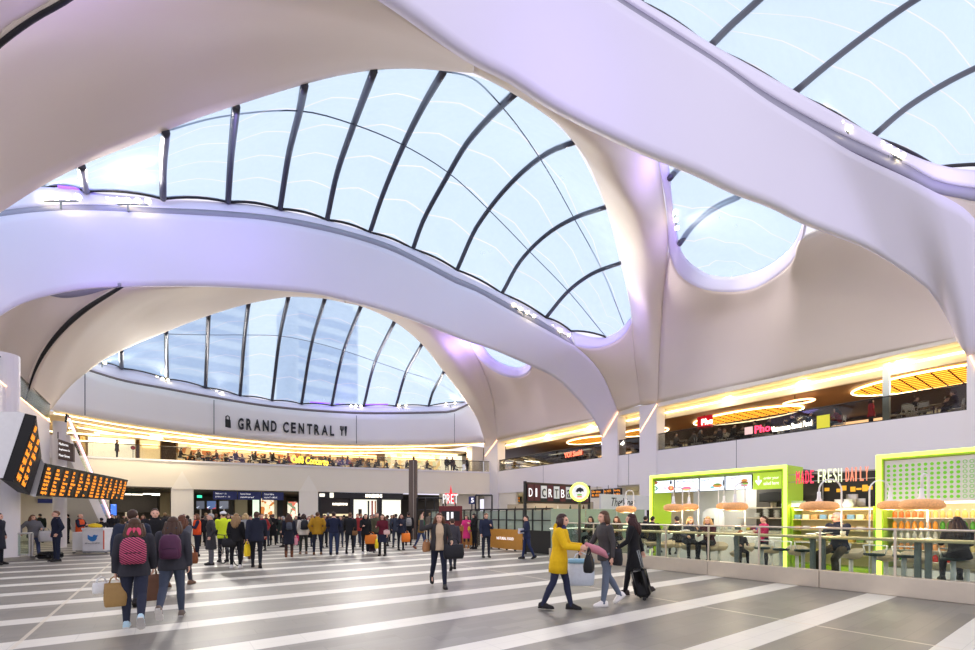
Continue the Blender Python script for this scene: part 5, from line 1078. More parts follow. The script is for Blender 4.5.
class Pose:
    """faces -Y, feet at z=0, 1.70 m tall"""
    def __init__(s, legs=((0, 0), (0, 0)), arms=((0, 8, 12, 0), (0, 8, 12, 0)), lean=0, head=(0, 0), pelvis=None, sex='m', spread=(2, 2)):
        s.sex = sex; r = math.radians; f = sex == 'f'
        s.hipw = .088; s.shw = .175 if f else .195
        th, sh = .43, .42
        def leg(i):
            a, k = legs[i]; sd = (1, -1)[i]; sp = r(spread[i])
            d1 = V((sd * math.sin(sp), -math.sin(r(a)) * math.cos(sp), -math.cos(r(a)) * math.cos(sp))); d2 = V((sd * math.sin(sp) * .3, -math.sin(r(a - k)), -math.cos(r(a - k))))
            return d1.normalized() * th, d2.normalized() * sh
        L = [leg(0), leg(1)]
        if pelvis is None: pelvis = max(-(l[0] + l[1]).z for l in L) + .085 + .03
        s.pz = pelvis; s.pel = V((0, 0, pelvis)); s.legs = []
        for i in (0, 1):
            h = s.pel + V(((1, -1)[i] * s.hipw, 0, -.03)); k = h + L[i][0]; an = k + L[i][1]; s.legs.append((h, k, an, legs[i][0] - legs[i][1]))
        R = Matrix.Rotation(r(lean), 3, 'X')   # lean forwards (towards -Y)
        s.T = lambda p: s.pel + R @ (V(p) - V((0, 0, .95)))
        s.arms = []
        for i in (0, 1):
            p, b, e, w = arms[i]; sd = (1, -1)[i]
            S = s.T((sd * s.shw, .0, 1.40)); ua, fa = .285, .245
            d1 = V((sd * math.sin(r(b)), -math.sin(r(p)) * math.cos(r(b)), -math.cos(r(p)) * math.cos(r(b))))
            ww = r(b * .5 - w); d2 = V((sd * math.sin(ww), -math.sin(r(p + e)) * math.cos(ww), -math.cos(r(p + e)) * math.cos(ww)))
            E = S + d1 * ua; H = E + d2 * fa; s.arms.append((S, E, H, d2.normalized()))
        hy, hp = head; s.HM = Matrix.Rotation(r(hy), 3, 'Z') @ Matrix.Rotation(r(hp), 3, 'X')
        s.hc = s.T((0, -.02, 1.59)); s.neck = s.T((0, 0, 1.46))
        s.Hd = lambda p: s.hc + s.HM @ V(p)
    def torso(s, grow=0.0, z0=.84, z1=1.5):
        f = s.sex == 'f'
        pr = [(.84, .150, .100, 0), (.90, .168, .112, .0), (.97, .165, .108, 0), (1.05, .142, .094, 0), (1.13, .138, .092, 0), (1.25, .156, .106, -.006), (1.33, .165, .104, -.004), (1.40, .160, .086, 0), (1.44, .125, .07, .004), (1.475, .066, .06, .006), (1.51, .055, .056, .002)]
        if f: pr = [(z, (x * (.94 if z > 1.2 else .9 if 1.03 < z < 1.15 else 1.03)), y * (1.06 if 1.22 < z < 1.3 else .96), o) for z, x, y, o in pr]
        return [(z, x + grow, y + grow, o) for z, x, y, o in pr if z0 <= z <= z1]
    def ringset(s, pr, n=18):
        return [[s.T((x * math.cos(a), o + y * math.sin(a), z)) for a in [2 * math.pi * k / n for k in range(n)]] for z, x, y, o in pr]
    def body(s, vox):
        m = MB(); f = s.sex == 'f'
        m.rings(s.ringset(s.torso(0, .84, 1.52)))
        cap(m, s.T((0, .004, 1.44)), s.hc + V((0, 0, -.06)), .056 if not f else .048, .052 if not f else .046)
        for S, E, H, d in s.arms:
            cap(m, S + V((0, 0, -.01)), E, .052 if not f else .044, .04 if not f else .035); cap(m, E, H, .04 if not f else .034, .027 if not f else .024)
        for h, k, a, ang in s.legs:
            cap(m, h, k, .088, .055); cap(m, k + V((0, .008, 0)), k.lerp(a, .35) + V((0, .012, 0)), .053, .055); cap(m, k.lerp(a, .35) + V((0, .012, 0)), a, .055, .036)
        # head : skull, face, jaw, nose, ears
        def E3(c, r_):
            b = len(m.v); m.ell((0, 0, 0), r_, 16, 12); m.v[b:] = [tuple(s.Hd(V(c) + V(v))) for v in m.v[b:]]
        E3((0, .012, .025), (.076, .094, .088)); E3((0, -.022, -.03), (.062, .066, .078)); E3((0, -.04, -.082), (.038, .036, .03))
        E3((0, -.094, -.018), (.012, .018, .024)); E3((0, -.102, -.03), (.015, .013, .010))
        E3((0, -.086, -.062), (.024, .010, .008)); E3((0, -.078, .022), (.05, .02, .012))
        for sd in (1, -1): E3((sd * .076, .012, -.012), (.012, .022, .032))
        # hands with five fingers
        fine = vox < .016
        for i, (S, E, H, d) in enumerate(s.arms):
            sd = (1, -1)[i]; d, u = frame(d); side = V((-sd, 0, 0)); nrm = side - d * side.dot(d)
            nrm = nrm.normalized() if nrm.length > .15 else V((0, 0, -1)); w = d.cross(nrm).normalized()
            if w.y > 0 and abs(w.y) > .3: w = -w
            for t in (-.022, 0, .022): cap(m, H + w * t * .6, H + d * .08 + w * t, .017, .015, 8)
            for j, (off, ln) in enumerate(((-.033, .058), (-.011, .072), (.012, .078), (.034, .068))):
                p = H + d * .085 + w * off; q = p + (d * .85 + nrm * .3).normalized() * ln * .5; e = q + (d * .6 + nrm * .75).normalized() * ln * .55; rr = .0085 if fine else .010
                cap(m, p - d * .02, q, rr * 1.1, rr, 6); cap(m, q, e, rr, rr * .8, 6)
            p = H + d * .025 + w * .028; q = p + (d * .7 + w * .65 + nrm * .25).normalized() * .04; e = q + (d * .9 + w * .1 + nrm * .4).normalized() * .03
            cap(m, p, q, .013, .011, 6); cap(m, q, e, .011, .009, 6)
        for h, k, a, ang in s.legs:
            t = math.radians(ang) if ang < -25 else 0; cap(m, a, a + V((0, -math.cos(t) * .1, math.sin(t) * .1)) - V((0, 0, .05)), .028, .02)
        me = remesh(m, vox, 1 if fine else 1, 'body')
        # eyes and lips: small tinted areas of the one skin surface
        Mi = s.HM.transposed()
        for p in me.polygons:
            c = Mi @ (V(p.center) - s.hc)
            if c.y < -.06:
                if abs(abs(c.x) - .031) < .0125 and abs(c.z - .002) < .0065: p.material_index = 1
                elif abs(c.x) < .024 and abs(c.z + .062) < .007: p.material_index = 2
        return me
    def topm(s, kind, vox):
        """kind: jacket, padded, coat, sweater"""
        m = MB(); g = {'sweater': .022, 'jacket': .028, 'padded': .042, 'coat': .03}[kind]; seated = s.legs[0][1].z > s.pz - .3
        pr = s.torso(g, 1.0, 1.46); hem = .80 if kind != 'sweater' else .86
        if kind == 'coat' and not seated: lo = [(.50, .215, .17, 0), (.70, .205, .155, 0), (.88, .19, .14, 0)]
        elif seated: lo = [(.86, .175 + g, .125 + g, .01), (.93, .17 + g, .12 + g, .0)]
        else: lo = [(hem, .17 + g, .118 + g, 0), (.88, .172 + g, .12 + g, 0)]
        f = s.sex == 'f'
        m.rings(s.ringset([(z, x * (.97 if f else 1), y, o) for z, x, y, o in lo] + pr))
        for S, E, H, d in s.arms:
            e = .02 if kind == 'padded' else .008 if kind == 'jacket' else .0 if kind == 'sweater' else .01; b = .056 if f else .064
            cap(m, S + V((0, 0, -.008)), E, b + e, b - .012 + e)
            m.tube([E - d * .03, E, H - d * .1, H + d * .012], [b - .018 + e, b - .012 + e, b - .018 + e, b - .022 + e], 10)
        # collar
        cz = 1.50 if kind != 'sweater' else 1.475
        m.rings(s.ringset([(1.42, .10, .085, .004), (1.46, .078 + g * .4, .076 + g * .4, .008), (cz, .07 + g * .5, .07 + g * .5, .008)]))
        if kind == 'padded':        # hood lying on the back
            for x in (-.05, 0, .05): cap(m, s.T((x, .09, 1.43)), s.T((x, .085, 1.49)), .045, .04, 8)
        return remesh(m, vox, 2, 'top')
    def legm(s, kind, vox):
        m = MB(); f = s.sex == 'f'; g = .012; seated = s.legs[0][1].z > s.pz - .3
        m.rings(s.ringset([(z, x + g, y + g, o) for z, x, y, o in [(.83, .14, .1, 0), (.86, .158, .108, 0), (.93, .168, .112, 0), (1.02, .148, .1, 0)]]))
        kn, an = (.072, .06) if kind == 'loose' else (.062, .044)
        for h, k, a, ang in s.legs:
            cap(m, h, k, .1, kn); d = (a - k).normalized(); cf = .062 if kind == 'slim' else .07
            m.tube([k - d * .02, k, k.lerp(a, .35) + V((0, .01, 0)), a, a + d * .045], [kn * .9, kn, cf, an, an + .006], 12)
        return remesh(m, vox, 2, 'trousers')
    def skirtm(s, vox, ln=.55):
        m = MB(); rs = s.ringset([(1.02, .155, .112, 0), (.93, .18, .13, 0), (.8, .195, .15, 0), (ln, .205, .165, 0)]); m.rings(rs)
        for h, k, a, ang in s.legs: cap(m, h, h.lerp(k, .8), .1, .085)
        return remesh(m, vox, 2, 'skirt')
    def shoe(s, i, boot=False):
        h, k, a, ang = s.legs[i]; m = MB(); t = math.radians(ang) if ang < -25 else 0; fd = V((0, -math.cos(t), math.sin(t))); up = V((0, -math.sin(t) * -1 * -1, math.cos(t)))
        up = V((0, math.sin(t), math.cos(t))); sole = a - up * .083; rs = []
        for (y, w, hgt) in ((-.088, .022, .06), (-.078, .038, .09), (-.03, .045, .115), (.03, .046, .105), (.09, .05, .075), (.14, .048, .058), (.175, .038, .045), (.19, .014, .024)):
            c = sole + fd * y; rs.append([c + V((1, 0, 0)) * x * w + up * z * hgt for x, z in ((-.95, 0), (.95, 0), (1, .25), (.85, .75), (.45, 1), (-.45, 1), (-.85, .75), (-1, .25))])
        m.rings(rs)
        if boot: m.tube([a - up * .02, a.lerp(k, .3), a.lerp(k, .62)], [.05, .056, .064], 12)
        return m
    def sole(s, i):
        h, k, a, ang = s.legs[i]; t = math.radians(ang) if ang < -25 else 0; fd = V((0, -math.cos(t), math.sin(t))); up = V((0, math.sin(t), math.cos(t))); so = a - up * .083
        q = [so + fd * y + V((x, 0, 0)) for x, y in ((-.03, -.09), (.03, -.09), (.046, -.03), (.044, .03), (.052, .1), (.046, .16), (.016, .194), (-.016, .194), (-.046, .16), (-.052, .1), (-.044, .03), (-.046, -.03))]
        return MB().prism([p - up * .002 for p in q], up, .02)
    def hair(s, kind):
        m = MB(); n, q = 20, 14; rs = []
        for i in range(1, q):
            r_ = []
            for j in range(n):
                th = math.pi * i / q; ph = 2 * math.pi * j / n; x, y, z = math.sin(th) * math.cos(ph), math.sin(th) * math.sin(ph), math.cos(th)
                hl = (.36 if kind in ('long', 'bob') else .48) - .5 * max(0, y + .9); front = (y < -.1) and z < hl; low = (z < (-.8 if y > .3 else -.3) or (y < .1 and z < -.1)) if kind in ('short', 'bald', 'bun', 'pony') else z < -.6
                if kind == 'bald': front = front or z > .2 or y < .1
                k = .74 if front or low else (.935 if y < -.1 and z < hl + .22 else 1.0) if z > .5 or y > .2 else .96
                r_.append(s.Hd((x * .083 * k, .014 + y * .102 * k, .024 + z * .098 * k)))
            rs.append(r_)
        m.rings(rs)
        if kind == 'long':
            tp = lambda p: s.T((p[0], p[1], p[2]))
            for x, y, zl in ((-.06, .075, 1.27), (-.02, .1, 1.24), (.02, .1, 1.24), (.06, .075, 1.27), (-.085, .03, 1.32), (.085, .03, 1.32), (-.09, -.01, 1.34), (.09, -.01, 1.34)):
                a = s.Hd((x * .8, y * .55 + .02, .02)); m.tube([a, s.Hd((x * 1.05, y, -.07)), tp((x * 1.2, y + .035, 1.44)), tp((x * 1.15, y + .04, zl + .06)), tp((x * 1.0, y + .035, zl))], [.04, .042, .042, .034, .012], 8)
        if kind == 'bob':
            for x, y in ((-.07, .05), (-.03, .085), (.03, .085), (.07, .05), (-.085, .01), (.085, .01)): m.tube([s.Hd((x * .8, y * .7, .03)), s.Hd((x * 1.08, y, -.06)), s.Hd((x * 1.1, y + .01, -.13))], [.04, .04, .02], 8)
        if kind == 'bun': m.ell(s.Hd((0, .10, .07)), (.045, .045, .045), 10, 8)
        if kind == 'pony': m.tube([s.Hd((0, .095, .05)), s.Hd((0, .14, .02)), s.Hd((0, .145, -.1)), s.Hd((0, .13, -.2))], [.025, .035, .03, .008], 8)
        return m
SKINS = [mat('skin_fair', (226, 176, 150), .55), mat('skin_tan', (196, 142, 110), .55), mat('skin_brown', (122, 80, 58), .55)]
M_eye = mat('eye_dark', (46, 36, 32), .3); M_lip = mat('lip_rose', (186, 110, 100), .5)
def cmat(c, kind='cloth'): return mat('%s_%d_%d_%d' % ((kind,) + tuple(c)), c, .85 if kind == 'cloth' else .55, var=.12, scale=18, spec=.25)
CACHE = {}
def cached(key, fn):
    if key not in CACHE: CACHE[key] = fn()
    return CACHE[key]
POSES = {
 'stand': dict(), 'stand2': dict(arms=((-6, 10, 30, 12), (4, 8, 14, 4)), spread=(4, 3), head=(12, 4)),
 'folded': dict(arms=((22, 14, 88, 52), (20, 14, 84, 48)), spread=(3, 4)), 'phone': dict(arms=((18, 6, 96, 26), (6, 9, 22, 6)), head=(0, 16), spread=(3, 3)),
 'pockets': dict(arms=((-16, 22, 44, 28), (-16, 22, 44, 28)), spread=(5, 5)), 'bag': dict(arms=((2, 7, 8, 2), (24, 10, 74, 16)), spread=(2, 3)),
 'walk': dict(legs=((17, 5), (-12, 18)), arms=((-20, 8, 18, 2), (22, 8, 26, 4)), lean=3), 'walk2': dict(legs=((-13, 22), (16, 4)), arms=((20, 8, 30, 4), (-18, 8, 14, 2)), lean=3),
 'walkbag': dict(legs=((-10, 16), (12, 4)), arms=((10, 8, 70, 24), (0, 9, 10, 2)), lean=2), 'sit': dict(legs=((84, 84), (86, 80)), arms=((28, 8, 62, 18), (26, 8, 60, 16)), lean=8, spread=(5, 5), head=(0, 10)),
 'sit2': dict(legs=((84, 92), (84, 76)), arms=((40, 12, 84, 30), (14, 10, 66, 22)), lean=12, spread=(5, 5), head=(20, 6)),
}
HALF = {}
NP = [0]
def person(loc, rz, label, pose='stand', sex='m', h=1.7, top='jacket', topc=(40, 42, 48), legs='straight', legc=(38, 40, 48), hair='short', hairc=(60, 44, 34), shoec=(30, 28, 28), skin=0, vox=.022, boot=False, group=None, seat=None, custom=None):
    kw = dict(custom or POSES[pose]); key0 = pose if custom is None else 'c%d' % NP[0]
    NP[0] += 1
    P = cached(('pose', key0, sex), lambda: Pose(sex=sex, **kw)); sc_ = h / 1.7
    z = loc[2]
    if seat is not None: z = seat - (P.pz - .10) * sc_
    t = empty('person', (loc[0], loc[1], z), rz, label, 'person', group); t.scale = (sc_,) * 3
    def put(nm, me, m, ms=()):
        me2 = me
        o = bpy.data.objects.new(nm, me2); C.objects.link(o); o.parent = t
        if not me2.materials:
            for _ in range(1 + len(ms)): me2.materials.append(None)
        for k, mm in enumerate((m,) + tuple(ms)):
            o.material_slots[k].link = 'OBJECT'; o.material_slots[k].material = mm
        return o
    def raw(key, mb, nm):
        def f():
            me = bpy.data.meshes.new(nm); b = mb(); me.from_pydata(b.v, [], b.f); me.update(); me.polygons.foreach_set('use_smooth', [True] * len(me.polygons)); return me
        return cached(key, f)
    bv = vox if vox < .016 else .021
    put('body', cached((key0, sex, 'body', vox), lambda: P.body(vox)), SKINS[skin], (M_eye, M_lip))
    put(top if top != 'padded' else 'padded_jacket', cached((key0, sex, top, vox), lambda: P.topm(top, bv)), cmat(topc))
    if legs == 'skirt':
        put('skirt', cached((key0, sex, 'skirt', vox), lambda: P.skirtm(bv)), cmat(legc)); 
        put('tights', cached((key0, sex, 'slim', vox), lambda: P.legm('slim', bv)), cmat((44, 38, 38)) if skin != 9 else cmat((150, 110, 96)))
    elif legs == 'none': put('tights', cached((key0, sex, 'slim', vox), lambda: P.legm('slim', bv)), cmat(legc))
    else: put('trousers', cached((key0, sex, legs if legs in ('slim', 'loose') else 'slim', vox), lambda: P.legm(legs if legs in ('slim', 'loose') else 'slim', bv)), cmat(legc))
    for i in (0, 1):
        so = put('boot' if boot else 'shoe', raw((key0, sex, 'shoe', i, boot), lambda: P.shoe(i, boot), 'shoe'), cmat(shoec, 'leather'))
        if vox < .017: P.sole(i).build('sole', cmat((210, 206, 200) if sum(shoec) > 250 else (40, 36, 34), 'leather'), so)
    put('hair', raw((key0, sex, 'hair', hair), lambda: P.hair(hair), 'hair'), cmat(hairc, 'hair'))
    t['_p'] = 0; del t['_p']
    return t, P
def bydepth(px, d): return atd(px, d)
def face(p, phi):
    """0 towards the photographer, 90 to the right as seen from there, 180 away"""
    a = V((p.x, p.y, 0)).normalized(); r = V((a.y, -a.x, 0)); ph = math.radians(phi); f = -a * math.cos(ph) + r * math.sin(ph)
    return math.atan2(f.x, -f.y)
def hand(t, P, i, drop=.06):
    """world position of a hand"""
    S, E, H, d = P.arms[i]; s = t.scale[0]
    return Matrix.Translation(t.location) @ Matrix.Rotation(t.rotation_euler.z, 4, 'Z') @ ((H + d * drop) * s)
def local(t, p):
    return Matrix.Translation(t.location) @ Matrix.Rotation(t.rotation_euler.z, 4, 'Z') @ (V(p) * t.scale[0])
# ---------------------------------------------------------------- bags
def tote(top, rz, w, h, dp, c, label, name='shopping_bag', cat='bag', handle=.12, hc=None, band=None, squash=1.0):
    """bag hanging from a point at its handles"""
    t = empty(name, tuple(top), rz, label, cat); z0 = -handle - h; m = MB(); rs = []
    for (z, k, dd) in ((z0, .88, .8), (z0 + .02, .96, 1.0), (z0 + h * .35, 1.04, 1.1), (z0 + h * .75, 1.0, .8), (z0 + h, .96, .45)):
        rs.append([(w / 2 * k * (abs(math.cos(a)) ** .5) * (1 if math.cos(a) > 0 else -1), dp / 2 * dd * (abs(math.sin(a)) ** .6) * (1 if math.sin(a) > 0 else -1), z) for a in [2 * math.pi * j / 20 for j in range(20)]])
    m.rings(rs).build('bag_body', cmat(c, 'bag'), t, True)
    for sd in (1, -1): MB().tube([(-w * .28, sd * dp * .15, z0 + h - .01), (-w * .2, sd * dp * .08, -handle * .35), (0, 0, 0.0), (w * .2, sd * dp * .08, -handle * .35), (w * .28, sd * dp * .15, z0 + h - .01)], .009, 6).build('handle', cmat(hc or c, 'bag'), t, True)
    if band:
        MB().rings([[(p[0] * 1.01, p[1] * 1.03, z0 + h * f_) for p in rs[3]] for f_ in band[1:]]).build('colour_band', cmat(band[0], 'bag'), t, True)
    return t
def backpack(t, P, c, c2, label, w=.30, h=.42, dp=.15, zc=1.22, y=.14, pat=None):
    R = t.rotation_euler.z; s = t.scale[0]; o = empty('backpack', tuple(local(t, P.T((0, y, zc - h / 2)))), R, label, 'bag'); o.scale = (s,) * 3; m = MB(); rs = []
    for (z, k, dd) in ((0, .8, .7), (.03, .95, 1), (h * .4, 1, 1.1), (h * .75, .95, .95), (h * .95, .7, .6), (h, .4, .3)):
        rs.append([(w / 2 * k * (abs(math.cos(a)) ** .5) * (1 if math.cos(a) > 0 else -1), dp * .5 + dp * .55 * dd * (abs(math.sin(a)) ** .6) * (1 if math.sin(a) > 0 else -1), z) for a in [2 * math.pi * j / 20 for j in range(20)]])
    m.rings(rs).build('pack_body', pat or cmat(c, 'bag'), o, True)
    fp = MB().rings([[(w * .38 * k * (abs(math.cos(a)) ** .5) * (1 if math.cos(a) > 0 else -1), dp * .9 + dp * .26 * k * (abs(math.sin(a)) ** .6) * (1 if math.sin(a) > 0 else -1), z) for a in [2 * math.pi * j / 20 for j in range(20)]] for z, k in ((h * .07, .7), (h * .1, 1), (h * .4, 1), (h * .46, .8))]).build('front_pocket', pat or cmat(c, 'bag'), o, True)
    MB().tube([(-w * .3, dp * 1.12, h * .42), (0, dp * 1.17, h * .44), (w * .3, dp * 1.12, h * .42)], .006, 6).build('zip', cmat(c2, 'bag'), fp, True)
    MB().tube([(-.04, dp * .1, h * .95), (0, dp * .1, h * 1.06), (.04, dp * .1, h * .95)], .012, 6).build('grab_loop', cmat(c2, 'bag'), o, True)
    for sd in (1, -1): MB().tube([(sd * .09, .0, h * .92), (sd * .115, -.10, h * 1.0), (sd * .125, -.25, h * .92), (sd * .13, -.28, h * .6), (sd * .14, -.2, h * .22), (sd * .13, -.02, h * .1)], .016, 6).build('strap', cmat(c2, 'bag'), o, True)
    return o
def suitcase(p, rz, label, w=.36, h=.52, dp=.24, c=(24, 24, 26), tilt=0.0, handle=.38):
    o = empty('suitcase', tuple(p), rz, label, 'suitcase'); o.rotation_euler = (tilt, 0, rz)
    MB().bbox((-w / 2, -dp / 2, .06), (w / 2, dp / 2, .06 + h), .05).build('shell', cmat(c, 'bag'), o, True); MB().bbox((-w * .4, -dp / 2 - .03, .12), (w * .4, -dp / 2, .06 + h * .6), .02).build('front_pocket', cmat(c, 'bag'), o, True)
    for x in (-w * .4, w * .4):
        MB().tube([(x - .02, 0, .035), (x + .02, 0, .035)], .035, 10).build('wheel', M_black, o)
    if handle: MB().tube([(-.1, dp * .35, h), (-.1, dp * .35, h + handle), (.1, dp * .35, h + handle), (.1, dp * .35, h)], .012, 6).build('pull_handle', M_grey, o, True)
    return o
# ---------------------------------------------------------------- the people in the hall
JEAN = (56, 62, 78); NAVY = (34, 38, 56); BLK = (30, 30, 33); CHAR = (54, 54, 58)
def P_(px, d, phi, label, **k):
    p = atd(px, d); return person((p.x, p.y, 0), face(p, phi), label, **k)
FINE = .0115
# --- near walkers on the left
def check_mat():
    m = bpy.data.materials.new('pink_black_woven_check'); m.use_nodes = True; nt = m.node_tree; b = nt.nodes['Principled BSDF']; tc = nt.nodes.new('ShaderNodeTexCoord')
    mp = nt.nodes.new('ShaderNodeMapping'); mp.inputs['Rotation'].default_value = (0, .6, .0); nt.links.new(tc.outputs['Object'], mp.inputs[0])
    w = nt.nodes.new('ShaderNodeTexWave'); w.bands_direction = 'Z'; w.inputs['Scale'].default_value = 11; w.inputs['Distortion'].default_value = 1.5; nt.links.new(mp.outputs[0], w.inputs[0])
    cr = nt.nodes.new('ShaderNodeValToRGB'); cr.color_ramp.elements[0].position = .42; cr.color_ramp.elements[0].color = lin((44, 26, 34)) + (1,); cr.color_ramp.elements[1].position = .5; cr.color_ramp.elements[1].color = lin((196, 76, 112)) + (1,)
    nt.links.new(w.outputs['Fac'], cr.inputs[0]); nt.links.new(cr.outputs[0], b.inputs['Base Color']); b.inputs['Roughness'].default_value = .8; return m
t, P = P_(134.5, 6.6, 176, 'woman in a charcoal jacket walking away with a pink checked backpack', custom=dict(legs=((12, 8), (-22, 26)), arms=((-6, 9, 14, 2), (10, 9, 20, 4)), lean=4), sex='f', h=1.60, top='padded', topc=(50, 50, 56), legs='slim', legc=(44, 48, 64), hair='long', hairc=(74, 52, 36), shoec=(176, 206, 218), vox=FINE)
backpack(t, P, (190, 70, 106), (26, 22, 26), 'pink and black checked backpack on the woman in charcoal', .33, .40, .16, 1.2, .15, check_mat())
MB_h = MB(); [cap(MB_h, P.T((x, .12, 1.45)), P.T((x * .8, .10, 1.52)), .038, .03, 8) for x in (-.06, 0, .06)]; MB_h.build('pink_hood', cmat((206, 76, 104)), t, True)
hl = hand(t, P, 0); tote(hand(t, P, 0), t.rotation_euler.z, .26, .34, .1, (160, 128, 78), 'brown paper carrier bag in the hand of the woman with the checked backpack', handle=.1)
tote(hand(t, P, 0) + V((-.16, .03, 0)), t.rotation_euler.z + .5, .2, .16, .08, (226, 226, 222), 'small white carrier bag beside the brown paper carrier', handle=.08)
t, P = P_(172.5, 7.25, 172, 'woman in a dark grey jacket walking away with a plum backpack', custom=dict(legs=((-22, 28), (12, 4)), arms=((-4, 9, 24, 6), (-8, 9, 14, 2)), lean=4), sex='f', h=1.62, top='padded', topc=(58, 58, 64), legs='slim', legc=(70, 78, 94), hair='long', hairc=(70, 50, 38), shoec=(110, 98, 88), vox=FINE)
backpack(t, P, (84, 46, 72), (60, 34, 54), 'plum backpack on the woman in dark grey', .31, .40, .15, 1.2, .15)
tote(hand(t, P, 0) + V((-.1, .1, .1)), t.rotation_euler.z, .26, .42, .1, (120, 86, 66), 'slouchy brown bag hanging beside the woman with the plum backpack', name='handbag', handle=.2)
P_(132, 8.3, 170, 'man in a navy coat half hidden by the checked backpack', pose='walk', h=1.76, topc=(40, 46, 62), legs='slim', legc=(40, 44, 58), hair='short', hairc=(64, 46, 36), vox=.016)
P_(155, 11.2, 4, 'man in a black padded jacket facing this way between the two backpacks', pose='pockets', h=1.79, top='padded', topc=(30, 30, 32), legc=(30, 31, 36), hair='short', hairc=(70, 50, 38), vox=.014)
t, P = P_(181, 10.6, 150, 'long haired woman in a grey jacket behind the plum backpack', pose='walk2', sex='f', h=1.66, topc=(92, 94, 102), legc=(60, 60, 70), hair='long', hairc=(96, 60, 42), shoec=(120, 90, 70))
tote(hand(t, P, 1) + V((.05, 0, .18)), t.rotation_euler.z, .28, .26, .12, (126, 74, 42), 'tan shoulder bag of the long haired woman in grey', name='handbag', handle=.2)
# --- people waiting in the middle distance
t, P = P_(197, 18.0, 280, 'station helper in an orange vest looking left', pose='folded', sex='f', h=1.68, top='jacket', topc=(36, 40, 62), legc=(32, 34, 46), hair='bob', hairc=(120, 80, 56))
m = MB().rings(P.ringset([(.86, .20, .146, 0), (1.0, .196, .143, 0), (1.15, .185, .138, 0), (1.3, .2, .145, -.004), (1.41, .185, .122, 0), (1.455, .11, .09, 0)])); m.build('orange_vest', cmat((234, 84, 40)), t, True)
tote(hand(t, P, 1) + V((0, 0, .02)), t.rotation_euler.z, .3, .26, .1, (222, 218, 212), 'white carrier bag held by the helper in the orange vest')
P_(211, 15.0, 275, 'grey haired man in a long charcoal coat standing side on', pose='pockets', h=1.68, top='coat', topc=(58, 58, 60), legs='loose', legc=(96, 96, 100), hair='short', hairc=(168, 164, 160), shoec=(40, 36, 34), vox=.018)
t, P = P_(223.5, 15.9, 200, 'cyclist in a bright yellow jacket and white helmet', pose='phone', h=1.74, top='jacket', topc=(220, 240, 50), legs='slim', legc=(34, 36, 44), hair='short', hairc=(60, 46, 38))
m = MB().ell(tuple(P.Hd((0, .012, .07))), (.1, .128, .07), 16, 8); 
tag(m.build('cycle_helmet', cmat((236, 236, 236), 'shell'), t, True))
# bicycle beside the cyclist
q = atd(230, 15.0); bt = empty('bicycle', tuple(q), face(q, 205), 'dark bicycle held by the cyclist in yellow', 'bicycle')
def wheel(y):
    w = empty('wheel', (0, y, .33)); w.parent = bt
    MB().tube([(0, .32 * math.cos(a), .32 * math.sin(a)) for a in [2*math.pi*k/24 for k in range(25)]], .02, 6).build('tyre', M_black, w, True)
    for k in range(10): MB().cyl((0, 0, 0), (0, .31*math.cos(2*math.pi*k/10), .31*math.sin(2*math.pi*k/10)), .003, n=4).build('spoke', M_steel, w)
    return w
wheel(-.5); wheel(.5)
MB().tube([(0, .5, .33), (0, .12, .3), (0, -.38, .78)], .018, 6).tube([(0, .12, .3), (0, .22, .85), (0, -.36, .82)], .018, 6).tube([(0, .22, .8), (0, .5, .33)], .012, 6).build('frame', mat('dark_cycle_frame', (60, 62, 66), .4), bt, True)
MB().tube([(0, -.5, .33), (0, -.38, .95)], .018, 6).build('fork', M_black, bt, True); MB().tube([(-.26, -.36, 1.0), (0, -.38, .97), (.26, -.36, 1.0)], .014, 6).build('handlebar', M_black, bt, True)
MB().ell((0, .24, .9), (.07, .13, .03), 10, 6).build('saddle', M_black, bt, True)
t, P = P_(236, 14.1, 165, 'blonde woman in black with a big black shoulder bag and white shoes', pose='stand2', sex='f', h=1.68, top='jacket', topc=(32, 32, 34), legs='slim', legc=(28, 28, 32), hair='long', hairc=(150, 120, 84), shoec=(232, 230, 226), vox=.016)
tote(local(t, (.16, .1, 1.1)), t.rotation_euler.z + .3, .40, .27, .16, (30, 30, 32), 'big black shoulder bag of the blonde woman in white shoes', name='handbag', handle=.16)
P_(245.5, 16.8, 185, 'fair haired woman in a pale grey jacket and brown boots', pose='folded', sex='f', h=1.7, top='jacket', topc=(150, 150, 152), legs='skirt', legc=(40, 40, 48), hair='bob', hairc=(190, 160, 116), shoec=(92, 56, 40), boot=True)
t, P = P_(256.5, 14.2, 178, 'man in a navy padded jacket striding away', pose='walk', h=1.77, top='padded', topc=(36, 40, 54), legs='slim', legc=(30, 32, 40), hair='short', hairc=(80, 60, 48), vox=.016)
tote(hand(t, P, 0), t.rotation_euler.z + 1.2, .30, .38, .1, (242, 208, 40), 'yellow carrier bag in the hand of the man in navy padding', handle=.1)
P_(273, 25.0, 180, 'slim person all in black standing beyond the yellow carrier', pose='folded', sex='f', h=1.68, top='coat', topc=(28, 28, 30), legc=(26, 26, 28), hair='short', hairc=(90, 80, 76))
t, P = P_(289, 17.7, 182, 'long haired woman in a knee length navy coat with a small grey backpack', pose='stand', sex='f', h=1.66, top='coat', topc=(34, 36, 48), legs='none', legc=(58, 44, 42), hair='long', hairc=(70, 46, 36), shoec=(112, 66, 44), boot=True)
backpack(t, P, (74, 78, 88), (50, 52, 60), 'small grey backpack on the woman in the navy coat', .22, .30, .1, 1.24, .15)
tote(hand(t, P, 1), t.rotation_euler.z, .18, .27, .08, (226, 150, 160), 'pink and black gift bag held by the woman in the navy coat', name='gift_bag', handle=.08, band=((36, 34, 38), .02, .3))
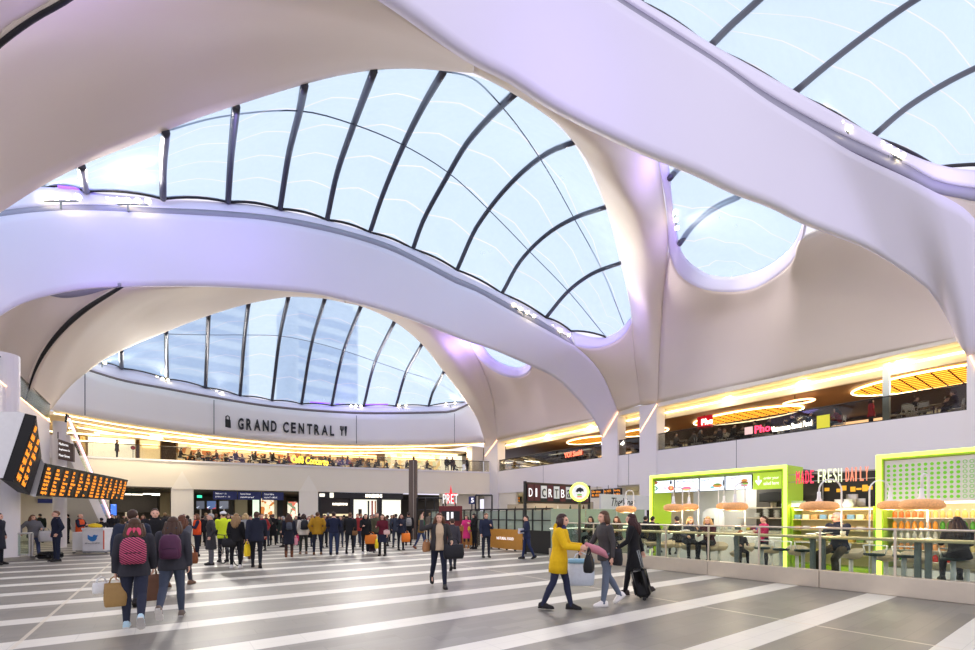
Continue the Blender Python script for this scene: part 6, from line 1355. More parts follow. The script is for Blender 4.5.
t, P = P_(303.5, 19.2, 190, 'woman in a cream jacket carrying a black backpack', pose='stand2', sex='f', h=1.68, top='jacket', topc=(214, 206, 192), legs='slim', legc=(50, 52, 46), hair='bob', hairc=(60, 44, 36), shoec=(150, 120, 96))
backpack(t, P, (40, 42, 46), (30, 30, 34), 'black backpack on the woman in the cream jacket', .31, .42, .16, 1.24, .15)
tote(hand(t, P, 0), t.rotation_euler.z, .22, .22, .1, (232, 66, 112), 'hot pink carrier bag by the woman in the cream jacket', handle=.08)
P_(317.5, 18.9, 178, 'man in a mustard jacket seen from behind', pose='pockets', h=1.76, top='padded', topc=(176, 132, 36), legc=(36, 40, 54), hair='short', hairc=(84, 60, 44), shoec=(120, 88, 62))
P_(333.8, 18.8, 180, 'broad man in a navy sweater with white collar seen from behind', pose='folded', h=1.76, top='sweater', topc=(34, 40, 62), legs='loose', legc=(46, 56, 82), hair='short', hairc=(58, 44, 36))
t, P = P_(350, 19.5, 175, 'man in a dark jacket stepping away with legs apart', pose='walk2', h=1.76, top='jacket', topc=(40, 40, 42), legc=(40, 42, 48), hair='short', hairc=(110, 80, 58))
tote(local(t, (-.2, .1, 1.1)), t.rotation_euler.z, .22, .2, .1, (140, 100, 60), 'brown satchel on the hip of the man stepping away', name='satchel', handle=.16)
t, P = P_(365.5, 19.2, 10, 'dark haired woman in black carrying an orange bag and standing beside a yellow one', pose='bag', sex='f', h=1.68, top='jacket', topc=(28, 28, 30), legs='slim', legc=(26, 26, 30), hair='long', hairc=(36, 30, 30), shoec=(214, 210, 206))
tote(hand(t, P, 0) + V((0, 0, .12)), t.rotation_euler.z, .50, .40, .14, (236, 134, 50), 'large orange shopping bag of the dark haired woman in black', handle=.12)
tote(hand(t, P, 0) + V((.25, -.12, -.08)), t.rotation_euler.z + .6, .26, .40, .12, (244, 216, 40), 'yellow carrier bag hanging next to the large orange shopping bag', handle=.12)
suitcase(atd(370.5, 19.6), face(atd(370, 19.6), 10), 'plum suitcase standing behind the large orange shopping bag', c=(58, 40, 54), handle=.3)
t, P = P_(382.5, 18.3, 345, 'woman in a burgundy sweater and short navy skirt', pose='bag', sex='f', h=1.66, top='sweater', topc=(96, 30, 44), legs='skirt', legc=(34, 38, 56), hair='long', hairc=(88, 58, 42), boot=True)
tote(hand(t, P, 0) + V((-.03, 0, .25)), t.rotation_euler.z, .26, .17, .08, (226, 190, 180), 'pale pink clutch bag of the woman in the burgundy sweater', name='clutch_bag', handle=.03)
P_(377, 20.8, 5, 'man in an olive patterned jacket behind the woman in burgundy', pose='stand', h=1.74, top='jacket', topc=(84, 82, 62), legc=(50, 50, 52), hair='short', hairc=(60, 46, 38))
t, P = P_(401, 21.2, 20, 'brown haired woman in a navy coat holding an orange bag by the steel totem', pose='bag', sex='f', h=1.68, top='jacket', topc=(38, 42, 58), legs='slim', legc=(30, 32, 40), hair='long', hairc=(80, 46, 36))
tote(hand(t, P, 0) + V((0, 0, .1)), t.rotation_euler.z, .42, .42, .14, (238, 128, 44), 'bright orange shopping bag nearest the steel totem', handle=.12)
t, P = P_(408.5, 24.5, 185, 'dark haired man in black with a pale backpack at the foot of the steel totem', pose='stand2', h=1.76, top='jacket', topc=(34, 34, 38), legc=(28, 28, 34), hair='short', hairc=(40, 32, 30))
backpack(t, P, (150, 150, 148), (80, 80, 84), 'pale grey backpack at the foot of the steel totem', .3, .42, .16, 1.22, .15)
P_(396, 23.2, 190, 'person in a blue grey coat and jeans left of the steel totem', pose='pockets', h=1.7, top='jacket', topc=(60, 66, 80), legc=JEAN, hair='short', hairc=(70, 56, 48))
t, P = P_(421, 22.2, 60, 'woman in an olive jacket with a green scarf right of the steel totem', pose='walk', sex='f', h=1.68, top='jacket', topc=(140, 108, 56), legs='slim', legc=(60, 74, 108), hair='bob', hairc=(150, 130, 100), shoec=(150, 96, 66))
MB().rings(P.ringset([(1.18, .10, .15, -.02), (1.3, .12, .15, -.02), (1.42, .13, .12, -.01), (1.5, .10, .10, 0), (1.5, .06, .06, 0)])).build('green_scarf', cmat((46, 130, 96)), t, True)
# walking woman facing the photographer
t, P = P_(439, 10.3, 8, 'woman in a beige jumper and open dark jacket striding towards this way, hand in hair', custom=dict(legs=((14, 4), (-20, 26)), arms=((10, 16, 60, 10), (70, 55, 128, 30)), lean=2, head=(-8, 0)), sex='f', h=1.70, top='sweater', topc=(206, 182, 150), legs='slim', legc=(38, 42, 58), hair='long', hairc=(96, 66, 48), shoec=(34, 32, 34), vox=FINE)
jm = MB()
def shell_open():
    m = MB(); n = 22
    for a0, a1 in ((-1.05, math.pi + 1.05),):
        out = [[P.T((x * 1.0 * math.cos(a), o + y * math.sin(a), z)) for a in [a0 + (a1 - a0) * k / n for k in range(n + 1)]] for z, x, y, o in ((.86, .215, .16, 0), (1.0, .2, .145, 0), (1.15, .18, .135, 0), (1.3, .195, .142, 0), (1.41, .18, .118, 0), (1.47, .10, .09, .01))]
        inn = [[P.T((x * math.cos(a), o + y * math.sin(a), z)) for a in [a0 + (a1 - a0) * k / n for k in range(n + 1)]] for z, x, y, o in ((.86, .20, .145, 0), (1.0, .185, .13, 0), (1.15, .165, .12, 0), (1.3, .18, .127, 0), (1.41, .165, .105, 0), (1.47, .09, .08, .01))]
        m.rings([o_ + i_[::-1] for o_, i_ in zip(out, inn)])
    for S, E, H, d in P.arms:
        cap(m, S, E, .066, .056); m.tube([E - d * .03, E, H - d * .04], [.05, .056, .045], 10)
    return m
shell_open().build('open_jacket', cmat((58, 56, 56)), t, True)
tote(hand(t, P, 0) + V((.03, -.02, .12)), t.rotation_euler.z + .2, .46, .32, .18, (34, 34, 38), 'large black handbag of the woman in the beige jumper', name='handbag', handle=.14)
tote(local(t, (-.28, .02, 1.1)), t.rotation_euler.z + .7, .22, .22, .1, (176, 126, 84), 'tan handbag at the hip of the woman in the beige jumper', name='handbag', handle=.06)
P_(452.5, 13.6, 190, 'short person in a dark striped jacket behind the large black handbag', pose='walk2', h=1.56, top='jacket', topc=(66, 64, 70), legs='slim', legc=(40, 42, 52), hair='short', hairc=(80, 62, 52), sex='f')
t, P = P_(466.5, 22.4, 345, 'woman in a bright pink coat by the timber panels', pose='bag', sex='f', h=1.62, top='coat', topc=(226, 62, 132), legs='none', legc=(60, 46, 48), hair='bob', hairc=(60, 44, 36), shoec=(150, 100, 60), boot=True)
tote(hand(t, P, 1) + V((0, 0, .02)), t.rotation_euler.z, .24, .22, .1, (160, 110, 60), 'tan bag of the woman in the bright pink coat', name='handbag', handle=.08)
t, P = P_(474.3, 22.0, 300, 'slim dark haired woman in black beside the bright pink coat', pose='phone', sex='f', h=1.70, top='jacket', topc=(28, 28, 30), legs='slim', legc=(28, 28, 32), hair='long', hairc=(36, 28, 28))
tote(hand(t, P, 1) + V((0, 0, .25)), t.rotation_euler.z, .22, .16, .08, (222, 186, 60), 'small yellow bag of the slim woman in black', name='handbag', handle=.05)
P_(486, 17.6, 15, 'man in a navy jacket reading a phone before the timber panels', pose='phone', h=1.70, top='jacket', topc=(40, 46, 66), legs='slim', legc=(36, 40, 52), hair='short', hairc=(130, 100, 76), vox=.018)
t, P = P_(527, 17.0, 285, 'slender person in navy walking past the black railing end', pose='walkbag', sex='f', h=1.62, top='jacket', topc=(38, 44, 70), legs='slim', legc=(42, 52, 86), hair='short', hairc=(60, 46, 42), vox=.018)
tag(MB().bbox((-.14, -.02, -.1), (.14, .02, .1), .01).build('folded_paper', cmat((214, 214, 222), 'bag')), 'pale folded paper held by the slender person in navy', 'paper').location = hand(t, P, 0) + V((.1, 0, .03))
# --- near walkers on the right
t, P = P_(559, 7.9, 80, 'woman in a bright yellow coat walking right', custom=dict(legs=((15, 4), (-11, 14)), arms=((20, 9, 68, 14), (24, 9, 60, 14)), lean=4), sex='f', h=1.68, top='padded', topc=(228, 184, 28), legs='slim', legc=(46, 50, 72), hair='bob', hairc=(64, 46, 42), shoec=(34, 32, 34), vox=FINE)
MB().rings(P.ringset([(1.40, .12, .11, 0), (1.46, .105, .10, .006), (1.51, .088, .088, .008), (1.50, .06, .06, .008)])).build('navy_scarf', cmat((52, 50, 88)), t, True)
coat = MB().rings(P.ringset([(.66, .20, .165, 0), (.78, .205, .165, 0), (.9, .2, .155, 0), (.99, .18, .14, 0)])); coat.build('coat_hem', cmat((228, 184, 28)), t, True)
tote(hand(t, P, 1) + V((.08, -.05, .02)), t.rotation_euler.z, .34, .30, .16, (34, 34, 36), 'black handbag held by the woman in the yellow coat', name='handbag', handle=.12)
q = hand(t, P, 0); o = MB().tube([(0, 0, .05), (.08, -.02, -.02), (.2, -.05, -.06), (.32, -.03, -.12), (.4, 0, -.2)], [.03, .07, .075, .06, .02], 10).build('folded_scarf', cmat((196, 130, 140)), None, True); o.location = q; o.rotation_euler = (0, 0, -YAW); tag(o, 'pink checked scarf carried over the hands of the woman in yellow', 'scarf')
t, P = P_(606, 8.3, 300, 'woman in a dark grey top and cropped jeans walking left', custom=dict(legs=((9, 2), (-14, 20)), arms=((-8, 10, 12, 0), (24, 9, 26, 4)), lean=3), sex='f', h=1.72, top='jacket', topc=(72, 70, 70), legs='slim', legc=(104, 114, 130), hair='bob', hairc=(92, 66, 50), shoec=(236, 232, 226), vox=FINE)
tote(hand(t, P, 1) + V((-.02, 0, .0)), t.rotation_euler.z + 1.2, .48, .48, .2, (214, 222, 230), 'big white plastic carrier of the woman in dark grey', handle=.14, band=((150, 200, 226), .86, 1.02))
tote(local(t, (.24, .05, 1.18)), t.rotation_euler.z + .4, .26, .3, .12, (36, 36, 40), 'black shoulder bag behind the elbow of the woman in dark grey', name='handbag', handle=.14)
t, P = P_(634, 9.4, 262, 'person all in black pulling a suitcase past the glass barrier', custom=dict(legs=((14, 6), (-12, 18)), arms=((14, 9, 40, 8), (-22, 10, 6, 0)), lean=4), sex='f', h=1.68, top='coat', topc=(30, 30, 32), legs='slim', legc=(26, 26, 30), hair='long', hairc=(64, 40, 38), shoec=(60, 50, 46), vox=.014)
q = atd(646, 8.85); suitcase(q, face(q, 262), 'black wheeled suitcase pulled by the person in black', .36, .56, .26, (28, 28, 30), .25, .4)
# --- left side group
t, P = P_(33.5, 17.35, 20, 'woman in a grey jacket leaning on the steel barrier, one leg crossed', custom=dict(legs=((14, 6), (24, 44)), arms=((24, 14, 66, 30), (-10, 40, 50, 10)), lean=-6, head=(15, 4)), sex='f', h=1.66, top='padded', topc=(104, 104, 108), legs='slim', legc=(62, 74, 108), hair='long', hairc=(104, 74, 56), shoec=(60, 46, 42), vox=.016)
tote(hand(t, P, 0) + V((.1, 0, .05)), t.rotation_euler.z, .40, .42, .16, (176, 174, 172), 'grey cloth bag of the woman leaning on the barrier', handle=.12)
P_(56.5, 16.1, 285, 'man in a navy suit jacket talking to the leaning woman', pose='pockets', h=1.78, top='jacket', topc=(36, 40, 58), legs='slim', legc=(34, 40, 58), hair='short', hairc=(120, 90, 70), vox=.016)
q = atd(45, 16.3); o = suitcase(q + V((0, -.15, .12)), -YAW, 'black case lying flat on the floor between the leaning woman and the suited man', .5, .6, .22, (26, 26, 28), 0, 0); o.rotation_euler = (-math.pi / 2, 0, -YAW); o.location = q + V((-.15, .3, .15))
P_(-1.5, 15.0, 60, 'person in a dark coat cut off by the picture edge beside the big column', pose='pockets', h=1.70, top='coat', topc=(42, 44, 54), legc=(36, 38, 46), hair='short', hairc=(60, 46, 40))
t, P = P_(80, 20.6, 60, 'bearded balding helper in an orange vest leaning at the information desk', pose='folded', h=1.68, top='jacket', topc=(36, 42, 62), legc=(32, 34, 44), hair='bald', hairc=(70, 60, 54))
MB().rings(P.ringset([(.86, .21, .15, 0), (1.0, .206, .146, 0), (1.15, .195, .14, 0), (1.3, .21, .148, -.004), (1.41, .195, .125, 0), (1.455, .115, .095, 0)])).build('orange_vest', cmat((226, 92, 48)), t, True)
P_(101.5, 22.0, 200, 'dark haired person bending behind the information desk', pose='pockets', h=1.5, topc=(40, 40, 44), hair='short', hairc=(44, 34, 32))
P_(40, 27.0, 185, 'man in dark green with his back turned near the cream wall', pose='stand2', h=1.70, topc=(34, 44, 40), legc=(36, 36, 40), hair='short', hairc=(40, 34, 30))
P_(67.5, 26.0, 260, 'person in black by the slim column under the blue strip', pose='stand', h=1.68, topc=(34, 34, 38), legc=(36, 36, 40), hair='short', hairc=(40, 34, 30))
P_(112, 27.5, 20, 'figure in a dark coat at the foot of the escalator', pose='stand', h=1.68, topc=(38, 38, 44), legc=(36, 36, 40), hair='short', hairc=(60, 46, 38))
q = atd(116.5, 27.0); o = suitcase(q, -YAW, 'orange suitcase at the foot of the escalator', .4, .62, .26, (214, 92, 40), 0, .2)
# --- diners at the food bar
def seat_at(px, X, phi, label, seat, **k):
    q = onX(px, 515, X); return person((q.x, q.y, 0), face(q, phi), label, seat=seat, **k)
custom_read = dict(legs=((56, 58), (66, 62)), arms=((34, 8, 58, 22), (30, 10, 64, 26)), lean=6, spread=(6, 18), head=(-42, 4))
t, P = seat_at(839.5, XB + 1.12, 326, 'grey haired man in glasses reading at the oak counter', .80, custom=custom_read, h=1.83, top='jacket', topc=(38, 42, 56), legs='loose', legc=(84, 76, 60), hair='short', hairc=(186, 180, 172), shoec=(70, 52, 40), vox=FINE)
g = MB()
for sd in (1, -1): g.tube([P.Hd((sd * .032 + .022 * math.cos(a), -.098, .002 + .016 * math.sin(a))) for a in [2*math.pi*k/14 for k in range(15)]], .003, 5)
g.tube([P.Hd((-.012, -.1, .004)), P.Hd((.012, -.1, .004))], .003, 5)
for sd in (1, -1): g.tube([P.Hd((sd * .054, -.096, .004)), P.Hd((sd * .078, 0, .004))], .003, 5)
g.build('glasses', M_black, t, True)
hp = (hand(t, P, 0) + hand(t, P, 1)) / 2
bk = empty('open_book', (hp.x - .05, hp.y, max(hp.z, 1.20)), t.rotation_euler.z, 'open white booklet in the hands of the grey haired reader', 'book')
for sd in (1, -1): MB().prism([(0, -.10, .0), (sd * .15, -.10, .035), (sd * .15, .10, .035), (0, .10, 0)], (0, 0, 1), .008).build('page', cmat((240, 238, 230), 'bag'), bk)
q = onX(843, 515, XB + .35); o = cup.copy(); C.objects.link(o); o.location = (q.x, q.y, 1.16); o.scale = (1.2, 1.2, 1.1); tag(o, 'white cup on the oak counter right of the reader', 'cup')
for (px, lab, c_) in ((811, 'crumpled white napkin on the oak counter left of the reader', (236, 236, 232)), (700, 'dark folded coat tray on the oak counter before the blonde diners', (40, 42, 44)), (686, 'white plate on the oak counter before the hooded blonde woman', (236, 236, 232))):
    q = onX(px, 515, XB + .4); o = MB().ell((0, 0, .03), (.1, .12, .03), 10, 6).build('napkin' if px == 811 else 'tray' if px == 700 else 'plate', cmat(c_, 'bag'), None, True); o.location = (q.x, q.y, 1.16); tag(o, lab, 'napkin' if px == 811 else 'tray' if px == 700 else 'plate')
for k, (px, X, phi, lab, kw) in enumerate((
  (651.5, 14.0, 160, 'dark haired diner in black with back turned nearest the lime end panel', dict(pose='sit', topc=(34, 34, 38), hair='short', hairc=(36, 32, 30))),
  (645, 15.2, 170, 'diner in a dark coat partly behind the nearest dark backed diner', dict(pose='sit', topc=(44, 44, 50), hair='short', hairc=(44, 36, 34))),
  (678, 14.0, 200, 'diner with dark hair in a black top below the first rattan pair', dict(pose='sit', topc=(36, 38, 42), hair='short', hairc=(36, 30, 30))),
  (689, 13.35, 15, 'blonde woman in a hooded navy coat eating with hand at her mouth', dict(pose='sit2', sex='f', topc=(52, 56, 70), top='padded', hair='bob', hairc=(196, 160, 110))),
  (709, 13.35, 340, 'long haired blonde woman looking down at her phone', dict(pose='sit', sex='f', topc=(72, 38, 48), hair='long', hairc=(200, 164, 112))),
  (739.5, 13.3, 20, 'curly haired child at the oak counter', dict(pose='sit', sex='f', h=1.25, topc=(50, 50, 56), hair='bob', hairc=(150, 96, 60))),
  (592, 13.15, 330, 'dark haired diner behind the frosted partition', dict(pose='sit', topc=(50, 46, 46), hair='bob', hairc=(54, 40, 36), sex='f')),
  (618, 13.4, 330, 'brown haired diner behind the woman in dark grey', dict(pose='sit', topc=(80, 70, 60), hair='long', hairc=(96, 64, 46), sex='f')),
  (959, 13.05, 195, 'dark haired diner in black with back turned at the right end of the counter', dict(pose='sit', sex='f', topc=(36, 34, 36), hair='long', hairc=(44, 34, 32), h=1.72, vox=.014)))):
    seat_at(px, X, phi, lab, .60 if k == 5 else .76, **kw)
    if k not in (8,):
        q = onX(px, 515, X); o = copy_tree(ts); o.location = (q.x, q.y, 0); o.scale = (1, 1, 1 if k != 5 else .8); tag(o, ['tub stool under the dark backed diner nearest the lime end panel', 'tub stool under the diner partly behind the nearest dark back', 'tub stool under the diner below the first rattan pair', 'tub stool under the blonde woman in the hooded coat', 'tub stool under the blonde woman with the phone', 'tub stool under the curly haired child', 'tub stool under the dark haired diner behind frosted glass', 'tub stool under the brown haired diner behind the walkers'][k], 'stool', 'beige tub stools in the food bar')
q = onX(764, 515, 15.2); t, P = person((q.x, q.y, 0), face(q, 300), 'dark haired worker in a pink uniform at the salad counter', pose='folded', sex='f', h=1.60, top='sweater', topc=(178, 44, 86), legc=(38, 38, 44), hair='pony', hairc=(72, 50, 40), vox=.016)
# --- the far crowd
rnd = random.Random(11)
cols = [(32, 32, 36), (40, 42, 52), (54, 50, 48), (36, 40, 58), (70, 66, 62), (28, 28, 30), (84, 74, 60), (96, 92, 90), (62, 44, 44), (44, 54, 50), (120, 112, 100), (150, 50, 50)]
hairs = [(52, 40, 34), (36, 30, 28), (120, 88, 60), (170, 140, 100), (90, 66, 50), (150, 148, 146)]
bp = ['stand', 'folded', 'pockets', 'bag', 'phone', 'stand2']
spots = [(118, 31, 0), (124, 29.5, 0), (143, 24, 0), (165, 28, 0), (168.5, 30, 0), (184, 31, 0), (187.5, 29.5, 0), (202.5, 24, 0), (216, 24.5, 0), (206, 27.5, 0), (228.5, 22, 0), (232, 26, 0), (240, 21.5, 0), (250.5, 22, 0), (262, 21, 0), (266, 24, 0), (279, 26.5, 0), (283, 23.5, 0), (296, 24.5, 0), (299, 28, 0), (309, 23.5, 0), (312, 27, 0), (324.5, 23, 0), (328, 26.5, 0), (340.5, 23.5, 0), (344, 27.5, 0), (357.5, 23.5, 0), (361, 27, 0), (371, 24.5, 0), (374, 28, 0), (387.5, 24, 0), (391.5, 28, 0), (394, 30, 0), (221.5, 29, 0), (246, 28.5, 0), (255, 30, 0), (271, 30, 0), (288, 30.5, 0), (305, 31, 0), (318, 31, 0), (334, 30, 0), (350, 31, 0), (367, 31.5, 0), (381, 31, 0), (448, 27, 0), (430, 29, 0)]
taken = [V((o.location.x, o.location.y, 0)) for o in C.objects if o.name.startswith('person')]
for k, (px, d, _) in enumerate(spots):
    while any((atd(px, d) - q_).length < .72 for q_ in taken): d += .25
    taken.append(atd(px, d))
    sx = rnd.choice('mf'); c_ = cols[(k * 5 + 1) % len(cols)]; hk = rnd.choice(['short', 'short', 'bob', 'long']) if sx == 'f' else 'short'
    P_(px, d, rnd.choice([0, 20, 340, 160, 180, 200, 90, 270]), 'person standing deep in the waiting crowd, mostly hidden by those in front', pose=bp[k % 6], sex=sx, h=rnd.uniform(1.62, 1.8) if sx == 'm' else rnd.uniform(1.56, 1.68), top=rnd.choice(['jacket', 'padded', 'coat']), topc=c_, legs='slim', legc=rnd.choice([BLK, NAVY, JEAN, CHAR]), hair=hk, hairc=hairs[(k * 7) % 6], skin=rnd.choice([0, 0, 1, 2]), group='people at the back of the crowd')
# ---------------------------------------------------------------- upper galleries: tables, chairs, diners, shops
GZ = 5.9
M_tab = mat('pale_table_top', (206, 190, 160), .5); M_chair = mat('white_wire_chair', (228, 226, 220), .5)
tb = empty('cafe_table', (0, 0, 0)); MB().lathe([(0, .70), (.34, .70), (.35, .72), (.34, .74), (0, .74)], n=18).build('table_top', M_tab, tb, True); MB().cyl((0, 0, .02), (0, 0, .70), .03).build('pedestal', M_black, tb); MB().lathe([(0, 0), (.22, 0), (.2, .02), (0, .03)], n=16).build('base', M_black, tb)
ch = empty('cafe_chair', (0, 0, 0)); MB().bbox((-.2, -.2, .42), (.2, .2, .46), .015).build('seat', M_chair, ch)
MB().tube([(-.19, .19, .44), (-.18, .24, .82), (0, .26, .86), (.18, .24, .82), (.19, .19, .44)], .014, 6).build('back_frame', M_chair, ch, True); MB().bbox((-.16, .215, .58), (.16, .235, .8), .008).build('backrest', M_chair, ch)
for sx in (-1, 1):
    for sy in (-1, 1): MB().cyl((sx * .17, sy * .17, .43), (sx * .2, sy * .2, 0), .012, n=6).build('leg', M_chair, ch)
ft = [True, True]
def gtable(x, y, lab, grp):
    o = tb if ft[0] else copy_tree(tb); ft[0] = False; o.location = (x, y, GZ); tag(o, lab, 'table', grp)
def gchair(x, y, rz, lab, grp):
    o = ch if ft[1] else copy_tree(ch); ft[1] = False; o.location = (x, y, GZ); o.rotation_euler = (0, 0, rz); tag(o, lab, 'chair', grp)
rg = random.Random(5)
def diner(x, y, rz, lab, grp):
    sx = rg.choice('mf'); person((x, y, GZ), rz, lab, pose=rg.choice(['sit', 'sit', 'sit2']), sex=sx, h=rg.uniform(1.6, 1.78), top=rg.choice(['jacket', 'sweater']), topc=rg.choice(cols + [(28, 28, 32)] * 6), legs='slim', legc=rg.choice([BLK, NAVY, CHAR]), hair=rg.choice(['short', 'long', 'bob']) if sx == 'f' else 'short', hairc=rg.choice(hairs), seat=GZ + .46, group=grp, vox=.026)
for k, px in enumerate((190, 208, 226, 245, 263, 281, 300, 318, 336, 354, 372, 199, 217, 235, 254, 272, 291, 309, 327, 345, 363, 381)):
    x = FX(px, 1.3 if k < 11 else 3.3); y = FY(x) + (1.3 if k < 11 else 3.3); gtable(x, y, 'round table of the far cafe gallery, behind its balustrade', 'tables of the far cafe gallery')
    for sd in (1, -1):
        if sd < 0 and k % 4 == 2: continue
        gchair(x + sd * .69, y, math.pi / 2 * -sd, 'chair under a diner at the far cafe gallery', 'chairs of the far cafe gallery')
        diner(x + sd * .69, y, -sd * math.pi / 2, 'diner at a small table behind the far cafe gallery balustrade', 'diners on the far cafe gallery')
for (px, lab, phi, c_) in ((447, 'taller of the two people standing together on the far gallery near the corner', 180, (30, 28, 32)), (452.5, 'shorter of the two people standing together on the far gallery near the corner', 200, (52, 36, 36)), (467, 'lone person standing on the far gallery next to the corner column', 250, (30, 30, 34)), (117, 'person in a dark top standing by the upper shop with the red disc', 90, (70, 56, 48)), (252, 'person in a pale top standing above the seated cafe diners', 0, (226, 210, 200))):
    x = FX(px, 1.6 if px != 252 else 5); y = FY(x) + (1.6 if px != 252 else 5); person((x, y, GZ), face(V((x, y, 0)), phi), lab, pose='stand2', topc=c_, legc=BLK, hair='short')
for k, px in enumerate((402, 413, 425, 433, 460)):
    x = FX(px, 2.2); y = FY(x) + 2.2; gtable(x, y, 'table of the far gallery between the cafe and the corner', 'tables of the far gallery corner'); gchair(x + .6, y, -math.pi / 2, 'empty chair of the far gallery between the cafe and the corner', 'chairs of the far gallery corner')
    if k != 2: diner(x - .74, y, math.pi / 2, 'seated guest on the far gallery between the cafe and the corner', 'guests on the far gallery corner'); gchair(x - .74, y, math.pi / 2, 'chair under a guest of the far gallery corner', 'chairs under guests of the far gallery corner')
# near gallery bay
for k, (y, x) in enumerate(((17.0, 28.3), (16.2, 29.6), (15.3, 28.3), (14.3, 29.4), (13.2, 28.3), (12.1, 29.6), (11.2, 28.3), (10.1, 29.4), (9.2, 28.3), (5.0, 28.5), (4.2, 30))):
    gtable(x, y, 'table behind the dark balustrade of the near gallery bay', 'tables of the near gallery bay')
    for sd in (1, -1):
        gchair(x, y + sd * .72, 0 if sd > 0 else math.pi, 'chair under a diner in the near gallery bay', 'chairs under diners of the near gallery bay')
        diner(x, y + sd * .72, 0 if sd > 0 else math.pi, 'dark dressed diner behind the dark balustrade of the near gallery bay', 'diners of the near gallery bay')
for k, (px, rz, lab) in enumerate(((893, .4, 'white chair nearest the pale post in the near gallery bay'), (904, 2.2, 'white chair with a blue seat back to back with its neighbour'), (915, -.6, 'white chair facing away in the middle of the empty table group'), (925, 1.5, 'white chair turned sideways at the right of the empty table group'))):
    q = onX(px, 420, XW + .9); gchair(q.x, q.y, rz, lab, None)
q = onX(919, 420, XW + 1.5); gtable(q.x, q.y, 'empty table among the white chairs of the near gallery bay', None)
q = onX(886.5, 420, XW + .5); struct(MB().box((q.x - .12, q.y - .12, GZ), (q.x + .12, q.y + .12, 8.75)).build('column', mat('pale_glass_post', (200, 210, 206), .3)))
q = onX(871, 420, XW + 2.6); person((q.x, q.y, GZ), .5, 'diner in a red top left of the pale post', pose='stand2', topc=(200, 40, 60), legc=BLK, sex='f', hair='bob')
# sushi bay
for k, (y, x) in enumerate(((34.6, 28.4), (33.6, 29.4), (26.2, 28.4), (24.6, 28.6), (20.6, 28.8))):
    gtable(x, y, 'table in the gallery bay with the sushi sign' if k < 4 else 'table in the slim opening between the white piers', 'tables of the sushi bay' if k < 4 else None)
    for sd in (1, -1): gchair(x, y + sd * .72, 0 if sd > 0 else math.pi, 'chair in the gallery bay with the sushi sign' if k < 4 else 'chair in the slim opening between the white piers', 'chairs of the sushi bay' if k < 4 else 'chairs of the slim opening')
    if k < 4: diner(x, y + .72, 0, 'diner in the gallery bay with the sushi sign', 'diners of the sushi bay')
t = empty('sushi_counter', (30.2, 29.5, GZ), 0, 'lit conveyor counter in the gallery bay with the sushi sign', 'counter')
MB().bbox((-.5, -2.6, 0), (.5, 2.6, 1.05), .03).build('front', M_wood, t); MB().box((-.55, -2.65, 1.05), (.55, 2.65, 1.1)).build('worktop', M_silver, t); MB().box((-.2, -2.5, 1.5), (.2, 2.5, 1.54)).build('lit_canopy', M_shopw, t)
for y in (-2.4, 0, 2.4): MB().cyl((0, y, 1.1), (0, y, 1.5), .03).build('canopy_post', M_silver, t)
t = empty('goods_display', (30.6, 35.2, GZ), 0, 'low dark parcel of goods with red stripe at the far end of the sushi bay', 'display'); MB().bbox((-.5, -.5, 0), (.5, .5, .9), .1).build('body', M_black, t); MB().box((-.505, -.4, .5), (-.5, .4, .58)).build('red_stripe', mat('red_stripe', (200, 40, 40), .5, emit=.3), t)
# back shops of the near gallery
for k, (y0, y1, c_, e, lab) in enumerate(((4, 8.5, (110, 80, 50), .15, 'dim brown shop wall behind the white chairs'), (9, 13.5, (70, 56, 44), .1, 'dark shop wall behind the oval ring light'), (14, 18, (90, 46, 40), .15, 'reddish shop wall behind the noodle bar sign'), (23, 29, (120, 90, 56), .25, 'amber shop wall behind the sushi counter'), (30, 36, (150, 130, 90), .3, 'pale shop wall at the far end of the sushi bay'))):
    t = empty('shop_wall', (40.4, (y0 + y1) / 2, GZ), 0, lab, 'shop'); h_ = (y1 - y0) / 2
    MB().box((0, -h_, 0), (.4, h_, 2.7)).build('panel', mat('gallery_shop_%d' % k, c_, .6, emit=e, var=.3, scale=2), t); MB().box((-.1, -h_ + .3, 2.2), (0, h_ - .3, 2.5)).build('lit_fascia', [M_shop, M_led2, M_shopw][k % 3], t)
    for j in range(3): MB().box((-.03, -h_ + .4 + j * h_ * .62, .4), (0, -h_ + .3 + (j + .8) * h_ * .62, 1.9)).build('window', picmat('gallery_goods', (60, 46, 34), (180, 140, 80), (110, 70, 44), 3, .3), t)
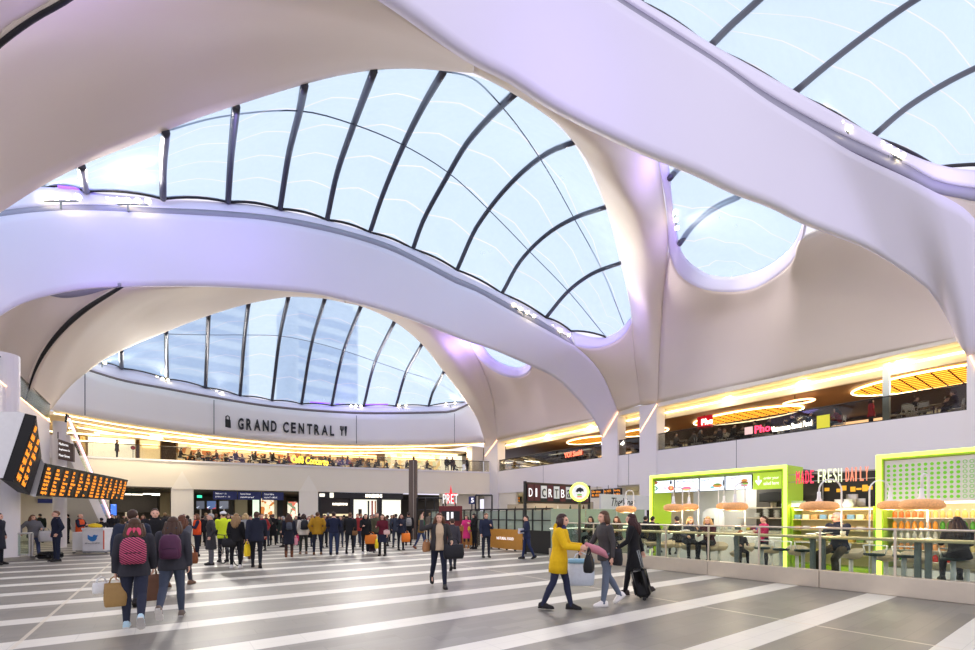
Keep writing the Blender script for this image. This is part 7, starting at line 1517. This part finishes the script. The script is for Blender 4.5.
# upper shops of the far gallery
for k, (p0, p1, mtl, lab) in enumerate(((73, 79, M_black, 'dark doorway nearest the escalator on the far gallery'), (80, 85, M_oakshelf, 'timber reveal beside the dark doorway on the far gallery'), (88, 135, M_shopw, 'bright glazed upper shop with round white lettering'), (136, 139, M_wood, 'slim timber pillar between the upper shops'), (140, 160, M_shop, 'cream lit upper shop with glowing sign'), (161, 176, M_brown, 'brown upper shopfront before the seated diners'), (178, 300, picmat('upper_cafe_wall', (240, 214, 160), (250, 236, 200), (200, 130, 80), 1.6, .55), 'long warm lit cafe wall behind the diners'), (301, 384, picmat('upper_cafe_goods', (160, 120, 80), (236, 214, 160), (90, 70, 54), 1.8, .45), 'cafe counter wall behind the yellow neon lettering'), (386, 440, picmat('upper_shop_rails', (246, 240, 214), (216, 226, 190), (236, 210, 150), 2.2, .6), 'bright shop with pale rails right of the cafe'), (441, 462, M_shopw, 'white glazed upper shop near the corner column'))):
    off = 8.5; x0 = FX(p0, off); x1 = FX(p1, off); a = V((x0, FY(x0) + off, GZ)); R = V((x1, FY(x1) + off, GZ)) - a; t = empty('upper_shop', tuple(a), 0, lab, 'shop')
    MB().prism([V((0, 0, 0)), R, R + V((0, 0, 2.75)), V((0, 0, 2.75))], (0, 1, 0), .3).build('front', mtl, t)
    if k in (2, 4, 6, 7, 8): MB().prism([R * .1 + V((0, -.1, 2.05)), R * .9 + V((0, -.1, 2.05)), R * .9 + V((0, -.1, 2.35)), R * .1 + V((0, -.1, 2.35))], (0, 1, 0), .08).build('lit_sign', M_led2 if k != 2 else M_shopw, t)
    if k in (2,): 
        for u in (.1, .35, .6): MB().prism([R * u + V((0, -.12, .1)), R * (u + .2) + V((0, -.12, .1)), R * (u + .2) + V((0, -.12, 1.0)), R * u + V((0, -.12, 1.0))], (0, 1, 0), .1).build('display_table', mat('navy_display', (60, 70, 100), .5), t)
q = V((FX(133, .5), 0, 0)); q.y = FY(q.x) + .5; t = empty('disc_sign', (q.x, q.y, GZ), 0, 'small red disc on a stand behind the far gallery balustrade', 'sign'); MB().cyl((0, 0, 0), (0, 0, .9), .02).build('stand', M_black, t); MB().prism([(.16 * math.cos(a), 0, 1.02 + .16 * math.sin(a)) for a in [2*math.pi*i/16 for i in range(16)]], (0, 1, 0), .03).build('disc', mat('red_disc', (170, 40, 50), .5), t)
struct(MB().box((FX(472, .9), FY(FX(472, .9)) + .9, GZ), (FX(472, .9) + 1.4, FY(FX(472, .9)) + 1.9, 8.75)).build('column', M_cream))
# floodlights on the ledges
M_lamp = mat('floodlight_lens', (255, 246, 215), emit=9, ecol=(255, 238, 190))
def flood(px0, py0, px1, py1, d, n, lab, tgt, en, col=(1, .93, .84), spot=110):
    a = W(px0, py0, d); b = W(px1, py1, d); t = empty('floodlight', tuple(a), 0, lab, 'light', None); R = b - a
    MB().tube([V((0, 0, -.14)), R + V((0, 0, -.14))], .03, 6).build('bar', M_grey, t)
    MB().cyl(R * .5 + V((0, 0, -.14)), R * .5 + V((0, 0, -.4)), .03).build('stalk', M_grey, t)
    for k in range(n):
        c = R * (k / max(n - 1, 1)); MB().ell(tuple(c), (.1, .1, .09), 10, 6).build('lamp_head', M_lamp, t, True)
    light('flood_lamp', 'SPOT', tuple((a + b) / 2 + (V(tgt) - a).normalized() * .35), en, col, .3, target=tgt, spot=spot)
K = 0.4
flood(44, 197, 78, 197, 15.2, 4, 'row of floodlights at the left tip of the middle rib ledge', (-2, 12, 11), 1500 * K)
flood(108, 200, 148, 201, 16.4, 5, 'second row of floodlights on the middle rib ledge', (2, 9, 13), 1900 * K)
flood(514, 305, 534, 316, 26.2, 4, 'row of floodlights along the right part of the middle rib ledge', (14, 9, 14), 1900 * K)
flood(552, 326, 569, 335, 27.4, 3, 'floodlights where the middle rib ledge meets the curved rim', (19, 12, 14), 1700 * K)
flood(823, 113, 849, 129, 13.9, 4, 'row of floodlights on the nearest rib ledge', (15, 1, 14), 900 * K)
flood(874, 141, 902, 156, 14.4, 5, 'long row of floodlights further along the nearest rib ledge', (20, 0, 14), 900 * K)
flood(675, 212, 677, 228, 20.6, 3, 'upright row of floodlights on the rim of the tongue shaped rooflight', (24, 9, 13), 1200 * K)
flood(99, 360, 105, 363, 31.2, 2, 'pair of floodlights at the left tip of the far rooflight', (1, 26, 13), 1800 * K)
flood(157, 377, 168, 380, 34.8, 3, 'floodlights on the far ledge left of the bag emblem', (2, 24, 14), 2200 * K)
flood(211, 390, 222, 393, 37.3, 3, 'floodlights on the far ledge above the bag emblem', (6, 24, 14), 2200 * K)
flood(351, 405.5, 361, 406, 43.2, 3, 'floodlights on the far ledge above the cutlery emblem', (14, 25, 14), 2200 * K)
flood(399, 405.5, 406, 405.5, 44.4, 2, 'pair of floodlights on the far ledge right of the cutlery emblem', (18, 26, 14), 2200 * K)
flood(446, 404, 455, 403, 45.5, 2, 'pair of floodlights at the right tip of the far ledge', (22, 28, 13), 2200 * K)
# violet light lines hidden in the rims
M_vio = mat('violet_light_line', (130, 90, 255), emit=2.0, ecol=(120, 70, 255))
for (pts, lab) in (([(335, 405.3, 42.7), (349, 406, 43.1)], 'violet light line on the far ledge left of the cutlery floodlights'), ([(364, 406, 43.5), (388, 405.6, 44.1)], 'violet light line between the far ledge floodlights'), ([(58, 188, 15.5), (95, 192, 16.2)], 'blue violet light line at the left tip of the middle rib ledge'), ([(310, 403.5, 41.3), (330, 404.8, 42.2)], 'violet light line on the far ledge above the cutlery emblem')):
    tag(MB().tube(curve([(x, y - 1.5, d) for x, y, d in pts], 8), .05, 6).build('light_line', M_vio), lab, 'light')
# blocks of the city beyond the far rooflight
M_block = mat('pale_concrete_block', (222, 228, 238), .8, var=.06, scale=.2); M_win = mat('blue_grey_glazing', (186, 198, 222), .4)
def tower(x, y, w, dp, h, nf, lab):
    t = empty('office_tower', (x, y, 0), .1, lab, 'building'); MB().box((-w / 2, 0, 0), (w / 2, dp, h)).build('walls', M_block, t)
    MB().box((-w / 2 + 1, 1, h), (w / 2 - 1, dp - 1, h + 1.5)).build('roof_plant', M_block, t)
    for k in range(nf): MB().box((-w / 2 + .5, -.1, 14 + k * 3.6), (w / 2 - .5, .0, 15.8 + k * 3.6)).build('window_band', M_win, t)
tower(-2, 110, 34, 20, 53, 10, 'broad banded office block seen through the left part of the far rooflight')
tower(34, 118, 16, 16, 56, 11, 'slimmer office block seen through the right part of the far rooflight')
# ---------------------------------------------------------------- daylight, lamps, camera
wd = bpy.data.worlds.new('overcast_sky'); bpy.context.scene.world = wd; wd.use_nodes = True
nt = wd.node_tree; bg = nt.nodes['Background']
tc = nt.nodes.new('ShaderNodeTexCoord'); nz = nt.nodes.new('ShaderNodeTexNoise'); nz.inputs['Scale'].default_value = 2.0; nz.inputs['Detail'].default_value = 4
nt.links.new(tc.outputs['Generated'], nz.inputs[0])
mx = nt.nodes.new('ShaderNodeMix'); mx.data_type = 'RGBA'; mx.inputs[6].default_value = lin((232, 229, 247)) + (1,); mx.inputs[7].default_value = lin((240, 236, 250)) + (1,)
nt.links.new(nz.outputs['Fac'], mx.inputs[0]); nt.links.new(mx.outputs[2], bg.inputs[0]); bg.inputs[1].default_value = 0.97
WARM = (1.0, 0.80, 0.54); VIO = (0.42, 0.30, 1.0)
for y in (6, 11, 16, 25, 32): light('gallery_downlight', 'AREA', (31, y, 8.3), 160, WARM, 3, 1.2)
for x in (-6, 1, 8, 15, 22): light('gallery_downlight', 'AREA', (x, FY(x) + 4.5, 8.0), 170, WARM, 4, 1.5)
for x in (-4, 4, 13, 22): light('shop_and_fill_light', 'AREA', (x, FY(x) + 3.5, 3.65), 110, (1, .86, .66), 4, 1.5)
for y in (8, 16, 26, 34): light('shop_and_fill_light', 'AREA', (XW + 3, y, 3.6), 90, (1, .9, .62), 3, 1.5)
for (px, py, d, e, off) in ((664, 205, 20.0, 95, (-1.8, -1.4, 0)), (676, 262, 22.6, 70, (-1, -1, -.6)), (478, 372, 36.5, 270, (-2.6, -2.2, 0)), (492, 362, 34.5, 90, (-.9, -1.3, -.6)), (85, 5, 6.9, 60, (.7, .6, -1.2)), (90, 190, 15.6, 120, (0, -1.0, .8)), (108, 290, 16.4, 40, (.2, -.9, -.8)), (610, 335, 28.0, 110, (-1.0, -1.2, 0)), (345, 404, 42.6, 70, (0, -.8, 1.0)), (380, 404, 43.6, 70, (0, -.8, 1.0)), (960, 178, 15.0, 50, (-.6, -.7, .4)), (560, 60, 9.6, 60, (.0, -2.0, -.4)), (240, 250, 18.0, 120, (0, -2.4, .4))):
    light('violet_wash', 'POINT', W(px, py, d) + Vector(off), e, VIO, .9)
# fill spots added near the ledge floodlights to brighten the hall floor
for (px, py, d, tgt, e, sp, off) in ((524, 306, 25.8, (12, 10, 0), 1800, 90, (-.9, -1.2, .3)), (560, 326, 26.8, (9, 16, 0), 1500, 90, (-.9, -1.2, .3)), (128, 197, 16.0, (3, 12, 0), 900, 90, (.2, -1.6, .4)), (216, 391, 37, (6, 24, 0), 2600, 80, (.2, -1.8, .6)), (356, 405, 43, (14, 26, 0), 2600, 80, (-.2, -1.8, .6))):
    light('hall_fill_spot', 'SPOT', W(px, py, d) + Vector(off), e, (1, .93, .82), .5, target=tgt, spot=sp)
light('shop_and_fill_light', 'AREA', (-8.5, 33, 2.9), 110, (1, .9, .7), 4, 2)  # fill lamp added to brighten the room left of the escalator
for k in (6, 14, 22, 30, 38, 45): light('soffit_fill_light', 'AREA', FB[k] + Vector((0, .9, -.25)), 150, (1, .84, .6), 2.2, .5)  # area lights added under the fascia to brighten lower band and floor
for y in (6, 10, 14, 25, 30, 34): light('soffit_fill_light', 'AREA', (XW + .55, y, 8.9), 60, (1, .84, .6), 2.2, .4)  # same added fill along the right gallery front
cam = bpy.data.cameras.new('camera'); cam.sensor_width = 36; cam.lens = F / 975 * 36
cam.shift_y = (HY - 325) / 975; cam.clip_end = 400; cam.clip_start = 0.05
co = bpy.data.objects.new('camera', cam); C.objects.link(co); co.location = (0, 0, EYE); co.rotation_euler = (math.pi / 2, 0, -YAW)
sc = bpy.context.scene; sc.camera = co
sc.view_settings.view_transform = 'Standard'; sc.view_settings.look = 'None'; sc.view_settings.gamma = 1; sc.view_settings.use_curve_mapping = False
sc.view_settings.exposure = 0.38
try:
    sc.cycles.use_denoising = True; sc.cycles.transparent_max_bounces = 24; sc.cycles.max_bounces = 10; sc.cycles.sample_clamp_indirect = 6
except Exception: pass
